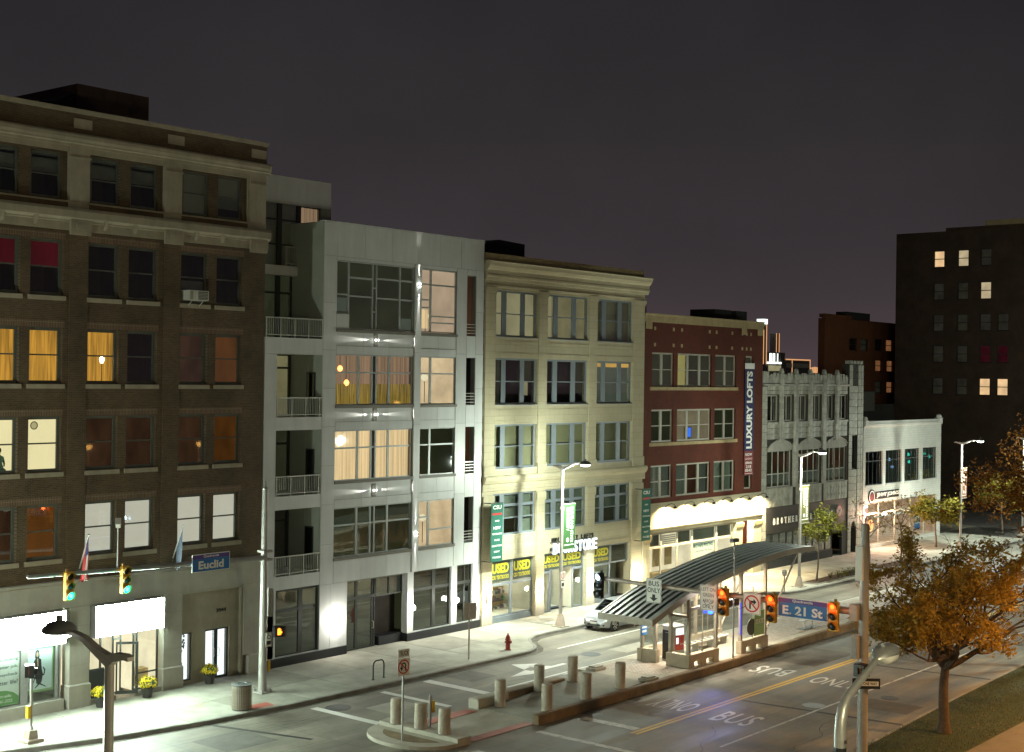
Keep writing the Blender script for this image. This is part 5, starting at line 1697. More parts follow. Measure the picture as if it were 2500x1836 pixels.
rs = {(0, 0): 'shade_grey_green', (0, 1): 'shade_grey_green', (0, 2): 'roller_green', (1, 0): 'green_dim', (1, 1): 'tv_room', (1, 2): 'green_dim', (2, 0): 'green_dim', (2, 1): 'green_dim', (2, 2): 'green_dim'}
for r_, (a, c) in enumerate(RR):
    for k, ((x0, x1), cl) in enumerate(RG):
        kw = dict(content=rs.get((r_, k), 'green_dim'))
        if r_ == 2 and k == 1:
            kw['blind'] = ('yellow_room', .03, .97, 77.95, 79.1)
        if r_ == 0:
            kw['kind'] = 'roller_blind'
            if k == 1:
                kw['blind'] = ('brown_dim', .03, .97, 79.35, 80.6)
        zm = (a + c) / 2
        window(T, x0, x1, a, c, cols=cl, rails=((zm - .03, zm + .03),), frame='tan_frame', y=FY + .12, fw=.11, rd=1.2, **kw)
    if r_ > 0:
        MB(T).box(74.6, 85.6, FY - .07, FY + .1, a - .24, a - .02).build('stone_sill', M['tan_stone'], T)
t = thing('television', 'blue glowing television screen behind the middle brick window', 'television', (80.0, FY + .5, 9.95))
MB(t).box(79.5, 80.35, FY + .45, FY + .5, 10.0, 10.75).build('case', M['black_paint'], t)
MB(t).box(79.56, 80.29, FY + .44, FY + .449, 10.06, 10.69).build('screen', M['screen_blue'], t)
MB(t).box(79.8, 80.05, FY + .42, FY + .55, 9.86, 9.999).build('foot', M['black_paint'], t)
bn = thing('vertical_banner', 'tall narrow navy banner with white LUXURY LOFTS lettering on red brick', 'banner', (87.1, FY - .12, 7.2))
MB(bn).box(86.48, 87.78, FY - .12, FY - .09, 8.92, 14.74).build('navy_cloth', M['banner_navy'], bn)
MB(bn).box(86.48, 87.78, FY - .12, FY - .09, 7.2, 8.915).build('maroon_cloth', M['banner_maroon'], bn)
MB(bn).box(86.48, 87.78, FY - .12, FY - .09, 14.745, 15.15).build('white_cloth', M['letter_white'], bn)
text('lettering', 'LUXURY LOFTS', 5.5, .80, M['letter_white'], bn, (0.02, -.005, 11.83 - 7.2), bold=.045, rot=90)
for s_, z, w_, h_ in (('NOW', 8.66, .95, .2), ('LEASING', 8.36, 1.0, .15), ('(866)', 8.06, .9, .22), ('218', 7.80, .75, .2), ('0542', 7.54, .95, .2)):
    text('lettering', s_, w_, h_, M['letter_white'] if s_ != 'LEASING' else M['letter_pink'], bn, (0, -.005, z - 7.2), bold=.03)
MB(bn).box(86.6, 87.66, FY - .123, FY - .1205, 7.28, 7.34).build('small_print', M['letter_pink'], bn)
for z in (7.18, 15.15):
    MB(bn).box(86.4, 87.86, FY - .14, FY - .002, z, z + .03).build('bar', M['dark_frame'], bn)
# sign wall, cornice and shopfront
MB(T).box(73.9, 89.15, FY - .04, FY + .4, 4.34, 5.898).build('sign_wall', M['cream_stone'], T)
mould(T, 'shop_cornice', 'cream_stone', [(0, 3.95), (.06, 3.97), (.08, 4.1), (.22, 4.2), (.26, 4.3), (.22, 4.339), (0, 4.339)], 73.9, 89.2)
for x0, x1 in ((73.95, 74.7), (85.55, 86.45), (87.95, 89.1)):
    MB(T).box(x0, x1, FY - .10, FY + .4, SW, 3.948).build('column', M['cream_stone'], T)
    for k in range(4):
        xx = x0 + .1 + k * (x1 - x0 - .2) / 3.5
        MB(T).box(xx, xx + .05, FY - .125, FY - .101, .8, 3.3).build('flute', M['cream_stone'], T)
    MB(T).prism([(FY - .12, 3.42), (FY - .2, 3.6), (FY - .24, 3.85), (FY - .101, 3.9), (FY - .101, 3.42)], 'x', x0 - .05, x1 + .05).build('column_capital', M['tan_stone'], T)
w1 = window(T, 74.72, 85.5, SW + .3, 3.94, cols=((76.3, 76.42), (78.25, 78.38), (80.05, 80.25), (83.18, 83.4)), rails=((2.92, 3.06),), frame='cream_stone' if False else 'tan_frame', y=FY + .14, fw=.12, content='shop_glow', rd=3.2)
MB(T).box(74.72, 85.5, FY + .1, FY + .3, SW, SW + .298).build('stall_riser', M['tan_stone'], T)
for a, c in ((74.86, 76.28), (78.4, 80.03), (80.27, 83.16), (83.42, 85.36)):
    MB(T).box(a, c, FY + .26, FY + .275, 3.07, 3.8).build('transom_blind', M['blind_dark'], T)
lv = MB(T)
for k in range(5):
    MB(T).box(76.44, 78.23, FY + .24, FY + .27, 3.1 + k * .13, 3.17 + k * .13).build('louvre', M['tan_frame'], T)
pn = thing('shop_notice', 'pale notice about customer parking in the brick building shop window', 'sign', (81.7, FY + .24, 2.3))
MB(pn).box(80.3, 83.1, FY + .235, FY + .245, 1.3, 2.88).build('sheet', M['poster_white'], pn)
text('lettering', 'BROTHERS PRINTING', 2.5, .26, M['banner_teal'], pn, (0, -.009, .36), bold=.03)
text('lettering', 'Customer Parking', 2.3, .2, M['flag_grey_blue'], pn, (0, -.009, -.02), bold=.0)
for (a, c, z0, z1, m_) in ((75.0, 75.9, .5, 2.7, 'poster_pale_blue'), (77.0, 78.0, 1.5, 2.75, 'wood_tan'), (78.45, 79.3, 1.5, 2.75, 'wood_tan')):
    MB(T).box(a, c, FY + 1.2, FY + 1.25, z0, z1).build('shop_panel', M[m_], T)
MB(T).box(76.6, 79.6, FY + .9, FY + 1.4, .5, 1.15).build('counter', M['wood_tan'], T)
MB(T).box(86.47, 87.93, FY + 1.3, FY + 1.4, SW, 3.9).build('recess_wall', M['cream_stone'], T)
MB(T).box(86.7, 87.7, FY + 1.25, FY + 1.299, SW, 2.4).build('side_door', M['tan_frame'], T)
rl = thing('recess_lamp', 'bright lamp in the doorway recess of the red brick building', 'lamp', (87.2, FY + .5, 3.6))
MB(rl).lathe([(.1, .1), (.12, 0), (.01, -.04)], (87.2, FY + .5, 3.6), 10).build('lens', M['lens_warm'], rl)
lamp('POINT', 'recess_light', rl, (0, 0, -.2), 200, (1, .86, .6), .1)
for x in (76.57, 78.93, 81.4, 83.73, 86.17, 88.63):
    t = thing('gooseneck_lamp', 'small black gooseneck lamp over the bright cream sign wall', 'wall lamp', (x, FY - .04, 5.95), group='gooseneck lamps on the sign wall')
    MB(t).tube([(x, FY - .041, 5.6), (x, FY - .25, 5.75), (x, FY - .5, 5.85), (x, FY - .72, 5.80), (x, FY - .78, 5.68)], .02, 8).build('arm', M['black_paint'], t, True)
    MB(t).lathe([(.03, .14), (.06, .10), (.15, 0), (.14, -.005), (.05, .07)], (x, FY - .78, 5.56), 14).build('shade', M['black_paint'], t, True)
    MB(t).lathe([(.01, -.04), (.045, -.01), (.05, .03), (.02, .06)], (x, FY - .78, 5.59), 10).build('bulb', M['lens_warm'], t, True)
    MB(t).cyl((x, FY - .041, 5.6), (x, FY - .06, 5.6), .07, .07, 10).build('wall_plate', M['black_paint'], t)
    lamp('SPOT', 'gooseneck_light', t, (0, -.74, -.40), 2400, (1, .80, .48), .06, 150, .5, (0, .45, -1))
for x, w_ in ((74.2, 1.5), (84.2, 2.3), (87.2, 1.5)):
    MB(T).box(x, x + w_, 51, 53, 17.0, 18.9 if x > 80 else 18.75).build('roof_unit', M['dark_roof'], T)
# ================================================================= 5 grey terracotta building with gothic piers
Gb = thing('gothic_terracotta_building', 'grey terracotta building with slim gothic piers and stepped parapet', 'building', (97, FY, SW))
T = Gb
UW = [(89.98, 91.62), (92.22, 93.86), (94.5, 96.08), (96.8, 98.37), (99.1, 100.55), (101.33, 102.88)]
LW = [(90.08, 93.7), (94.62, 98.4), (99.18, 102.8)]
holes = [(a, c, 10.92, 12.88) for a, c in UW] + [(a, c, 6.08, 8.9) for a, c in LW] + [(90.05, 102.85, SW, 4.62)] + [(103.72, 104.66, SW, 2.9), (103.75, 104.62, 6.9, 9.6)]
MB(T).wall(89.2, 105.7, SW, 13.6, FY + .03, FY + .5, holes).build('wall', M['grout'], T)
shell(T, 89.2, 105.7, FY + .51, 62, SW, 14.2, 'roof_brick')
# single terracotta blocks on every solid patch, sharing meshes by size
_blk = {}
def block(x0, x1, z0, z1, y=FY):
    k = (round(x1 - x0, 2), round(z1 - z0, 2))
    if k not in _blk:
        b = MB()
        w, h, e = k[0], k[1], .012
        b.v = [(.006, .025, .006), (w - .006, .025, .006), (w - .006, .025, h - .006), (.006, .025, h - .006), (.006 + e, 0, .006 + e), (w - .006 - e, 0, .006 + e), (w - .006 - e, 0, h - .006 - e), (.006 + e, 0, h - .006 - e)]
        b.f = [(4, 5, 6, 7), (0, 1, 5, 4), (1, 2, 6, 5), (2, 3, 7, 6), (3, 0, 4, 7)]
        me = b.mesh('terracotta_block')
        me.materials.append(M['terracotta_block'])
        _blk[k] = me
    return obj('terracotta_block', _blk[k], M['terracotta_block'], T, (x0 - 97, y - FY, z0 - SW))
def blocks(x0, x1, z0, z1, bw, bh, y=FY, bond=True):
    nx, nz = max(1, round((x1 - x0) / bw)), max(1, round((z1 - z0) / bh))
    dx, dz = (x1 - x0) / nx, (z1 - z0) / nz
    for j in range(nz):
        for i in range(nx):
            block(x0 + i * dx, x0 + (i + 1) * dx, z0 + j * dz, z0 + (j + 1) * dz, y)
blocks(90.0, 102.9, 12.92, 13.55, 1.08, .32)
blocks(90.0, 102.9, 9.62, 10.86, 1.08, .42)
blocks(89.22, 89.95, .2, 13.5, .73, .55)
# piers proud of the wall, stacked of blocks
for x, w_ in ((91.68, .46), (93.93, .5), (96.2, .5), (98.45, .55), (100.65, .55)):
    for k in range(12):
        z = 9.3 + k * .43
        MB(T).bevbox(x + .01, x + w_ - .01, FY - .16, FY - .004, z, z + .42, .012).build('pier_block', M['terracotta_block'], T)
    MB(T).prism([(x + .02, 14.47), (x + w_ - .02, 14.47), (x + w_ / 2, 14.85)], 'y', FY - .16, FY + .1).build('pinnacle', M['terracotta_block'], T)
for x, w_ in ((93.8, .72), (98.5, .6)):
    for k in range(5):
        z = 6.0 + k * .66
        MB(T).bevbox(x + .01, x + w_ - .01, FY - .14, FY - .004, z, z + .65, .012).build('pier_block', M['terracotta_block'], T)
# parapet with raised shields
for k in range(6):
    a = 90.0 + k * 2.15
    MB(T).box(a + .02, a + 2.1, FY - .05, FY + .3, 13.61, 14.3).build('parapet_panel', M['terracotta_block'], T)
    for j in range(4):
        MB(T).box(a + .2 + j * .45, a + .5 + j * .45, FY - .09, FY - .051, 14.0, 14.42 + .1 * (j in (1, 2))).build('merlon', M['terracotta_block'], T)
mould(T, 'parapet_moulding', 'terracotta_block', [(0, 13.55), (.12, 13.6), (.14, 13.7), (.06, 13.74), (0, 13.74)], 89.2, 103.1)
MB(T).box(89.2, 90.0, FY - .06, FY + .3, 13.6, 14.6).build('parapet_end', M['terracotta_block'], T)
for k, (a, c) in enumerate(UW):
    xm = (a + c) / 2
    window(T, a, c, 10.92, 12.88, cols=((xm - .04, xm + .04),), frame='tan_frame', y=FY + .14, fw=.1, content='room_dark', sill=('terracotta_block', .08, .16, .08))
# arched shop windows on the first floor
for k, (a, c) in enumerate(LW):
    w_ = c - a
    xs_ = [a + w_ * f for f in (.25, .5, .75)]
    W = window(T, a, c, 6.08, 8.78, cols=[(x - .025, x + .025) for x in xs_], rails=((7.02, 7.1),), frame='grey_stone', y=FY + .12, fw=.08, content='green_dim', rd=1.4,
               blind=[('brown_dim', .45, .9, a + w_ * .3, c - .15), ('shade_grey_green', .1, .36, a + .1, c - .1)])
    arch = [(a, 8.79), (c, 8.79), (c, 9.0), (c - w_ * .12, 9.3), (c - w_ * .32, 9.5), (a + w_ / 2, 9.68), (a + w_ * .32, 9.5), (a + w_ * .12, 9.3), (a, 9.0)]
    MB(T).prism(arch, 'y', FY - .02, FY + .028).build('arch_panel', M['grey_stone'], T)
    for x in xs_:
        MB(T).box(x - .02, x + .02, FY - .035, FY - .021, 8.8, 9.3).build('tracery', M['terracotta_block'], T)
    hood = MB(T)
    for s0, s1 in zip(arch[2:], arch[3:]):
        d = Vector((s1[0] - s0[0], s1[1] - s0[1])).normalized()
        nrm = Vector((d.y, -d.x)) * .06
        hood.prism([(s0[0], s0[1]), (s1[0], s1[1]), (s1[0] + nrm.x, s1[1] + nrm.y), (s0[0] + nrm.x, s0[1] + nrm.y)], 'y', FY - .1, FY - .02)
    hood.build('hood_mould', M['terracotta_block'], T)
    # relief panel under the window
    MB(T).box(a - .2, c + .2, FY - .02, FY + .028, 4.66, 6.0).build('relief_panel', M['terracotta_block'], T)
    for row in range(2):
        n = 8
        for i in range(n):
            x = a - .1 + (c - a + .2) * i / n
            MB(T).box(x + .04, x + .06, FY - .04, FY - .021, 4.75 + row * .62, 5.3 + row * .62).box(x + .2, x + .3, FY - .045, FY - .021, 5.0 + row * .55, 5.14 + row * .55).build('relief_rib', M['terracotta_block'], T)
    mould(T, 'sill_course', 'terracotta_block', [(0, 5.98), (.1, 6.0), (.1, 6.07), (0, 6.08)], a - .2, c + .2)
# right pylon with narrow openings
for z in [SW + .02 + k * .56 for k in range(27)]:
    z1 = min(z + .55, 15.38)
    for x0, x1 in ((103.12, 103.7), (104.68, 105.25), (105.27, 105.66)):
        if z1 > z + .1:
            block(x0, x1, z, z1, FY - .06)
blocks(103.72, 104.66, 2.95, 6.85, .94, .56, FY - .03)
blocks(103.72, 104.66, 9.65, 15.3, .94, .56, FY - .03)
MB(T).box(103.1, 105.7, FY - .03, FY + .6, 13.6, 15.36).build('pylon_core', M['grout'], T)
for x in (103.15, 103.75, 104.35, 105.0):
    MB(T).box(x, x + .45, FY - .08, FY + .4, 15.362, 15.62).build('merlon', M['terracotta_block'], T)
window(T, 103.75, 104.62, 6.9, 9.6, frame='dark_frame', y=FY + .14, fw=.06, content='room_dark')
MB(T).prism([(103.72, 2.2), (103.72, 2.9), (104.66, 2.9), (104.66, 2.2), (104.5, 2.55), (104.19, 2.75), (103.88, 2.55)], 'y', FY - .05, FY + .1).build('door_arch', M['terracotta_block'], T)
MB(T).box(103.74, 104.64, FY + .6, FY + .66, SW, 2.85).build('side_door', M['dark_facade'], T)
# dark shopfront and fascia
MB(T).box(90.05, 102.86, FY - .02, FY + .2, 2.72, 4.62).build('fascia', M['sign_band_dark'], T)
window(T, 90.05, 100.6, .75, 2.71, cols=[(90.05 + k * 1.05 - .04, 90.05 + k * 1.05 + .04) for k in range(1, 10)], frame='dark_facade', y=FY + .06, fw=.06, content='shade_grey_green', rd=1.6, pane='dark_glass')
MB(T).box(90.05, 100.6, FY - .0, FY + .3, SW, .748).build('stall_riser', M['dark_facade'], T)
MB(T).box(100.6, 102.86, FY + .0, FY + .2, 2.0, 2.718).build('door_head', M['dark_facade'], T)
MB(T).box(102.25, 102.86, FY + .0, FY + .2, SW, 1.998).build('door_side', M['dark_facade'], T)
MB(T).box(100.62, 102.24, FY + 1.0, FY + 1.1, SW, 1.99).build('recess_wall', M['room_dark'], T)
rg = random.Random(21)
for k in range(10):
    x = 90.2 + k * 1.05
    MB(T).box(x, x + .7, FY + .4, FY + .42, .85, 1.9).build('window_display', M[rg.choice(('poster_pale_blue', 'flag_grey_blue', 'shelf_goods', 'poster_white'))], T)
sg = thing('shop_lettering', 'white spaced letters reading BROTHERS PRINTING on the dark fascia', 'sign', (96.3, FY - .05, 3.6))
word = 'BROTHERS PRINTING'
for i, ch in enumerate(word):
    if ch == ' ':
        continue
    x = 91.1 + i * .575
    text('letter', ch, .30 if ch != 'I' else .09, .46, M['letter_white'], sg, (x - 96.3, 0, .0), bold=.035, depth=.02)
    xs_ = (x - .1, x + .1) if ch in 'HRNT' else ()
    for q in ((x - .15, x + .15) if ch in 'HN' else (x - .1,) if ch in 'BRP' else (x,) if ch in 'IT' else ()):
        for z in (-.225, .225):
            if ch == 'T' and z > 0:
                continue
            MB(sg).box(q - .09, q + .09, FY - .085, FY - .072, 3.6 + z - .018, 3.6 + z + .018).build('serif', M['letter_white'], sg)
rnd = thing('round_sign', 'round orange medallion sign on the dark fascia', 'sign', (101.6, FY - .06, 3.7))
MB(rnd).cyl((101.6, FY - .07, 3.7), (101.6, FY - .02, 3.7), .46, .46, 28).build('disc', M['letter_pink'], rnd)
MB(rnd).ring(101.6, 3.7, .40, .45, FY - .076).build('rim', M['sign_red'], rnd)
text('emblem', 'H', .28, .34, M['sign_black'], rnd, (0, -.014, 0), bold=.04)
for i in range(4):
    text('house_number', '2', .12, .2, M['letter_white'], T, (100.9 + i * .24 - 97, -.005, 2.45 - SW), bold=.02, depth=.01)

# ================================================================= 6 white brick sandwich shop
Jb = thing('white_shop_building', 'low white painted two storey shop with four dark upper windows', 'building', (113.5, FY, SW))
T = Jb
JW = [(106.35, 109.6), (110.2, 113.42), (114.0, 117.2), (117.85, 120.95)]
MB(T).wall(105.9, 121.85, SW, 10.2, FY, FY + .5, [(a, c, 5.4, 8.2) for a, c in JW] + [(106.3, 121.1, SW, 3.95)]).build('wall', M['white_brick'], T)
shell(T, 105.9, 121.85, FY + .51, 61, SW, 10.3, 'white_brick')
mould(T, 'coping', 'white_brick', [(0, 10.2), (.08, 10.24), (.12, 10.42), (.06, 10.5), (0, 10.7)], 105.9, 121.9)
for x in (105.95, 121.2):
    MB(T).box(x, x + .6, FY - .15, FY + .4, 10.3, 10.78).build('finial_base', M['white_brick'], T)
    MB(T).lathe([(.2, 0), (.26, .1), (.2, .26), (.05, .34)], (x + .3, FY + .1, 10.78), 10).build('finial', M['white_brick'], T, True)
for z in (8.45, 9.3):
    MB(T).box(106.1, 121.6, FY - .03, FY - .002, z, z + .06).build('string_line', M['white_brick'], T)
for k, (a, c) in enumerate(JW):
    w_ = c - a
    window(T, a, c, 5.4, 8.2, cols=[(a + w_ * f - .025, a + w_ * f + .025) for f in (.25, .5, .75)], rails=((7.35, 7.41),), frame='dark_facade', y=FY + .12, fw=.06, content='shade_grey_green' if k else 'room_dark', rd=1.8, pane='dark_glass', sill=('white_brick', .06, .12, .07))
for i, (x, z, m_) in enumerate(((110.6, 7.3, 'blue_lamp'), (111.1, 6.75, 'blue_lamp'), (112.0, 7.35, 'blue_lamp'), (112.6, 6.7, 'blue_lamp'), (114.5, 7.6, 'green_lamp'), (115.9, 7.65, 'green_lamp'), (116.1, 7.0, 'green_lamp'), (119.4, 7.6, 'green_lamp'), (120.4, 7.3, 'green_lamp'))):
    t = thing('hanging_lamp', 'small blue hanging lamp behind an upper shop window' if m_[0] == 'b' else 'small green hanging lamp behind an upper shop window', 'lamp', (x, FY + .5, z), group='blue hanging lamps' if m_[0] == 'b' else 'green hanging lamps')
    MB(t).lathe([(.02, .16), (.07, .1), (.12, 0), (.1, -.1), (.01, -.14)], (x, FY + .5, z), 10).build('shade', M[m_], t, True)
    MB(t).cyl((x, FY + .5, z + .15), (x, FY + .5, 8.18), .012, n=6).build('cord', M['black_paint'], t)
sg = thing('shop_sign', 'raised letters with round emblem on the white shop wall', 'sign', (110, FY - .06, 4.5))
MB(sg).cyl((107.5, FY - .07, 4.45), (107.5, FY - .01, 4.45), .62, .62, 26).build('emblem_disc', M['sign_black'], sg)
MB(sg).ring(107.5, 4.45, .42, .5, FY - .078).build('emblem_ring', M['letter_white'], sg)
MB(sg).cyl((107.5, FY - .079, 4.45), (107.5, FY - .071, 4.45), .3, .3, 20).build('emblem_centre', M['banner_maroon'], sg)
MB(sg).box(108.25, 112.85, FY - .03, FY - .01, 4.2, 4.84).build('drop_shadow_board', M['sign_black'], sg)  # black board stands for the letters' dark outline and drop shadow
text('lettering', "JIMMY JOHN'S", 4.3, .42, M['letter_white'], sg, (.55, -.02, .02), bold=.02, depth=.02)
window(T, 106.3, 121.1, .45, 3.94, cols=((109.2, 109.35), (112.4, 112.55), (115.6, 115.75), (118.5, 118.65)), rails=((2.95, 3.08),), frame='tan_frame', y=FY + .15, fw=.1, content='shop_tan', rd=3.2)
MB(T).box(106.3, 121.1, FY + .1, FY + .3, SW, .448).build('stall_riser', M['white_brick'], T)
MB(T).box(106.0, 121.3, FY - 1.0, FY - .88, 2.88, 3.02).build('awning_rail', M['rail_metal'], T)
for x in (106.2, 110, 113.7, 117.4, 121.0):
    MB(T).box(x, x + .06, FY - .879, FY - .002, 2.9, 2.96).build('awning_arm', M['rail_metal'], T)
MB(T).box(106.4, 109.1, FY + 1.0, FY + 1.1, .5, 3.85).build('lit_wall', M['shop_pink'], T)
for k, (x, z, w_, h_) in enumerate(((106.9, 1.9, .5, .7), (108.2, 2.0, .8, .9))):
    t = thing('neon_sign', ('narrow orange neon sign in the sandwich shop window', 'large glowing orange neon sign in the sandwich shop window')[k], 'neon sign', (x, FY + .34, z))
    MB(t).ring(x, z, .5 * w_, .5 * w_ + .08, FY + .34, 18, FY + .38).build('tube', M['neon_orange'], t)
    MB(t).box(x - .25 * w_, x + .25 * w_, FY + .345, FY + .375, z - .25 * h_, z + .25 * h_).build('centre', M['neon_orange'], t)
sb = thing('window_sign', 'blue and white printed sign inside the sandwich shop window', 'sign', (118, FY + .33, 1.8))
MB(sb).box(117.0, 118.2, FY + .33, FY + .345, 1.0, 2.4).build('sheet', M['sign_blue'], sb)
MB(sb).box(117.15, 118.05, FY + .324, FY + .329, 1.5, 2.2).build('print', M['letter_white'], sb)
sl = thing('shop_lamp', 'bright lamp spilling pink light from the sandwich shop', 'lamp', (107.6, FY + .6, 3.5))
MB(sl).lathe([(.2, .1), (.22, 0), (.02, -.04)], (107.6, FY + .6, 3.55), 12).build('lens', M['lens_white'], sl)
lamp('POINT', 'shop_light', sl, (0, -.9, -.6), 1200, (1, .55, .38), .2)
lamp('POINT', 'shop_light', sl, (4, -.9, -.8), 500, (1, .75, .5), .2)

# ================================================================= background buildings
Tw = thing('dark_apartment_tower', 'tall dark brick apartment block with a few lit windows', 'building', (150, 58, 0))
T = Tw
TXF = 150.0
TW_Y = [61.95, 59.2, 56.65, 54.7]
TW_Z = [(26.8, 28.65), (23.15, 25.05), (19.66, 21.55), (16.2, 18.08), (12.62, 14.5)]
ct = {(0, 0): 'window_warm', (0, 1): 'window_cream', (0, 2): 'window_faint', (0, 3): None, (1, 0): 'window_faint', (1, 1): 'window_faint', (1, 2): 'window_cream', (1, 3): None,
      (3, 2): 'window_faint_red', (3, 3): 'window_faint_red', (4, 2): 'window_warm', (4, 3): 'window_warm'}
hl = []
for r_, (z0, z1) in enumerate(TW_Z):
    for k, y in enumerate(TW_Y):
        if (r_, k) in ct and ct[(r_, k)] is None:
            continue
        hl.append((y - .62, y + .62, z0, z1, ct.get((r_, k), 'window_faint')))
# wall built facing -Y in a local frame, then turned to face -X (local x -> -Y)
wl = MB()
wl.wall(-67.0, -40.0, 0, 30.78, 0, .4, [(-h[1], -h[0], h[2], h[3]) for h in hl])
me = wl.mesh('brick_wall')
for v in me.vertices:
    x, y, z = v.co
    v.co = (TXF + y - 150, -x - 58, z)
obj('brick_wall', me, M['tower_brick'], T)
for y0, y1, z0, z1, m_ in hl:
    b = MB(T)
    b.box(TXF + .12, TXF + .2, y0, y1, z0, z0 + .08).box(TXF + .12, TXF + .2, y0, y1, z1 - .08, z1).box(TXF + .12, TXF + .2, y0, y0 + .08, z0 + .08, z1 - .08).box(TXF + .12, TXF + .2, y1 - .08, y1, z0 + .08, z1 - .08).box(TXF + .125, TXF + .195, y0 + .08, y1 - .08, (z0 + z1) / 2 - .04, (z0 + z1) / 2 + .04)
    w = b.build('window', M['dark_frame'], T)
    MB(T).box(TXF + .26, TXF + .28, y0, y1, z0, z1).build('blind', M[m_], w)
    MB(T).box(TXF - .08, TXF + .1, y0 - .1, y1 + .1, z0 - .14, z0 - .01).build('sill', M['roof_brick'], w)
MB(T).box(TXF + .41, 175, 40, 67, 0, 30.7).build('block', M['roof_brick'], T)
MB(T).box(TXF - .06, TXF + .5, 40, 61.2, 30.785, 31.15).build('parapet', M['roof_brick'], T)
MB(T).box(TXF + .0, TXF + 4, 40, 56.8, 31.152, 31.75).build('parapet', M['tan_stone'], T)
# lower dark annexe and the orange brick block behind
Mb = thing('orange_brick_block', 'dim orange brick block with small windows behind the terracotta building', 'building', (148, 70, 0))
T = Mb
MW = [(144.6, 146.6, 17.4, 18.85, 'room_dark'), (147.4, 149.5, 17.4, 18.85, 'window_faint'), (151.2, 153.3, 17.5, 18.95, 'room_dark'), (154.2, 156.3, 17.5, 18.95, 'window_orange'), (151.4, 153.4, 15.1, 16.5, 'window_orange'), (154.5, 156.5, 15.1, 16.5, 'window_orange'), (151.4, 153.4, 12.6, 14.0, 'window_faint'), (154.5, 156.5, 12.6, 14.0, 'window_orange')]
_FY = FY
FY = 70.0
MB(T).wall(138.6, 162, 0, 20.9, FY, FY + .4, [w[:4] for w in MW]).build('brick_wall', M['orange_brick'], T)
MB(T).box(138.6, 162, 70.41, 70.8, 0, 20.8).build('block', M['orange_brick'], T)
MB(T).box(138.6, 145, 69.96, 70.7, 20.91, 21.3).build('parapet', M['orange_brick'], T)
MB(T).box(144.0, 150, 70.1, 71.4, 20.92, 21.75).build('roof_box', M['dark_roof'], T)
for a, c, z0, z1, m_ in MW:
    window(T, a, c, z0, z1, rails=(((z0 + z1) / 2 - .04, (z0 + z1) / 2 + .04),), frame='dark_frame', y=FY + .1, fw=.1, content=m_, kind='blind', panes=True)
FY = _FY
lb = thing('low_dark_building', 'low dark building with a pale wall patch behind the sandwich shop roof', 'building', (128, 66, 0))
MB(lb).box(116, 141, 63, 66, 0, 11.6).build('block', M['dark_roof'], lb)
MB(lb).box(118.3, 136, 62.9, 62.99, 10.9, 12.9).build('pale_wall', M['grey_frame'], lb)
MB(lb).box(118, 136.3, 63, 67, 11.61, 13.0).build('roof_house', M['roof_brick'], lb)
# floodlit far hall with slim towers
FYL = 95.0
Lb = thing('floodlit_hall', 'distant floodlit hall with slim glowing towers above the terracotta roof', 'building', (176, FYL, 0))
k = FYL / 62.0
def LX(x):
    return x * k
def LZ(z):
    return 14 + (z - 14) * k
MB(Lb).box(LX(110.8), LX(111.4), FYL, FYL + 1.2, 0, LZ(19.0)).build('tower', M['grey_stone'], Lb)
for x in (110.8, 111.32):
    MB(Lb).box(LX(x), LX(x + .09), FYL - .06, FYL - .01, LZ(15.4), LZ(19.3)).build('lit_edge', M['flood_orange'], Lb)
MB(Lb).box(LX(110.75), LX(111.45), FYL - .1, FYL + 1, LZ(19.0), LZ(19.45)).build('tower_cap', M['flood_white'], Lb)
MB(Lb).box(LX(113.2), LX(113.75), FYL, FYL + 1, 0, LZ(18.2)).build('chimney', M['grey_stone'], Lb)
for x in (113.17, 113.68):
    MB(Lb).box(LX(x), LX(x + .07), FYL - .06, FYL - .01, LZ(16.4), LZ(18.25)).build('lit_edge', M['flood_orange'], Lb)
MB(Lb).box(LX(111.5), LX(114.12), FYL, FYL + 4, 0, LZ(15.45)).build('hall_base', M['grey_stone'], Lb)
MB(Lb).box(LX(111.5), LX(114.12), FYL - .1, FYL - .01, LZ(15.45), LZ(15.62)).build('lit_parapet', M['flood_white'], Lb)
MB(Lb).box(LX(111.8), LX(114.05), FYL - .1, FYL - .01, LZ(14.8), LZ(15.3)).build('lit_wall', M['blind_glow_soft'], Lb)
for i in range(5):
    x = 111.6 + i * .6
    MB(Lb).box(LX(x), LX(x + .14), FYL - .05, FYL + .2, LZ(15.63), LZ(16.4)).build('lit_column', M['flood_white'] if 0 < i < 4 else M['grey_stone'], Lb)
MB(Lb).box(LX(111.45), LX(114.2), FYL - .1, FYL + 3, LZ(16.4), LZ(16.5)).build('canopy', M['grey_stone'], Lb)
MB(Lb).box(LX(114.13), LX(115), FYL + .1, FYL + 4, 0, LZ(16.5)).build('side_block', M['grey_stone'], Lb)
MB(Lb).box(LX(115), LX(119.8), FYL, FYL + 4, 0, LZ(15.85)).build('long_wall', M['grey_stone'], Lb)
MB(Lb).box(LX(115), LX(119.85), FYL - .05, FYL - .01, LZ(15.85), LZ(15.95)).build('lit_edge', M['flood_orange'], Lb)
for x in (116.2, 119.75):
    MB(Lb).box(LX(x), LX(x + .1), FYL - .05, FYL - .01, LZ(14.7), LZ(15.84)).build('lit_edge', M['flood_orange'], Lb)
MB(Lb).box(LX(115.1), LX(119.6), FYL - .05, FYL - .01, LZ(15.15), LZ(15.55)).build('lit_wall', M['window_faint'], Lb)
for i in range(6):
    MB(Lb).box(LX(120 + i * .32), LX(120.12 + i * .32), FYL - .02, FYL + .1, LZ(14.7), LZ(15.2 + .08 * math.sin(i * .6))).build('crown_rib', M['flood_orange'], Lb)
MB(Lb).box(LX(120), LX(121.8), FYL + .11, FYL + 1, 0, LZ(15.0)).build('crown_base', M['grey_stone'], Lb)
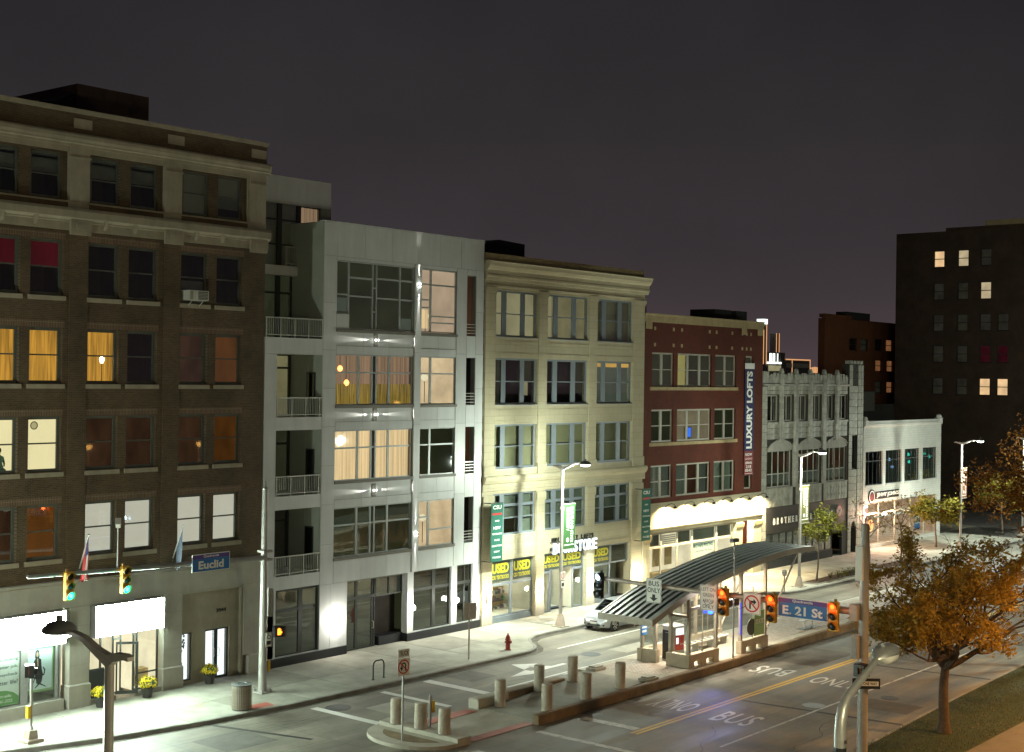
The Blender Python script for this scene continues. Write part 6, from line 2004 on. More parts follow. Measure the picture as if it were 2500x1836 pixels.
# ---------------------------------------------------------------- street lamps
COOL = (.88, 1.0, .85)
def street_lamp(x, y, toward, label, banner=None, z=SW, power=900, btext='letter_white', light=True, h=9.0, omni=.34, cone=160):
    """tall grey post, long arm with a flat round head over the street and a short stub the other way"""
    t = thing('street_lamp', label, 'street lamp', (x, y, z), world_coords=False)
    MB().box(-.36, .36, -.36, .36, 0.001, .05).build('base_plate', M['island_concrete'], t)
    MB().lathe([(.30, .05), (.29, .12), (.17, .62), (.155, .66), (.15, .7)], n=14).build('base_skirt', M['pole_tan'], t, True)
    MB().cyl((0, 0, .68), (0, 0, h - .25), .105, .085, 14).build('pole', M['pole_grey'] , t, True)
    MB().lathe([(.085, 0), (.12, .03), (.12, .2), (.10, .24)], (0, 0, h - 2.6), 14).build('collar', M['pole_tan'], t, True)
    s = toward
    arm = MB()
    # flat winged casting: long side to the street, stub to the rear
    prof = [(-.62, .10, .05), (-.5, .13, .07), (-.2, .10, .11), (0, .02, .16), (.35, .12, .10), (.75, .28, .07), (1.05, .33, .055), (1.3, .33, .05)]
    for py, pz, hh in prof:
        for dx, dz in ((-.07, -hh), (.07, -hh), (.07, hh * .4), (-.07, hh * .4)):
            arm.v.append((dx, s * py, h - .22 + pz + dz))
    for i in range(len(prof) - 1):
        for k in range(4):
            arm.f.append((4 * i + k, 4 * i + (k + 1) % 4, 4 * i + 4 + (k + 1) % 4, 4 * i + 4 + k))
    arm.f.append((3, 2, 1, 0))
    e = 4 * (len(prof) - 1)
    arm.f.append((e, e + 1, e + 2, e + 3))
    arm.build('arm', M['pole_grey'], t)
    hd = MB().lathe([(.30, -.05), (.33, -.02), (.32, .03), (.22, .12), (.10, .16), (.02, .17)], (0, s * 1.56, h + .10), 22).build('head', M['lamp_dark'], t, True)
    MB().lathe([(.06, 0), (.06, .09), (.01, .1)], (0, s * 1.56, h + .27), 10).build('photocell', M['lamp_dark'], hd)
    if light:
        MB().lathe([(.26, 0), (.24, -.05), (.15, -.09), (.01, -.10)], (0, s * 1.56, h + .049), 20).build('lens', M['lens_white'], hd, True)
        lamp('SPOT', 'street_light', t, (0, s * 1.56, h - .10), power, COOL, .2, cone, .5, (0, 0, -1))
        if omni:
            lamp('POINT', 'street_light_spill', t, (0, s * 1.56, h - .30), power * omni, COOL, .2)
    if banner:
        bm, sub = banner
        b = MB().box(.16, 1.22, -.006, .006, 4.25, 6.75).build('banner', M[bm], t)
        for zz in (4.22, 6.75):
            MB().box(.08, 1.26, -.015, .015, zz, zz + .03).build('banner_arm', M['rail_metal'], t)
        text('lettering', 'CLEVELAND STATE', 2.0, .24, M[btext], b, (.92, -.011, 5.6), bold=.03, rot=-90)
        text('lettering', 'UNIVERSITY', 1.3, .24, M[btext], b, (.55, -.011, 5.9), bold=.03, rot=-90)
        MB().cyl((.55, -.010, 4.75), (.55, -.0065, 4.75), .12, .12, 16).build('crest', M[btext], b)
        MB().box(.24, 1.14, -.0095, -.0065, 4.45, 4.50).build('print_bar', M[btext], b)
    return t
l1 = street_lamp(61.4, 46.8, -1, 'tall lamp post with a green banner in front of the bookstore', ('banner_green', 0), power=7000, cone=132)
street_lamp(84.3, 44.2, -1, 'tall lamp post with a green banner tinted olive for its light at the planting bed', ('banner_green_lit_olive', 0), btext='letter_white', power=4600, cone=135)
street_lamp(112.5, 44.3, -1, 'tall lamp post with a green banner tinted rust for its light beyond the sandwich shop', ('banner_green_lit_rust', 0), btext='letter_pink', power=5500)
street_lamp(127.4, 44.4, -1, 'lamp post at the far corner past the sandwich shop', power=4000)
street_lamp(14.4, 20.9, 1, 'dark topped lamp post on the near kerb across from the brick building', power=34000, omni=0, cone=142)
street_lamp(17.5, 45.9, -1, 'lamp post on the far kerb left of the brick building', power=9000, omni=.4)
street_lamp(74.0, 20.6, 1, 'lamp post on the near kerb past the orange trees', power=500, omni=6)
street_lamp(150.0, 44.4, -1, 'lamp post before the dark apartment tower', power=2500)
# regulation plates on the first post
sp = thing('post_sign', 'small no-pedestrian plate and parking plate on the bookstore lamp post', 'sign', (61.4, 46.68, 2.6))
MB(sp).box(61.2, 61.6, 46.66, 46.67, 2.75, 3.2).build('plate', M['sign_white'], sp)
MB(sp).box(61.24, 61.56, 46.66, 46.67, 2.3, 2.68).build('plate', M['sign_white'], sp)
MB(sp).ring(61.4, 2.98, .13, .17, 46.654).build('symbol_ring', M['sign_red'], sp)
MB(sp).box(61.38, 61.43, 46.654, 46.659, 2.88, 3.08).build('symbol', M['sign_black'], sp)
MB(sp).box(61.3, 61.5, 46.654, 46.659, 2.4, 2.58).build('symbol', M['sign_black'], sp)

# pale cobra lamp on the near side
cb = thing('cobra_lamp', 'pale green grey lamp post with a bent arm and cobra head', 'street lamp', (27.3, 13.3, SW), world_coords=False)
MB().tube([(0, 0, 0.002), (0, 0, 6.35), (.02, 0, 6.62), (.12, 0, 6.88), (.32, 0, 7.08), (1.55, -.1, 7.72)], [.16, .13, .125, .12, .10, .07], 14).build('post', M['galvanised'], cb, True)
MB().cyl((0, 0, 5.95), (0, 0, 6.07), .136, .135, 14).build('band', M['black_paint'], cb)
text('tag_lettering', 'PLC', .13, .08, M['sign_black'], cb, (-.0, -.138, 6.2), bold=.04)
h_ = MB()
prof = [(1.5, .06, 7.72, .05), (1.62, .19, 7.76, .13), (1.85, .27, 7.80, .18), (2.15, .26, 7.82, .18), (2.4, .15, 7.83, .11)]
for px, wy, pz, hz in prof:
    for k in range(8):
        a = math.pi * k / 7
        h_.v.append((px, -.1 + wy * math.cos(a), pz + hz * math.sin(a)))
for i in range(len(prof) - 1):
    for k in range(7):
        h_.f.append((8 * i + k, 8 * i + 8 + k, 8 * i + 9 + k, 8 * i + k + 1))
h_.f.append(tuple(range(7, -1, -1)))
h_.f.append(tuple(range(32, 40)))
hd = h_.build('head', M['galvanised'], cb, True)
MB().lathe([(.05, 0), (.05, .08), (.01, .09)], (1.85, -.1, 7.93), 10).build('photocell', M['galvanised'], hd)
ln = MB()
for px, wy, pz in ((1.62, .17, 7.72), (1.8, .25, 7.58), (2.15, .25, 7.56), (2.38, .14, 7.76)):
    for k in range(8):
        a = math.pi * k / 7
        ln.v.append((px, -.1 + wy * math.cos(a), (7.78) - (7.80 - pz) * math.sin(a)))
for i in range(3):
    for k in range(7):
        ln.f.append((8 * i + k, 8 * i + k + 1, 8 * i + 9 + k, 8 * i + 8 + k))
ln.build('lens', M['sign_white'], hd, True)
# sodium lamps on the campus walk (they light the verge, the tree and the near lanes)
SOD = (1.0, .50, .15)
WARM_FILL = (1.0, .90, .54)  # for two unseen posts added to fill the facades with light
for x, y, p, c_, lb, hh in ((66.0, 15.5, 6500, SOD, 'sodium campus lamp post south of the orange tree', 8.0), (57.0, 14.6, 6800, SOD, 'sodium campus lamp post nearest the orange tree', 8.0), (47.0, 10.5, 5500, SOD, 'sodium campus lamp post by the near walk', 11.0), (86.0, 16.5, 5000, SOD, 'sodium campus lamp post farther along the near walk', 11.0),
                     (22.0, 5.0, 6500, WARM_FILL, 'added unseen fill lamp post on the walk in front of the near building', 11.0), (-3.0, 12.0, 1800, WARM_FILL, 'added unseen fill lamp post left of the near building', 11.0)):
    t = thing('campus_or_fill_lamp', lb, 'street lamp', (x, y, SW), world_coords=False)
    MB().cyl((0, 0, 0), (0, 0, hh + .2), .12, .07, 12).build('pole', M['lamp_dark'], t, True)
    MB().lathe([(.16, .1), (.3, .05), (.32, 0), (.28, -.02)], (0, 0, hh + .55), 16).build('hood', M['lamp_dark'], t, True)
    MB().lathe([(.1, -.35), (.2, -.2), (.24, -.03), (.2, 0)], (0, 0, hh + .55), 14).build('globe', M['lens_sodium'], t, True)
    if c_ is SOD:
        lamp('SPOT', 'sodium_light', t, (0, 0, hh + .05), p, c_, .25, 158, .4, (0, 0, -1))
    else:
        lamp('POINT', 'facade_fill_light', t, (0, 0, hh + .05), p, c_, .25)

# ---------------------------------------------------------------- traffic signals
def signal(loc, rotz, lit_, label, body='signal_yellow', group=None, core=None, order=2):
    """three-lamp head facing local -Y, hung at its centre; lit_ = (index from top, material)"""
    t = thing('traffic_signal', label, 'traffic signal', loc, rotz, group, world_coords=False)
    housing = MB()
    for i in range(3):
        z = .36 - i * .36
        housing.bevbox(-.17, .17, 0, .2, z - .175, z + .175, .02)
    hb = housing.build('housing', M[body], t)
    MB().box(-.05, .05, .2, .26, -.3, .62).build('mount', M['signal_yellow_dark'] if body != 'black_paint' else M['black_paint'], t)
    for i in range(3):
        z = .36 - i * .36
        on = lit_ and lit_[0] == i
        MB().lathe([(.145, 0), (.12, .035), (.06, .055), (.01, .06)], (0, 0, 0), 18).build('lens', M[lit_[1]] if on else M['black_paint'], t, True, loc=(0, -.002, z)).rotation_euler = (R(90), 0, 0)
        if on and core:
            MB().lathe([(.085, 0), (.05, .02), (.01, .024)], (0, 0, 0), 14).build('lamp_core', M[core], t, True, loc=(0, -.062, z)).rotation_euler = (R(90), 0, 0)
        # visor: open-bottomed tunnel
        v = MB()
        n = 14
        for yy, sc in ((-.001, 1.0), (-.17, 1.0)):
            for k in range(n + 1):
                a = R(-35) + R(250) * k / n
                for rr in (.165, .155):
                    v.v.append((rr * math.cos(a), yy if not (yy < -.1) else yy * (.45 + .55 * max(0, math.sin(a)) ** .5 if math.sin(a) > 0 else .45), z + rr * math.sin(a)))
        m_ = 2 * (n + 1)
        for k in range(n):
            v.f.append((2 * k, 2 * k + 2, m_ + 2 * k + 2, m_ + 2 * k))
            v.f.append((2 * k + 1, m_ + 2 * k + 1, m_ + 2 * k + 3, 2 * k + 3))
            v.f.append((m_ + 2 * k, m_ + 2 * k + 2, m_ + 2 * k + 3, m_ + 2 * k + 1))
        v.build('visor', M['black_paint'] if body == 'black_paint' else M['signal_yellow_dark'], t)
    if lit_:
        cc = {'signal_green': (.1, 1, .75), 'signal_red': (1, .15, .03), 'signal_bus_white': (.6, .85, 1), 'blue_beacon': (.05, .1, 1)}[lit_[1]]
        lamp('POINT', 'signal_light', t, (0, -.36, .36 - lit_[0] * .36), 9, cc, .08)
    return t
# left mast: pole on the far kerb, arm along the avenue over the side street
LM = thing('traffic_mast', 'grey signal mast with an arm over the side street by the brick building', 'signal mast', (39.75, 46.45, SW))
MB(LM).cyl((39.75, 46.45, .17), (39.75, 46.45, 8.95), .19, .125, 16).build('pole', M['pole_grey'], LM, True)
MB(LM).box(39.45, 40.05, 46.15, 46.75, SW, .21).build('base_plate', M['pole_grey'], LM)
for dx, dy in ((-.24, -.24), (.24, -.24), (.24, .24), (-.24, .24)):
    MB(LM).cyl((39.75 + dx, 46.45 + dy, .211), (39.75 + dx, 46.45 + dy, .33), .045, n=8).build('anchor_bolt', M['galvanised'], LM)
MB(LM).lathe([(.13, 0), (.14, .03), (.06, .12), (.03, .35), (.01, .36)], (39.75, 46.45, 8.95), 12).build('finial', M['galvanised'], LM, True)
MB(LM).cyl((39.7, 46.3, 6.0), (28.4, 46.3, 6.33), .115, .07, 14).lathe([(.01, -.08), (.06, -.05), (.08, 0), (.06, .05), (.01, .08)], (28.36, 46.3, 6.33), 10).build('arm', M['galvanised'], LM, True)
for z in (5.86, 6.22):
    MB(LM).box(39.5, 40.0, 46.2, 46.62, z, z + .1).build('arm_clamp', M['pole_grey'], LM)
MB(LM).box(40.0, 40.2, 46.35, 46.6, 3.4, 4.6).build('control_box', M['pole_grey'], LM)
MB(LM).box(39.92, 40.05, 46.3, 46.4, 1.05, 1.5).build('push_button', M['button_yellow'], LM)
MB(LM).cyl((32.2, 46.3, 6.2), (32.2, 46.3, 8.0), .03, n=8).build('camera_stalk', M['galvanised'], LM)
cm = thing('traffic_camera', 'small white camera on a stalk above the signal arm', 'camera', (32.2, 46.3, 8.0))
o = MB().box(-.09, .09, -.35, .18, 0, .16).build('case', M['sign_white'], cm)
o.rotation_euler = (R(18), 0, R(-35))
MB().box(-.11, .11, -.42, .2, .161, .175).build('sunshield', M['sign_white'], o)
signal((32.45, 46.05, 5.82), 0, (2, 'signal_green'), 'yellow signal head with its green lamp lit beside the camera stalk', core='signal_core')
signal((29.95, 46.05, 5.84), 0, (2, 'signal_green'), 'yellow signal head with its green lamp lit near the arm tip', core='signal_core')
def street_name(t, w, name, nw, y, m_sub='letter_white'):
    MB().box(-w / 2, w / 2, y, y + .02, -.34, .17).build('blue_plate', M['sign_blue'], t)
    MB().box(-w / 2, w / 2, y, y + .02, .172, .34).build('purple_plate', M['sign_purple'], t)
    b = MB()
    for a, c, p, q in ((-w / 2 - .02, w / 2 + .02, -.37, -.341), (-w / 2 - .02, w / 2 + .02, .341, .37), (-w / 2 - .02, -w / 2 - .001, -.341, .341), (w / 2 + .001, w / 2 + .02, -.341, .341)):
        b.box(a, c, y - .004, y + .024, p, q)
    b.build('border', M['letter_white'], t)
    text('lettering', name, nw, .34 if name[0] != 'Q' else .1, M['letter_white'], t, (0, y - .006, -.09), bold=.035)
    text('lettering', 'Quadrangle', w * .42, .13, M['letter_white'], t, (0, y - .006, .255), bold=.02)
t = thing('street_name_sign', 'blue and purple street name sign reading Euclid', 'street sign', (36.62, 46.12, 6.12), 0, world_coords=False)
street_name(t, 1.9, 'Euclid', 1.3, 0)
MB().box(-.06, .06, .021, .1, -.2, .2).build('bracket', M['galvanised'], t)
# right mast: pole on the near kerb, arm across the bus lanes
RM = thing('traffic_mast', 'grey signal mast on the near kerb with an arm across the bus lanes', 'signal mast', (47.35, 22.2, SW))
MB(RM).cyl((47.35, 22.2, SW + .05), (47.35, 22.2, 8.75), .20, .155, 16).lathe([(.155, 0), (.15, .04), (.02, .07)], (47.35, 22.2, 8.75), 14).build('pole', M['pole_grey'], RM, True)
MB(RM).box(47.0, 47.7, 21.85, 22.55, SW, SW + .05).build('base_plate', M['pole_grey'], RM)
MB(RM).cyl((47.2, 22.3, 5.58), (47.2, 33.7, 5.62), .135, .08, 14).build('arm', M['pole_tan'], RM, True)
MB(RM).box(46.98, 47.4, 22.3, 22.6, 5.28, 5.86).build('arm_clamp', M['pole_tan'], RM)
for y in (23.1, 24.5, 26.8, 28.2, 30.2):
    MB(RM).tube([(47.1, y, 5.5), (46.95, y + .15, 5.25), (46.9, y + .4, 5.15), (47.0, y + .6, 5.35)], .012, 6).build('cable', M['black_paint'], RM)
MB(RM).box(47.0, 47.14, 22.12, 22.4, 6.75, 8.0).build('pole_plate', M['sign_white'], RM)
text('lettering', '21', .16, .2, M['sign_black'], RM, (0, 0, 0)) if False else None
RF = R(-90)
RS = 'red signal heads on the near mast arm'
for y, lb in ((23.2, 'yellow signal head showing red nearest the pole of the near mast'), (25.75, 'yellow signal head showing red between street name sign and turn sign'), (27.85, 'yellow signal head showing red beside the green arrow sign')):
    signal((46.88, y, 5.35), RF, (0, 'signal_red'), lb, core='signal_red_core')
signal((46.95, 33.85, 5.35), RF, (0, 'signal_bus_white'), 'black signal head with a pale blue lamp at the arm tip', 'black_paint')
t = thing('street_name_sign', 'blue and purple street name sign reading E. 21 St', 'street sign', (46.98, 24.48, 5.46), RF, world_coords=False)
street_name(t, 2.0, 'E. 21 St', 1.65, 0)
MB().box(-.06, .06, .021, .1, -.2, .2).build('bracket', M['galvanised'], t)
def plate(loc, rotz, w, h, label, nm='road_sign'):
    t = thing(nm, label, 'road sign', loc, rotz, world_coords=False)
    MB().box(-w / 2, w / 2, 0, .012, -h / 2, h / 2).build('plate', M['sign_white'], t)
    MB().box(-.03, .03, .0125, .08, -h / 2 + .05, h / 2 - .05).build('bracket', M['galvanised'], t)
    b = MB()
    e = .02
    for a, c, p, q in ((-w / 2 + e, w / 2 - e, -h / 2 + e, -h / 2 + e + .012), (-w / 2 + e, w / 2 - e, h / 2 - e - .012, h / 2 - e), (-w / 2 + e, -w / 2 + e + .012, -h / 2 + e + .012, h / 2 - e - .012), (w / 2 - e - .012, w / 2 - e, -h / 2 + e + .012, h / 2 - e - .012)):
        b.box(a, c, -.003, -.0005, p, q)
    b.build('border', M['sign_black'], t)
    return t
t = plate((46.98, 31.1, 5.42), RF, .74, .98, 'white BUS ONLY sign with a down arrow on the near mast arm')
text('lettering', 'BUS', .5, .2, M['sign_black'], t, (0, -.004, .30), bold=.01)
text('lettering', 'ONLY', .6, .2, M['sign_black'], t, (0, -.004, .03), bold=.01)
MB().prism([(-.07, -.14), (.07, -.14), (.07, -.27), (.19, -.27), (0, -.42), (-.19, -.27), (-.07, -.27)], 'y', -.004, -.0005).build('arrow', M['sign_black'], t)
t = plate((46.98, 28.55, 5.42), RF, .76, 1.0, 'white sign reading LEFT ON GREEN ARROW ONLY on the mast arm')
for i, s_ in enumerate(('LEFT ON', 'GREEN', 'ARROW', 'ONLY')):
    text('lettering', s_, .62 if i == 0 else .5, .14, M['sign_black'], t, (0, -.004, .34 - i * .225), bold=0)
def no_symbol(t, cz, r_, turn):
    MB().ring(0, cz, r_ * .82, r_, -.004, y2=-.0005).build('ring', M['sign_red'], t)
    if turn == 'right':
        MB().prism([(-.10, cz - .22), (-.03, cz - .22), (-.03, cz + .02), (.06, cz + .02), (.06, cz + .10), (.2, cz - .0 + .0), (.2, cz + .0)], 'y', -.003, -.0005) if False else None
        MB().prism([(-.11, cz - .2), (-.04, cz - .2), (-.04, cz + .03), (.07, cz + .03), (.07, cz - .05), (.2, cz + .075), (.07, cz + .2), (.07, cz + .12), (-.11, cz + .12)], 'y', -.003, -.0005).build('arrow', M['sign_black'], t)
    else:
        b = MB()
        pts = [(-.10, cz - .02)] + [(.0 - .09 * math.cos(R(a)), cz + .05 + .09 * math.sin(R(a))) for a in range(0, 181, 30)] + [(.09, cz - .16)]
        for p, q in zip(pts, pts[1:]):
            d = Vector((q[0] - p[0], q[1] - p[1]))
            n_ = Vector((-d.y, d.x)).normalized() * .026
            b.prism([(p[0] - n_.x, p[1] - n_.y), (q[0] - n_.x, q[1] - n_.y), (q[0] + n_.x, q[1] + n_.y), (p[0] + n_.x, p[1] + n_.y)], 'y', -.003, -.0005)
        b.prism([(-.17, cz - .02), (-.02, cz - .02), (-.10, cz - .16)], 'y', -.003, -.0005)
        b.build('arrow', M['sign_black'], t)
    c45 = math.cos(R(45)) * r_ * .86
    w_ = r_ * .06
    MB().prism([(-c45 - w_, cz + c45 - w_), (-c45 + w_, cz + c45 + w_), (c45 + w_, cz - c45 + w_), (c45 - w_, cz - c45 - w_)], 'y', -.006, -.0041).build('slash', M['sign_red'], t)
t = plate((46.98, 26.62, 5.42), RF, .76, .82, 'white no right turn sign with red ring on the mast arm')
no_symbol(t, 0, .33, 'right')
# pedestrian heads
def ped_head(loc, rotz, label, side=False):
    t = thing('pedestrian_signal', label, 'pedestrian signal', loc, rotz, world_coords=False)
    MB().bevbox(-.23, .23, 0, .2, -.24, .24, .03).build('housing', M['black_paint'], t)
    MB().box(-.24, .24, -.14, -.001, .20, .235).box(-.24, -.21, -.14, -.001, -.2, .2).box(.21, .24, -.14, -.001, -.2, .2).build('visor', M['black_paint'], t)
    hnd = MB()
    hnd.box(-.08, .08, -.012, -.002, -.15, .02)
    for i, hgt in enumerate((.10, .13, .12, .08)):
        hnd.box(-.08 + i * .042, -.08 + i * .042 + .034, -.012, -.002, .021, .021 + hgt)
    hnd.box(.081, .13, -.012, -.002, -.08, .0)
    hnd.build('lit_hand', M['hand_orange'], t)
    MB().box(-.05, .05, .2, .3, -.1, .1).build('bracket', M['black_paint'], t)
    return t
ped_head((40.35, 46.1, 2.75), R(-20), 'pedestrian signal with an orange hand on the signal mast pole')
wp = plate((39.86, 46.2, 2.45), R(-10), .3, .62, 'small pedestrian instruction plate on the signal mast pole')
MB().ring(0, .12, .06, .09, -.004, 16, -.0005).build('symbol', M['sign_black'], wp)
MB().box(-.1, .1, -.003, -.0005, -.22, -.05).build('print', M['sign_black'], wp)
pp = thing('signal_post', 'short signal post on a stepped base outside the lit shop', 'signal post', (28.7, 46.55, SW))
MB(pp).bevbox(28.36, 29.04, 46.21, 46.89, SW, .27, .03).build('footing', M['pole_tan'], pp)
MB(pp).prism([(28.5, .271), (28.9, .271), (28.86, .6), (28.54, .6)], 'y', 46.37, 46.73).build('pedestal', M['pole_tan'], pp)
MB(pp).lathe([(.15, 0), (.1, .05), (.065, .12)], (28.7, 46.55, .60), 12).cyl((28.7, 46.55, .68), (28.7, 46.55, 2.7), .055, n=12).build('post', M['pole_grey'], pp, True)
MB(pp).box(28.5, 28.62, 46.44, 46.6, 1.05, 1.5).build('push_button', M['button_yellow'], pp)
ph = ped_head((28.55, 46.5, 2.8), R(-122), 'pedestrian signal seen from its side on the short post')
# signs on posts
t = thing('sign_post', 'post with TRUCK plate and no U-turn sign on the kerb island', 'sign post', (38.1, 36.45, .15), R(-8), world_coords=False)
MB().box(-.03, .03, .012, .06, 0, 3.45).build('post', M['galvanised'], t)
p1 = MB().box(-.27, .27, 0, .01, 3.16, 3.46).build('plate', M['sign_white'], t)
text('lettering', 'TRUCK', .46, .18, M['sign_black'], p1, (0, -.003, 3.31), bold=.02)
p2 = MB().box(-.29, .29, 0, .01, 2.46, 3.13).build('plate', M['sign_white'], t)
no_symbol(p2, 2.8, .27, 'u')
t = thing('sign_post', 'post with a plain tan sign back on the pavement by the white building', 'sign post', (51.15, 44.6, SW), R(160), world_coords=False)
MB().box(-.03, .03, .012, .06, 0, 2.75).build('post', M['pole_tan'], t)
MB().box(-.42, .3, 0, .011, 1.95, 2.75).build('plate', M['sign_back'], t)
t = thing('road_sign', 'black and white ONE WAY arrow sign on the near mast pole', 'road sign', (47.1, 21.95, 3.05), R(-52), world_coords=False)
MB().box(-.5, .5, 0, .012, -.19, .19).build('plate', M['sign_black'], t)
MB().prism([(-.44, 0), (-.2, .14), (-.2, .08), (.44, .08), (.44, -.08), (-.2, -.08), (-.2, -.14)], 'y', -.004, -.0005).build('arrow', M['sign_white'], t)
text('lettering', 'ONE WAY', .5, .11, M['sign_black'], t, (.14, -.006, 0), bold=.03)
MB().box(-.04, .04, .0125, .1, -.1, .1).build('bracket', M['galvanised'], t)
t = ped_head((46.95, 22.05, 3.55), R(75), 'dark pedestrian signal seen from behind on the near mast pole')
MB().box(-.13, -.04, .201, .215, -.15, .15).build('back_plate', M['signal_yellow_dark'], t)
t = thing('signal_cabinet', 'slim grey cabinet mounted on the near mast pole', 'cabinet', (47.0, 22.3, 4.0))
MB(t).box(46.93, 47.13, 22.25, 22.5, 3.9, 4.75).build('case', M['pole_tan'], t)
MB(t).box(46.924, 46.929, 22.28, 22.47, 3.95, 4.7).build('door', M['pole_grey'], t)

# ---------------------------------------------------------------- small street furniture
hy = thing('fire_hydrant', 'red fire hydrant on the pavement bulge', 'hydrant', (54.3, 44.7, SW), world_coords=False)
MB().lathe([(.17, 0), (.17, .04), (.12, .05), (.115, .50), (.15, .51), (.15, .56), (.12, .57), (.11, .66), (.06, .76), (.03, .79), (.03, .84), (.01, .85)], n=14).build('barrel', M['hydrant_red'], hy, True)
for dx, dy, r_ in ((1, 0, .055), (-1, 0, .055), (0, -1, .075)):
    MB().cyl((dx * .1, dy * .1, .42), (dx * .2, dy * .2, .42), r_, r_, 12).build('nozzle', M['hydrant_red'], hy, True)
MB().lathe([(.19, 0), (.19, .02), (.14, .022)], n=12).build('flange', M['kerb_stone'], hy)
bk = thing('bike_rack', 'black inverted-U bike rack near the dropped kerb', 'bike rack', (45.1, 44.72, SW), world_coords=False)
MB().tube([(-.34, 0, .01), (-.34, 0, .62), (-.30, 0, .76), (-.2, 0, .84), (.2, 0, .84), (.30, 0, .76), (.34, 0, .62), (.34, 0, .01)], .032, 10).build('hoop', M['black_paint'], bk, True)
for s in (-1, 1):
    MB().cyl((s * .34, 0, 0.001), (s * .34, 0, .012), .09, n=12).build('foot_plate', M['cast_iron'], bk)
tr = thing('litter_bin', 'round slatted steel litter bin at the kerb', 'litter bin', (37.2, 44.75, SW), world_coords=False)
MB().lathe([(.38, .04), (.38, .98), (.36, .98), (.36, .05)], n=28).build('liner', M['lamp_dark'], tr, True)
for k in range(34):
    a = 2 * math.pi * k / 34
    b = MB().box(-.027, .027, -.012, .0, .05, .99)
    o = b.build('slat', M['steel_brushed'], tr, loc=(.398 * math.cos(a), .398 * math.sin(a), 0))
    o.rotation_euler = (0, 0, a + math.pi / 2)
MB().lathe([(.16, .02), (.42, .0), (.43, .03), (.42, .06), (.18, .09), (.16, .06)], (0, 0, .99), 28).build('lid', M['lamp_dark'], tr, True)
MB().lathe([(.39, 0), (.39, .04), (.2, .045)], n=24).build('base', M['lamp_dark'], tr)
dl = thing('button_post', 'slim grey post with a yellow push button box on the crossing', 'post', (40.15, 36.95, .03), world_coords=False)
MB().cyl((0, 0, 0), (0, 0, 1.38), .06, n=12).lathe([(.06, 0), (.03, .06), (.01, .07)], (0, 0, 1.38), 12).build('post', M['pole_grey'], dl, True)
MB().bevbox(.04, .17, -.1, .1, .75, 1.2, .02).build('button_box', M['button_yellow'], dl)
pm = thing('parking_meter', 'parking meter at the kerb beside the olive tinted green banner lamp', 'parking meter', (81.6, 43.85, SW), world_coords=False)
MB().cyl((0, 0, 0), (0, 0, 1.05), .04, n=10).build('post', M['pole_tan'], pm, True)
MB().prism([(-.15, 1.05), (.15, 1.05), (.17, 1.32), (.08, 1.45), (-.08, 1.45), (-.17, 1.32)], 'y', -.09, .09).build('head', M['pole_grey'], pm)
rk = thing('bench_rack', 'low metal bench frame on the brick part of the platform', 'bench', (69.7, 35.95, PZ), world_coords=False)
for s in (-1, 1):
    MB().box(s * .45 - .03, s * .45 + .03, -.03, .03, 0.007, .46).build('leg', M['galvanised'], rk)
for k in range(4):
    MB().box(-.85, .85, -.2 + k * .11, -.13 + k * .11, .461, .50).build('slat', M['galvanised'], rk)
MB().box(-.9, .9, -.3, .3, .007, .015).build('foot_plate', M['cast_iron'], rk)

# ---------------------------------------------------------------- bus shelter
S = thing('bus_shelter', 'long bus shelter with a curved ribbed metal roof and glass screens', 'bus shelter', (58, 36.5, PZ))
# curved roof profile (x, z)
RP = [(52.8, 2.98), (54.4, 3.48), (56.0, 3.90), (58.3, 4.30), (60.8, 4.66), (63.2, 4.91), (65.5, 5.05), (67.0, 5.06), (68.4, 5.0)]
def roof_z(x):
    for (a, b), (c, d) in zip(RP, RP[1:]):
        if a <= x <= c:
            return b + (d - b) * (x - a) / (c - a)
YN, YF_ = 34.95, 38.0
b = MB(S)
fine = [52.8 + (68.4 - 52.8) * i / 26 for i in range(27)]
poly = [(x, roof_z(x)) for x in fine] + [(x, roof_z(x) - .07) for x in reversed(fine)]
b.prism(poly, 'y', YN + .1, YF_ - .1)
b.build('roof_sheet', M['roof_metal'], S)
for k in range(8):
    y = YN + .14 + k * (YF_ - YN - .46) / 7
    r_ = MB(S)
    poly = [(x, roof_z(x) + .055) for x in fine] + [(x, roof_z(x) + .001) for x in reversed(fine)]
    r_.prism(poly, 'y', y, y + .17)
    r_.build('roof_rib', M['roof_rib'], S)
for y0, y1 in ((YN, YN + .099), (YF_ - .099, YF_)):
    poly = [(x, roof_z(x) + .07) for x in fine] + [(x, roof_z(x) - .22) for x in reversed(fine)]
    MB(S).prism(poly, 'y', y0, y1).build('edge_beam', M['shelter_metal'], S)
MB(S).box(52.72, 52.799, YN, YF_, 2.74, 3.05).build('end_fascia', M['shelter_metal'], S)
for y in (35.9, 37.1):
    MB(S).box(52.75, 52.85, y, y + .08, 2.56, 2.739).build('drip', M['shelter_metal'], S)
posts = [(55.95, 35.05), (58.4, 35.05), (60.75, 35.05), (63.2, 35.05), (56.0, 37.7), (58.4, 37.7), (60.8, 37.7), (63.2, 37.7), (55.95, 36.05), (56.0, 36.95)]
for x, y in posts:
    MB(S).box(x - .075, x + .075, y - .075, y + .075, PZ + .55, roof_z(x) - .08).build('post', M['shelter_metal'], S)
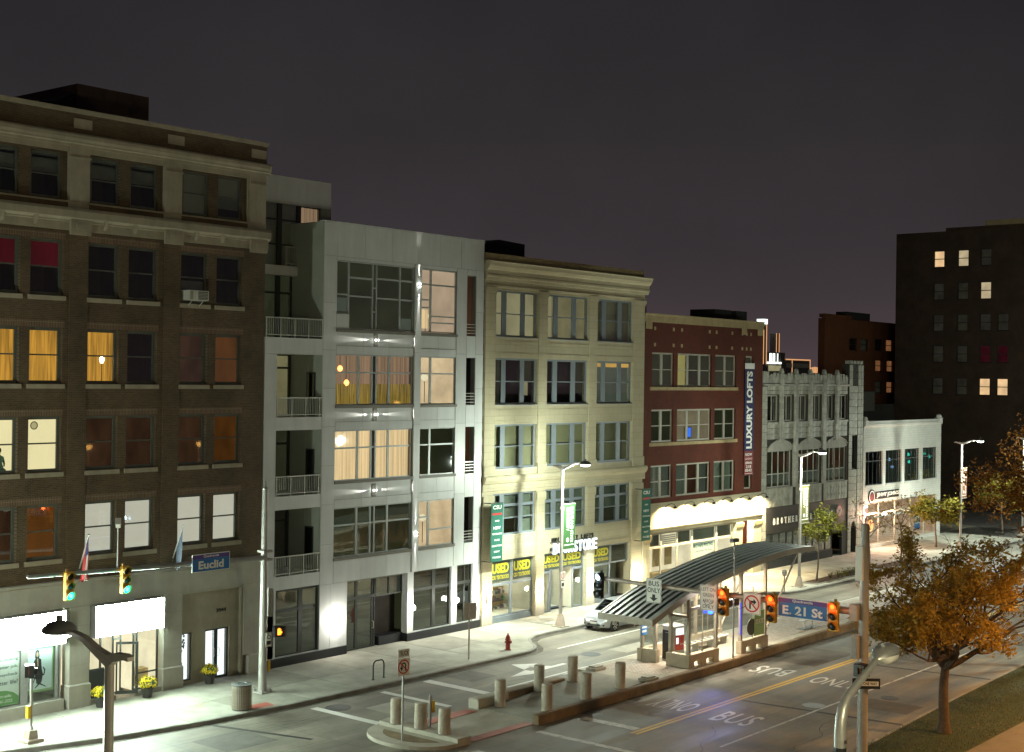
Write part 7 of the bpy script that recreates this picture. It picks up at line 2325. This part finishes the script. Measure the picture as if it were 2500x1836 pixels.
# cast bases, long ones with slots
def base(x0, x1, y0, y1, slots):
    b = MB(S)
    b.box(x0, x1, y0, y1, PZ + .28, PZ + .62)
    e = [x0] + [q for s_ in slots for q in s_] + [x1]
    for a, c in zip(e[::2], e[1::2]):
        b.box(a, c, y0 + .001, y1 - .001, PZ + .001, PZ + .279)
    b.build('base', M['shelter_concrete'], S)
base(55.8, 58.5, 34.9, 35.2, ((56.25, 57.0), (57.35, 58.0)))
base(60.6, 63.3, 34.9, 35.2, ((61.1, 61.8), (62.1, 62.8)))
base(55.8, 58.5, 37.6, 37.85, ())
base(60.6, 63.3, 37.6, 37.85, ())
MB(S).box(55.8, 56.12, 35.201, 36.2, PZ, PZ + .62).build('base', M['shelter_concrete'], S)
MB(S).box(55.85, 56.15, 36.8, 37.599, PZ, PZ + .62).build('base', M['shelter_concrete'], S)
# glass screens with rails
for x0, x1, y in ((56.03, 58.32, 35.05), (60.83, 63.12, 35.05), (56.08, 58.32, 37.7), (58.48, 60.72, 37.7), (60.88, 63.12, 37.7)):
    zt = min(roof_z(x0), roof_z(x1)) - .35
    zt = min(zt, 3.05)
    for k in range(2):
        a, c = x0 + (x1 - x0) * k / 2, x0 + (x1 - x0) * (k + 1) / 2
        g_ = MB(S).box(a + .02, c - .02, y - .006, y + .006, PZ + .66, zt).build('screen_pane', M['shelter_glass'], S)
    MB(S).box((x0 + x1) / 2 - .012, (x0 + x1) / 2 + .012, y - .025, y + .025, PZ + .63, zt + .5).build('mullion', M['shelter_metal'], S)
    MB(S).box(x0, x1, y - .05, y + .05, zt + .002, zt + .14).build('top_rail', M['shelter_metal'], S)
for y0, y1 in ((35.13, 35.97), (37.03, 37.62)):
    MB(S).box(55.97, 55.982, y0, y1, PZ + .66, 2.7).build('end_pane', M['shelter_glass'], S)
MB(S).box(55.9, 56.02, 35.13, 37.62, 2.72, 2.84).build('end_rail', M['shelter_metal'], S)
MB(S).tube([(53.9, 36.05, 3.1), (55.95, 36.05, 2.95)], .04, 8).tube([(53.9, 36.95, 3.1), (55.95, 36.95, 2.95)], .04, 8).build('roof_strut', M['shelter_metal'], S)
MB(S).tube([(63.25, 35.1, 1.0), (66.6, 35.1, 4.72)], .05, 8).build('roof_strut', M['shelter_metal'], S)
MB(S).tube([(63.25, 37.7, 1.0), (66.6, 37.7, 4.72)], .05, 8).build('roof_strut', M['shelter_metal'], S)
for x in (56.6, 59.4, 62.3):
    MB(S).box(x - .5, x + .5, 36.3, 36.42, roof_z(x) - .23, roof_z(x) - .16).build('strip_lamp', M['lens_warm'], S)
    lamp('AREA', 'shelter_light', S, (x - 58, -.14, roof_z(x) - .3 - PZ), 300, (1, .88, .68), (1.0, .3), aim=(0, 0, -1))
# bench row inside
bn = thing('shelter_bench', 'long pale wire bench inside the bus shelter', 'bench', (60.2, 37.1, PZ), world_coords=False)
MB().bevbox(-2.0, 2.6, -.22, .22, .40, .46, .02).build('seat', M['seat_white'], bn)
for k in range(10):
    MB().box(-1.95 + k * .47, -1.93 + k * .47, -.2, .2, .461, .53).build('seat_divider', M['rail_metal'], bn)
for x in (-1.7, -.3, 1.1, 2.4):
    MB().box(x - .04, x + .04, -.18, .18, 0, .399).build('leg', M['seat_white'], bn)
tv = thing('ticket_machine', 'grey ticket machine with a red and white lit front', 'ticket machine', (57.0, 36.55, PZ), R(-12), world_coords=False)
MB().bevbox(-.42, .42, -.3, .34, 0.007, 1.75, .06).build('cabinet', M['machine_grey'], tv)
MB().box(-.20, .40, -.312, -.301, .55, 1.25).build('red_panel', M['sign_red'], tv)
MB().box(-.16, .38, -.312, -.301, 1.27, 1.6).build('white_panel', M['flood_white'], tv)
MB().box(-.14, .02, -.322, -.313, .85, 1.15).build('screen', M['flood_white'], tv)
for k in range(4):
    MB().box(.12 + .06 * k, .16 + .06 * k, -.322, -.313, .8, .84).build('key', M['sign_white'], tv)
MB().box(-.435, -.422, -.28, .32, .1, 1.5).build('black_side', M['black_paint'], tv)
MB().box(-.50, -.436, -.25, .1, .95, 1.4).build('side_box', M['car_dark'], tv)
vs = thing('message_sign', 'dark hanging message board under the shelter beam', 'sign', (59.6, 35.1, 3.0), world_coords=False)
MB().box(-.95, .95, -.08, .08, -.2, .14).build('case', M['car_dark'], vs)
MB().box(-.85, .85, -.088, -.081, -.13, .07).build('display', M['brown_dim'], vs)
for x in (-.7, .7):
    MB().cyl((x, 0, .14), (x, 0, 1.25), .02, n=8).build('hanger', M['shelter_metal'], vs)
bb = thing('blue_beacon', 'glowing blue beacon on a shelter post', 'beacon', (57.62, 34.88, 2.75), world_coords=False)
MB().lathe([(.07, 0), (.11, .04), (.12, .14), (.08, .24), (.01, .27)], (0, 0, -.02), 14).build('globe', M['blue_beacon'], bb, True)
MB().cyl((0, .02, -.03), (.74, .12, -.03), .025, n=8).build('bracket', M['shelter_metal'], bb)
lamp('SPOT', 'beacon_light', bb, (0, -.25, .05), 420, (.04, .12, 1.0), .08, 36, 1.0, (-6.0, -3.3, -2.8))
fl2 = thing('flood_lamp', 'small glaring white lamp under the near roof beam of the shelter', 'lamp', (57.24, 34.93, 3.62), world_coords=False)
MB().lathe([(.03, -.09), (.09, -.05), (.1, 0), (.07, .07), (.02, .09)], (0, 0, 0), 14).build('globe', M['lens_white'], fl2, True)
MB().cyl((0, .03, .05), (0, .08, .3), .02, n=8).build('hanger', M['shelter_metal'], fl2)
lamp('POINT', 'flood_light', fl2, (0, -.15, -.1), 60, (1, .93, .85), .1)
st = thing('blue_light_strip', 'thin blue glowing strip down the shelter post', 'light strip', (60.68, 35.0, 1.0))
MB(st).box(60.64, 60.668, 34.97, 35.02, 1.3, 2.9).build('tube', M['blue_strip'], st)
for x, y, m1, m2, lb, fx in ((63.0, 35.1, 'poster_lime', 'letter_white', 'pale green STATE poster on the shelter end screen', 'STATE'),):
    po = thing('shelter_poster', lb, 'poster', (62.55, 34.99, 1.1), world_coords=False)
    MB().box(-.5, .5, 0, .012, -.05, 1.2).build('sheet', M[m1], po)
    text('lettering', fx, .8, .25, M[m2], po, (0, -.004, .65), bold=.04)
    MB().cyl((-.75, .02, .45), (-.75, .05, .45), .42, .42, 20).build('round_board', M['grey_frame'], po)
for x, z, lb in ((58.25, .95, 'small blue notice board on the shelter screen by the ticket machine'), (56.02, 1.6, 'small blue notice on the left end screen of the shelter')):
    po = thing('shelter_notice', lb, 'notice', (x, 37.6, z), world_coords=False)
    MB().box(-.25, .25, 0, .012, 0, .62).build('sheet', M['sign_blue'], po)
    MB().box(-.18, .18, -.004, -.0005, .12, .22).box(-.18, .18, -.004, -.0005, .32, .4).build('print', M['letter_white'], po)
# slim steel camera pole over the shelter
cp = thing('camera_pole', 'slim steel pole with two small cameras above the shelter roof', 'camera pole', (59.3, 34.6, .4), world_coords=False)
MB().cyl((0, 0, 0), (0, 0, 5.65), .045, .035, 10).build('pole', M['galvanised'], cp, True)
for s in (-1, 1):
    MB().box(s * .02 + (-.28 if s < 0 else 0), s * .02 + (0 if s < 0 else .28), -.09, .09, 5.66, 5.83).build('camera', M['lamp_dark'], cp)

# ---------------------------------------------------------------- cars
def car(x, y, rotz, label, paint='car_silver'):
    """small hatchback, nose towards local -X"""
    t = thing('parked_car', label, 'car', (x, y, 0.002), rotz, world_coords=False)
    st_ = [(0.0, .55, .30, .50, .62), (.06, .70, .24, .62, .70), (.25, .80, .21, .70, .78), (.7, .84, .20, .74, .88), (1.15, .85, .20, .78, .97), (1.6, .85, .20, .80, 1.0), (2.4, .85, .20, .80, 1.0), (3.2, .85, .22, .80, 1.02), (3.9, .83, .25, .80, 1.04), (4.2, .78, .30, .78, 1.02), (4.29, .62, .40, .7, .95)]
    b = MB()
    n = 11
    for xx, hw, zb, zs, zt in st_:
        ring_ = [(-hw * .92, zb), (-hw, zb + .1), (-hw, zs - .12), (-hw * .97, zs), (-hw * .86, zt), (0, zt + .045), (hw * .86, zt), (hw * .97, zs), (hw, zs - .12), (hw, zb + .1), (hw * .92, zb)]
        b.v += [(xx, yy, zz) for yy, zz in ring_]
    for i in range(len(st_) - 1):
        for k in range(n):
            b.f.append((n * i + k, n * i + (k + 1) % n, n * i + n + (k + 1) % n, n * i + n + k))
    b.f.append(tuple(reversed(range(n))))
    b.f.append(tuple(range(n * (len(st_) - 1), n * len(st_))))
    body = b.build('body', M[paint], t, True)
    # cabin
    cs = [(1.05, .70, .98), (1.85, .60, 1.47), (2.5, .60, 1.52), (3.4, .58, 1.48), (4.12, .66, 1.02)]
    c_ = MB()
    for xx, hw, zt in cs:
        c_.v += [(xx, -.76, .97), (xx, -hw, zt), (xx, hw, zt), (xx, .76, .97)]
    for i in range(4):
        for k in range(3):
            c_.f.append((4 * i + k, 4 * i + 4 + k, 4 * i + 5 + k, 4 * i + 1 + k))
    gl = c_.build('window_glass', M['car_glass'], t, True)
    r_ = MB()
    for xx, hw, zt in ((1.78, .605, 1.475), (2.5, .605, 1.53), (3.45, .585, 1.49)):
        r_.v += [(xx, -hw, zt - .02), (xx, -hw * .9, zt + .03), (xx, hw * .9, zt + .03), (xx, hw, zt - .02)]
    for i in range(2):
        for k in range(3):
            r_.f.append((4 * i + k, 4 * i + 4 + k, 4 * i + 5 + k, 4 * i + 1 + k))
    r_.build('roof', M[paint], t, True)
    for s in (-1, 1):
        MB().tube([(1.08, s * .74, .99), (1.82, s * .615, 1.48)], .03, 6).build('pillar', M[paint], t)
        MB().tube([(2.5, s * .78, .98), (2.5, s * .615, 1.5)], .035, 6).build('pillar', M['car_dark'], t)
        MB().tube([(4.1, s * .74, 1.0), (3.42, s * .6, 1.48)], .05, 6).build('pillar', M[paint], t)
        MB().prism([(.10, .58), (.42, .66), (.55, .84), (.30, .76), (.12, .68)], 'y', s * .62, s * .80).build('headlight', M['headlight'], t)
        MB().box(1.55, 1.75, s * .86 if s > 0 else -1.02, 1.02 if s > 0 else -.86, .98, 1.1).build('mirror', M[paint], t)
        MB().box(.02, .12, s * .62 - .07, s * .62 + .07, .33, .42).build('fog_lamp', M['car_dark'], t)
    MB().box(-.012, .05, -.42, .42, .30, .42).build('grille', M['car_dark'], t)
    MB().box(-.02, .05, -.24, .24, .52, .58).build('upper_grille', M['car_dark'], t)
    MB().box(-.03, -.013, -.2, .2, .40, .52).build('plate', M['plate'], t)
    for xw in (.82, 3.42):
        for s in (-1, 1):
            MB().lathe([(.395, -.03), (.395, .03), (.3, .035), (.3, -.035)], n=22).build('wheel_arch', M['car_dark'], t, True, loc=(xw, s * .83, .31)).rotation_euler = (R(90), 0, 0)
            w_ = MB().lathe([(.24, -.1), (.29, -.1), (.315, -.07), (.315, .07), (.29, .1), (.24, .1)], n=24).build('wheel', M['tyre'], t, True, loc=(xw, s * .79, .315))
            w_.rotation_euler = (R(90), 0, 0)
            hb = MB()
            for k in range(7):
                a = 2 * math.pi * k / 7
                hb.prism([(.05 * math.cos(a - .5), .05 * math.sin(a - .5)), (.235 * math.cos(a - .13), .235 * math.sin(a - .13)), (.235 * math.cos(a + .13), .235 * math.sin(a + .13)), (.05 * math.cos(a + .5), .05 * math.sin(a + .5))], 'z', -.105, .105)
            hb.build('rim', M['hubcap'], w_)
    return t
car(62.2, 45.1, 0, 'silver hatchback parked at the far kerb behind the shelter roof')
# ---------------------------------------------------------------- trees
def leafmat(name, c1, c2, c3):
    m, nt, out = _nt(name)
    L = nt.links.new
    p = N(nt, 'ShaderNodeBsdfPrincipled')
    p.inputs['Roughness'].default_value = 0.75
    p.inputs['Specular IOR Level'].default_value = 0.2
    tc = N(nt, 'ShaderNodeTexCoord')
    n1 = N(nt, 'ShaderNodeTexNoise', i_Scale=2.2, i_Detail=5.0, i_Roughness=0.8)
    L(tc.outputs['Object'], n1.inputs['Vector'])
    r = ramp(nt, [(0.3, c1), (0.5, c2), (0.72, c3)])
    L(n1.outputs['Fac'], r.inputs['Fac'])
    L(r.outputs[0], p.inputs['Base Color'])
    tr = N(nt, 'ShaderNodeBsdfTranslucent')
    L(r.outputs[0], tr.inputs[0])
    mx = N(nt, 'ShaderNodeMixShader')
    mx.inputs[0].default_value = 0.3
    L(p.outputs[0], mx.inputs[1])
    L(tr.outputs[0], mx.inputs[2])
    L(mx.outputs[0], out.inputs[0])
    M[name] = m
leafmat('leaf_orange', (0.17, 0.10, 0.014), (0.31, 0.19, 0.03), (0.42, 0.29, 0.06))
leafmat('leaf_rust', (0.12, 0.045, 0.008), (0.20, 0.08, 0.012), (0.27, 0.12, 0.02))
leafmat('leaf_gold', (0.11, 0.10, 0.014), (0.20, 0.17, 0.024), (0.27, 0.22, 0.04))
leafmat('leaf_green', (0.06, 0.065, 0.01), (0.11, 0.11, 0.014), (0.19, 0.15, 0.02))

def grow(rg, base, h_fork, limbs, spread, height, levels=3, r0=.16, lean=(0, 0), droop=.25, limb_dirs=None, bound=None):
    """returns trunk polyline, list of (points, radii) branches and twig ends with directions"""
    base = Vector(base)
    trunk = []
    n = 7
    for i in range(n + 1):
        f = i / n
        trunk.append(base + Vector((lean[0] * f + .05 * math.sin(4 * f + base.x), lean[1] * f + .05 * math.cos(5 * f + base.y), h_fork * f)))
    branches, ends = [], []
    def br(p, d, length, r_, lev):
        pts, rs = [p.copy()], [r_]
        m_ = 5
        for i in range(1, m_ + 1):
            d = (d + Vector((rg.uniform(-.22, .22), rg.uniform(-.22, .22), rg.uniform(-.12, .14) - droop * .12 * (lev < 2)))).normalized()
            q_ = pts[-1] + d * (length / m_)
            if bound and not bound(q_):
                d = (d * .3 + (Vector((base.x, base.y, 6.5)) - q_).normalized() * .5 + Vector((0, 0, .25))).normalized()
                q_ = pts[-1] + d * (length / m_ * .5)
            pts.append(q_)
            rs.append(r_ * (1 - .62 * i / m_))
        branches.append((pts, rs))
        if lev <= 0:
            ends.append((pts, d))
            return
        k = rg.choice((3, 4)) if lev > 1 else rg.choice((3, 4, 5))
        for j in range(k):
            f = rg.uniform(.35, 1.0) if j else 1.0
            q = pts[0].lerp(pts[-1], f) if False else pts[min(m_, max(1, int(round(f * m_))))]
            a = rg.uniform(0, 6.28)
            o = d.orthogonal().normalized()
            o = (o * math.cos(a) + d.cross(o) * math.sin(a))
            nd = (d * rg.uniform(.6, 1.0) + o * rg.uniform(.45, .95) + Vector((0, 0, .08))).normalized()
            br(q, nd, length * rg.uniform(.52, .72), max(.006, rs[min(m_, int(round(f * m_)))] * .72), lev - 1)
    top = trunk[-1]
    for j in range(limbs):
        a = (limb_dirs[j][0] if limb_dirs else 2 * math.pi * j / limbs + rg.uniform(-.3, .3))
        el = (limb_dirs[j][1] if limb_dirs else rg.uniform(.45, 1.1))
        d = Vector((math.cos(a) * math.cos(el), math.sin(a) * math.cos(el), math.sin(el)))
        ln = (limb_dirs[j][2] if limb_dirs else spread * rg.uniform(.45, .6))
        br(trunk[-1 if j % 2 == 0 else -2].copy(), d, ln, r0 * .62, levels - 1)
    return trunk, branches, ends

def tree(name, label, base, h_fork, limbs, spread, height, leaf, leaves, seed, levels=3, r0=.16, size=.09, bark='bark', keep=1.0, lean=(0, 0), cond=None, group=None, limb_dirs=None, puff=.22, bound=None):
    rg = random.Random(seed)
    t = thing(name, label, 'tree', base, group=group)
    trunk, branches, ends = grow(rg, base, h_fork, limbs, spread, height, levels, r0, lean, limb_dirs=limb_dirs, bound=bound)
    n = len(trunk)
    MB(t).tube(trunk, [r0 * (1.35 if i == 0 else 1.0) * (1 - .35 * i / (n - 1)) for i in range(n)], 12).build('trunk', M[bark], t, True)
    bb_ = MB(t)
    for pts, rs in branches:
        bb_.tube(pts, rs, 5)
    bb_.build('limbs', M[bark], t, True)
    lf = MB(t)
    for pts, d in ends:
        if rg.random() > keep or (cond and not cond(pts[-1], rg)):
            continue
        cnt = int(leaves * rg.uniform(.5, 1.4))
        for _ in range(cnt):
            f = rg.random()
            k = min(len(pts) - 2, int(f * (len(pts) - 1)))
            c_ = pts[k].lerp(pts[k + 1], rg.random()) + Vector((rg.gauss(0, puff), rg.gauss(0, puff), rg.gauss(-.05, puff * .75)))
            a, e = rg.uniform(0, 6.28), rg.uniform(-1.0, .5)
            u = Vector((math.cos(a) * math.cos(e), math.sin(a) * math.cos(e), math.sin(e)))
            w_ = u.orthogonal().normalized()
            b_ = rg.uniform(0, 6.28)
            w_ = w_ * math.cos(b_) + u.cross(w_) * math.sin(b_)
            s_ = size * rg.uniform(.45, 1.6)
            lf.quad(c_ - u * s_, c_ + w_ * s_ * .45, c_ + u * s_, c_ - w_ * s_ * .45)
    if lf.f:
        lf.build('crown', M[leaf], t, kind='stuff')
    return t
dirs = [(R(165), .55, 3.3), (R(115), .75, 2.6), (R(60), .7, 2.8), (R(8), .38, 4.2), (R(-12), .62, 4.0), (R(-100), .75, 2.6), (R(195), .30, 3.4), (R(235), .7, 2.8), (R(30), .5, 3.8), (R(-30), .25, 3.6), (R(180), .8, 3.2)]
tree('locust_tree', 'orange leaved autumn tree with a forked dark trunk on the verge', (53.45, 21.66, SW), 2.9, 11, 8, 9, 'leaf_orange', 78, 12, levels=4, r0=.23, size=.075, limb_dirs=dirs, lean=(.3, 0), keep=.72,
     bound=lambda p: ((p.x - 56.6) / 9.8) ** 2 + ((p.y - 21.5) / 4.0) ** 2 + ((p.z - 6.0) / 3.3) ** 2 < 1,
     cond=lambda p, rg: p.z > 3.9 and p.x > 46.8 and rg.random() < (.30 if (p.x < 51.5 and p.z > 6.4) or p.z > 8.0 else .92), puff=.15)
dirs2 = [(R(150), .7, 4.2), (R(190), .45, 4.6), (R(100), .8, 4.0), (R(225), .6, 4.4), (R(20), .6, 4), (R(-60), .6, 4), (R(175), 1.0, 4.4)]
tree('locust_tree', 'taller dark orange tree at the verge beyond the forked tree', (72.0, 22.5, SW), 3.8, 7, 8, 10, 'leaf_rust', 50, 33, levels=4, r0=.22, size=.10, limb_dirs=dirs2, puff=.28)
tree('street_tree', 'young street tree with yellow green leaves beside the olive tinted green banner lamp', (87.5, 44.5, SW + .05), 3.1, 5, 2.2, 3, 'leaf_green', 26, 4, levels=3, r0=.06, size=.10, bark='bark_pale', puff=.2)
tree('street_tree', 'young nearly bare street tree at the gothic doorway', (96.1, 44.7, SW + .05), 2.6, 5, 3.2, 3, 'leaf_orange', 5, 5, levels=3, r0=.06, size=.08, bark='bark_pale', puff=.15)
tree('street_tree', 'young sparse street tree in the dark bed by the sandwich shop', (101.0, 44.4, SW + .05), 2.8, 5, 3.4, 3, 'leaf_orange', 8, 6, levels=3, r0=.06, size=.08, bark='bark_pale', puff=.15)
tree('street_tree', 'bushy yellow green street tree past the sandwich shop corner', (112.9, 46.6, SW), 2.4, 6, 2.5, 4, 'leaf_gold', 40, 8, levels=3, r0=.09, size=.15, bark='bark_pale', puff=.32)
tree('street_tree', 'dim yellow brown street tree farther down the avenue', (128.0, 46.5, SW), 2.6, 6, 3.2, 4, 'leaf_gold', 26, 9, levels=3, r0=.09, size=.17, bark='bark_pale', puff=.36)
# low plants in the beds
rg = random.Random(44)
def shrub(x, y, label, leafy, seed):
    t = thing('bed_plant', label, 'plant', (x, y, SW + .05), group='low plants in the planting bed')
    r_ = random.Random(seed)
    st_, lv = MB(t), MB(t)
    for _ in range(9):
        a, e = r_.uniform(0, 6.28), r_.uniform(.5, 1.3)
        ln = r_.uniform(.25, .5)
        tip = Vector((x, y, SW + .05)) + Vector((math.cos(a) * math.cos(e), math.sin(a) * math.cos(e), math.sin(e))) * ln
        st_.cyl((x, y, SW + .05), tip, .008, .004, 5)
        for _ in range(leafy):
            c_ = Vector((x, y, SW + .05)).lerp(tip, r_.uniform(.3, 1.05)) + Vector((r_.uniform(-.06, .06), r_.uniform(-.06, .06), r_.uniform(-.04, .04)))
            s_ = .05
            lv.quad(c_ + Vector((-s_, 0, 0)), c_ + Vector((0, s_ * .4, .02)), c_ + Vector((s_, 0, .03)), c_ + Vector((0, -s_ * .4, 0)))
    st_.build('stems', M['bark'], t)
    lv.build('leaves', M['leaf_green'], t, kind='stuff')
for k in range(9):
    shrub(89.3 + k * .62 + rg.uniform(-.15, .15), 44.35 + rg.uniform(-.3, .35), 'low green plant in the soil bed beside the lamp post', 9, k)
# fallen leaves on the verge
fl_ = MB()
rg = random.Random(9)
for _ in range(420):
    x, y = rg.gauss(54.5, 5), rg.uniform(19.2, 23.0)
    a, s_ = rg.uniform(0, 6.28), rg.uniform(.025, .05)
    z = SW + .05 + rg.uniform(0, .03) if y > 19.85 else SW + .001
    c_, s2 = math.cos(a) * s_, math.sin(a) * s_
    fl_.quad((x - c_, y - s2, z), (x + s2 * .5, y - c_ * .5, z + .01), (x + c_, y + s2, z + .004), (x - s2 * .5, y + c_ * .5, z))
o = fl_.build('fallen_leaves', M['leaf_rust'], kind='stuff')
tag(o, 'orange fallen leaves scattered over the dark verge', 'leaves')

for o in bpy.data.objects:
    if 'origin' in o.keys():
        del o['origin']
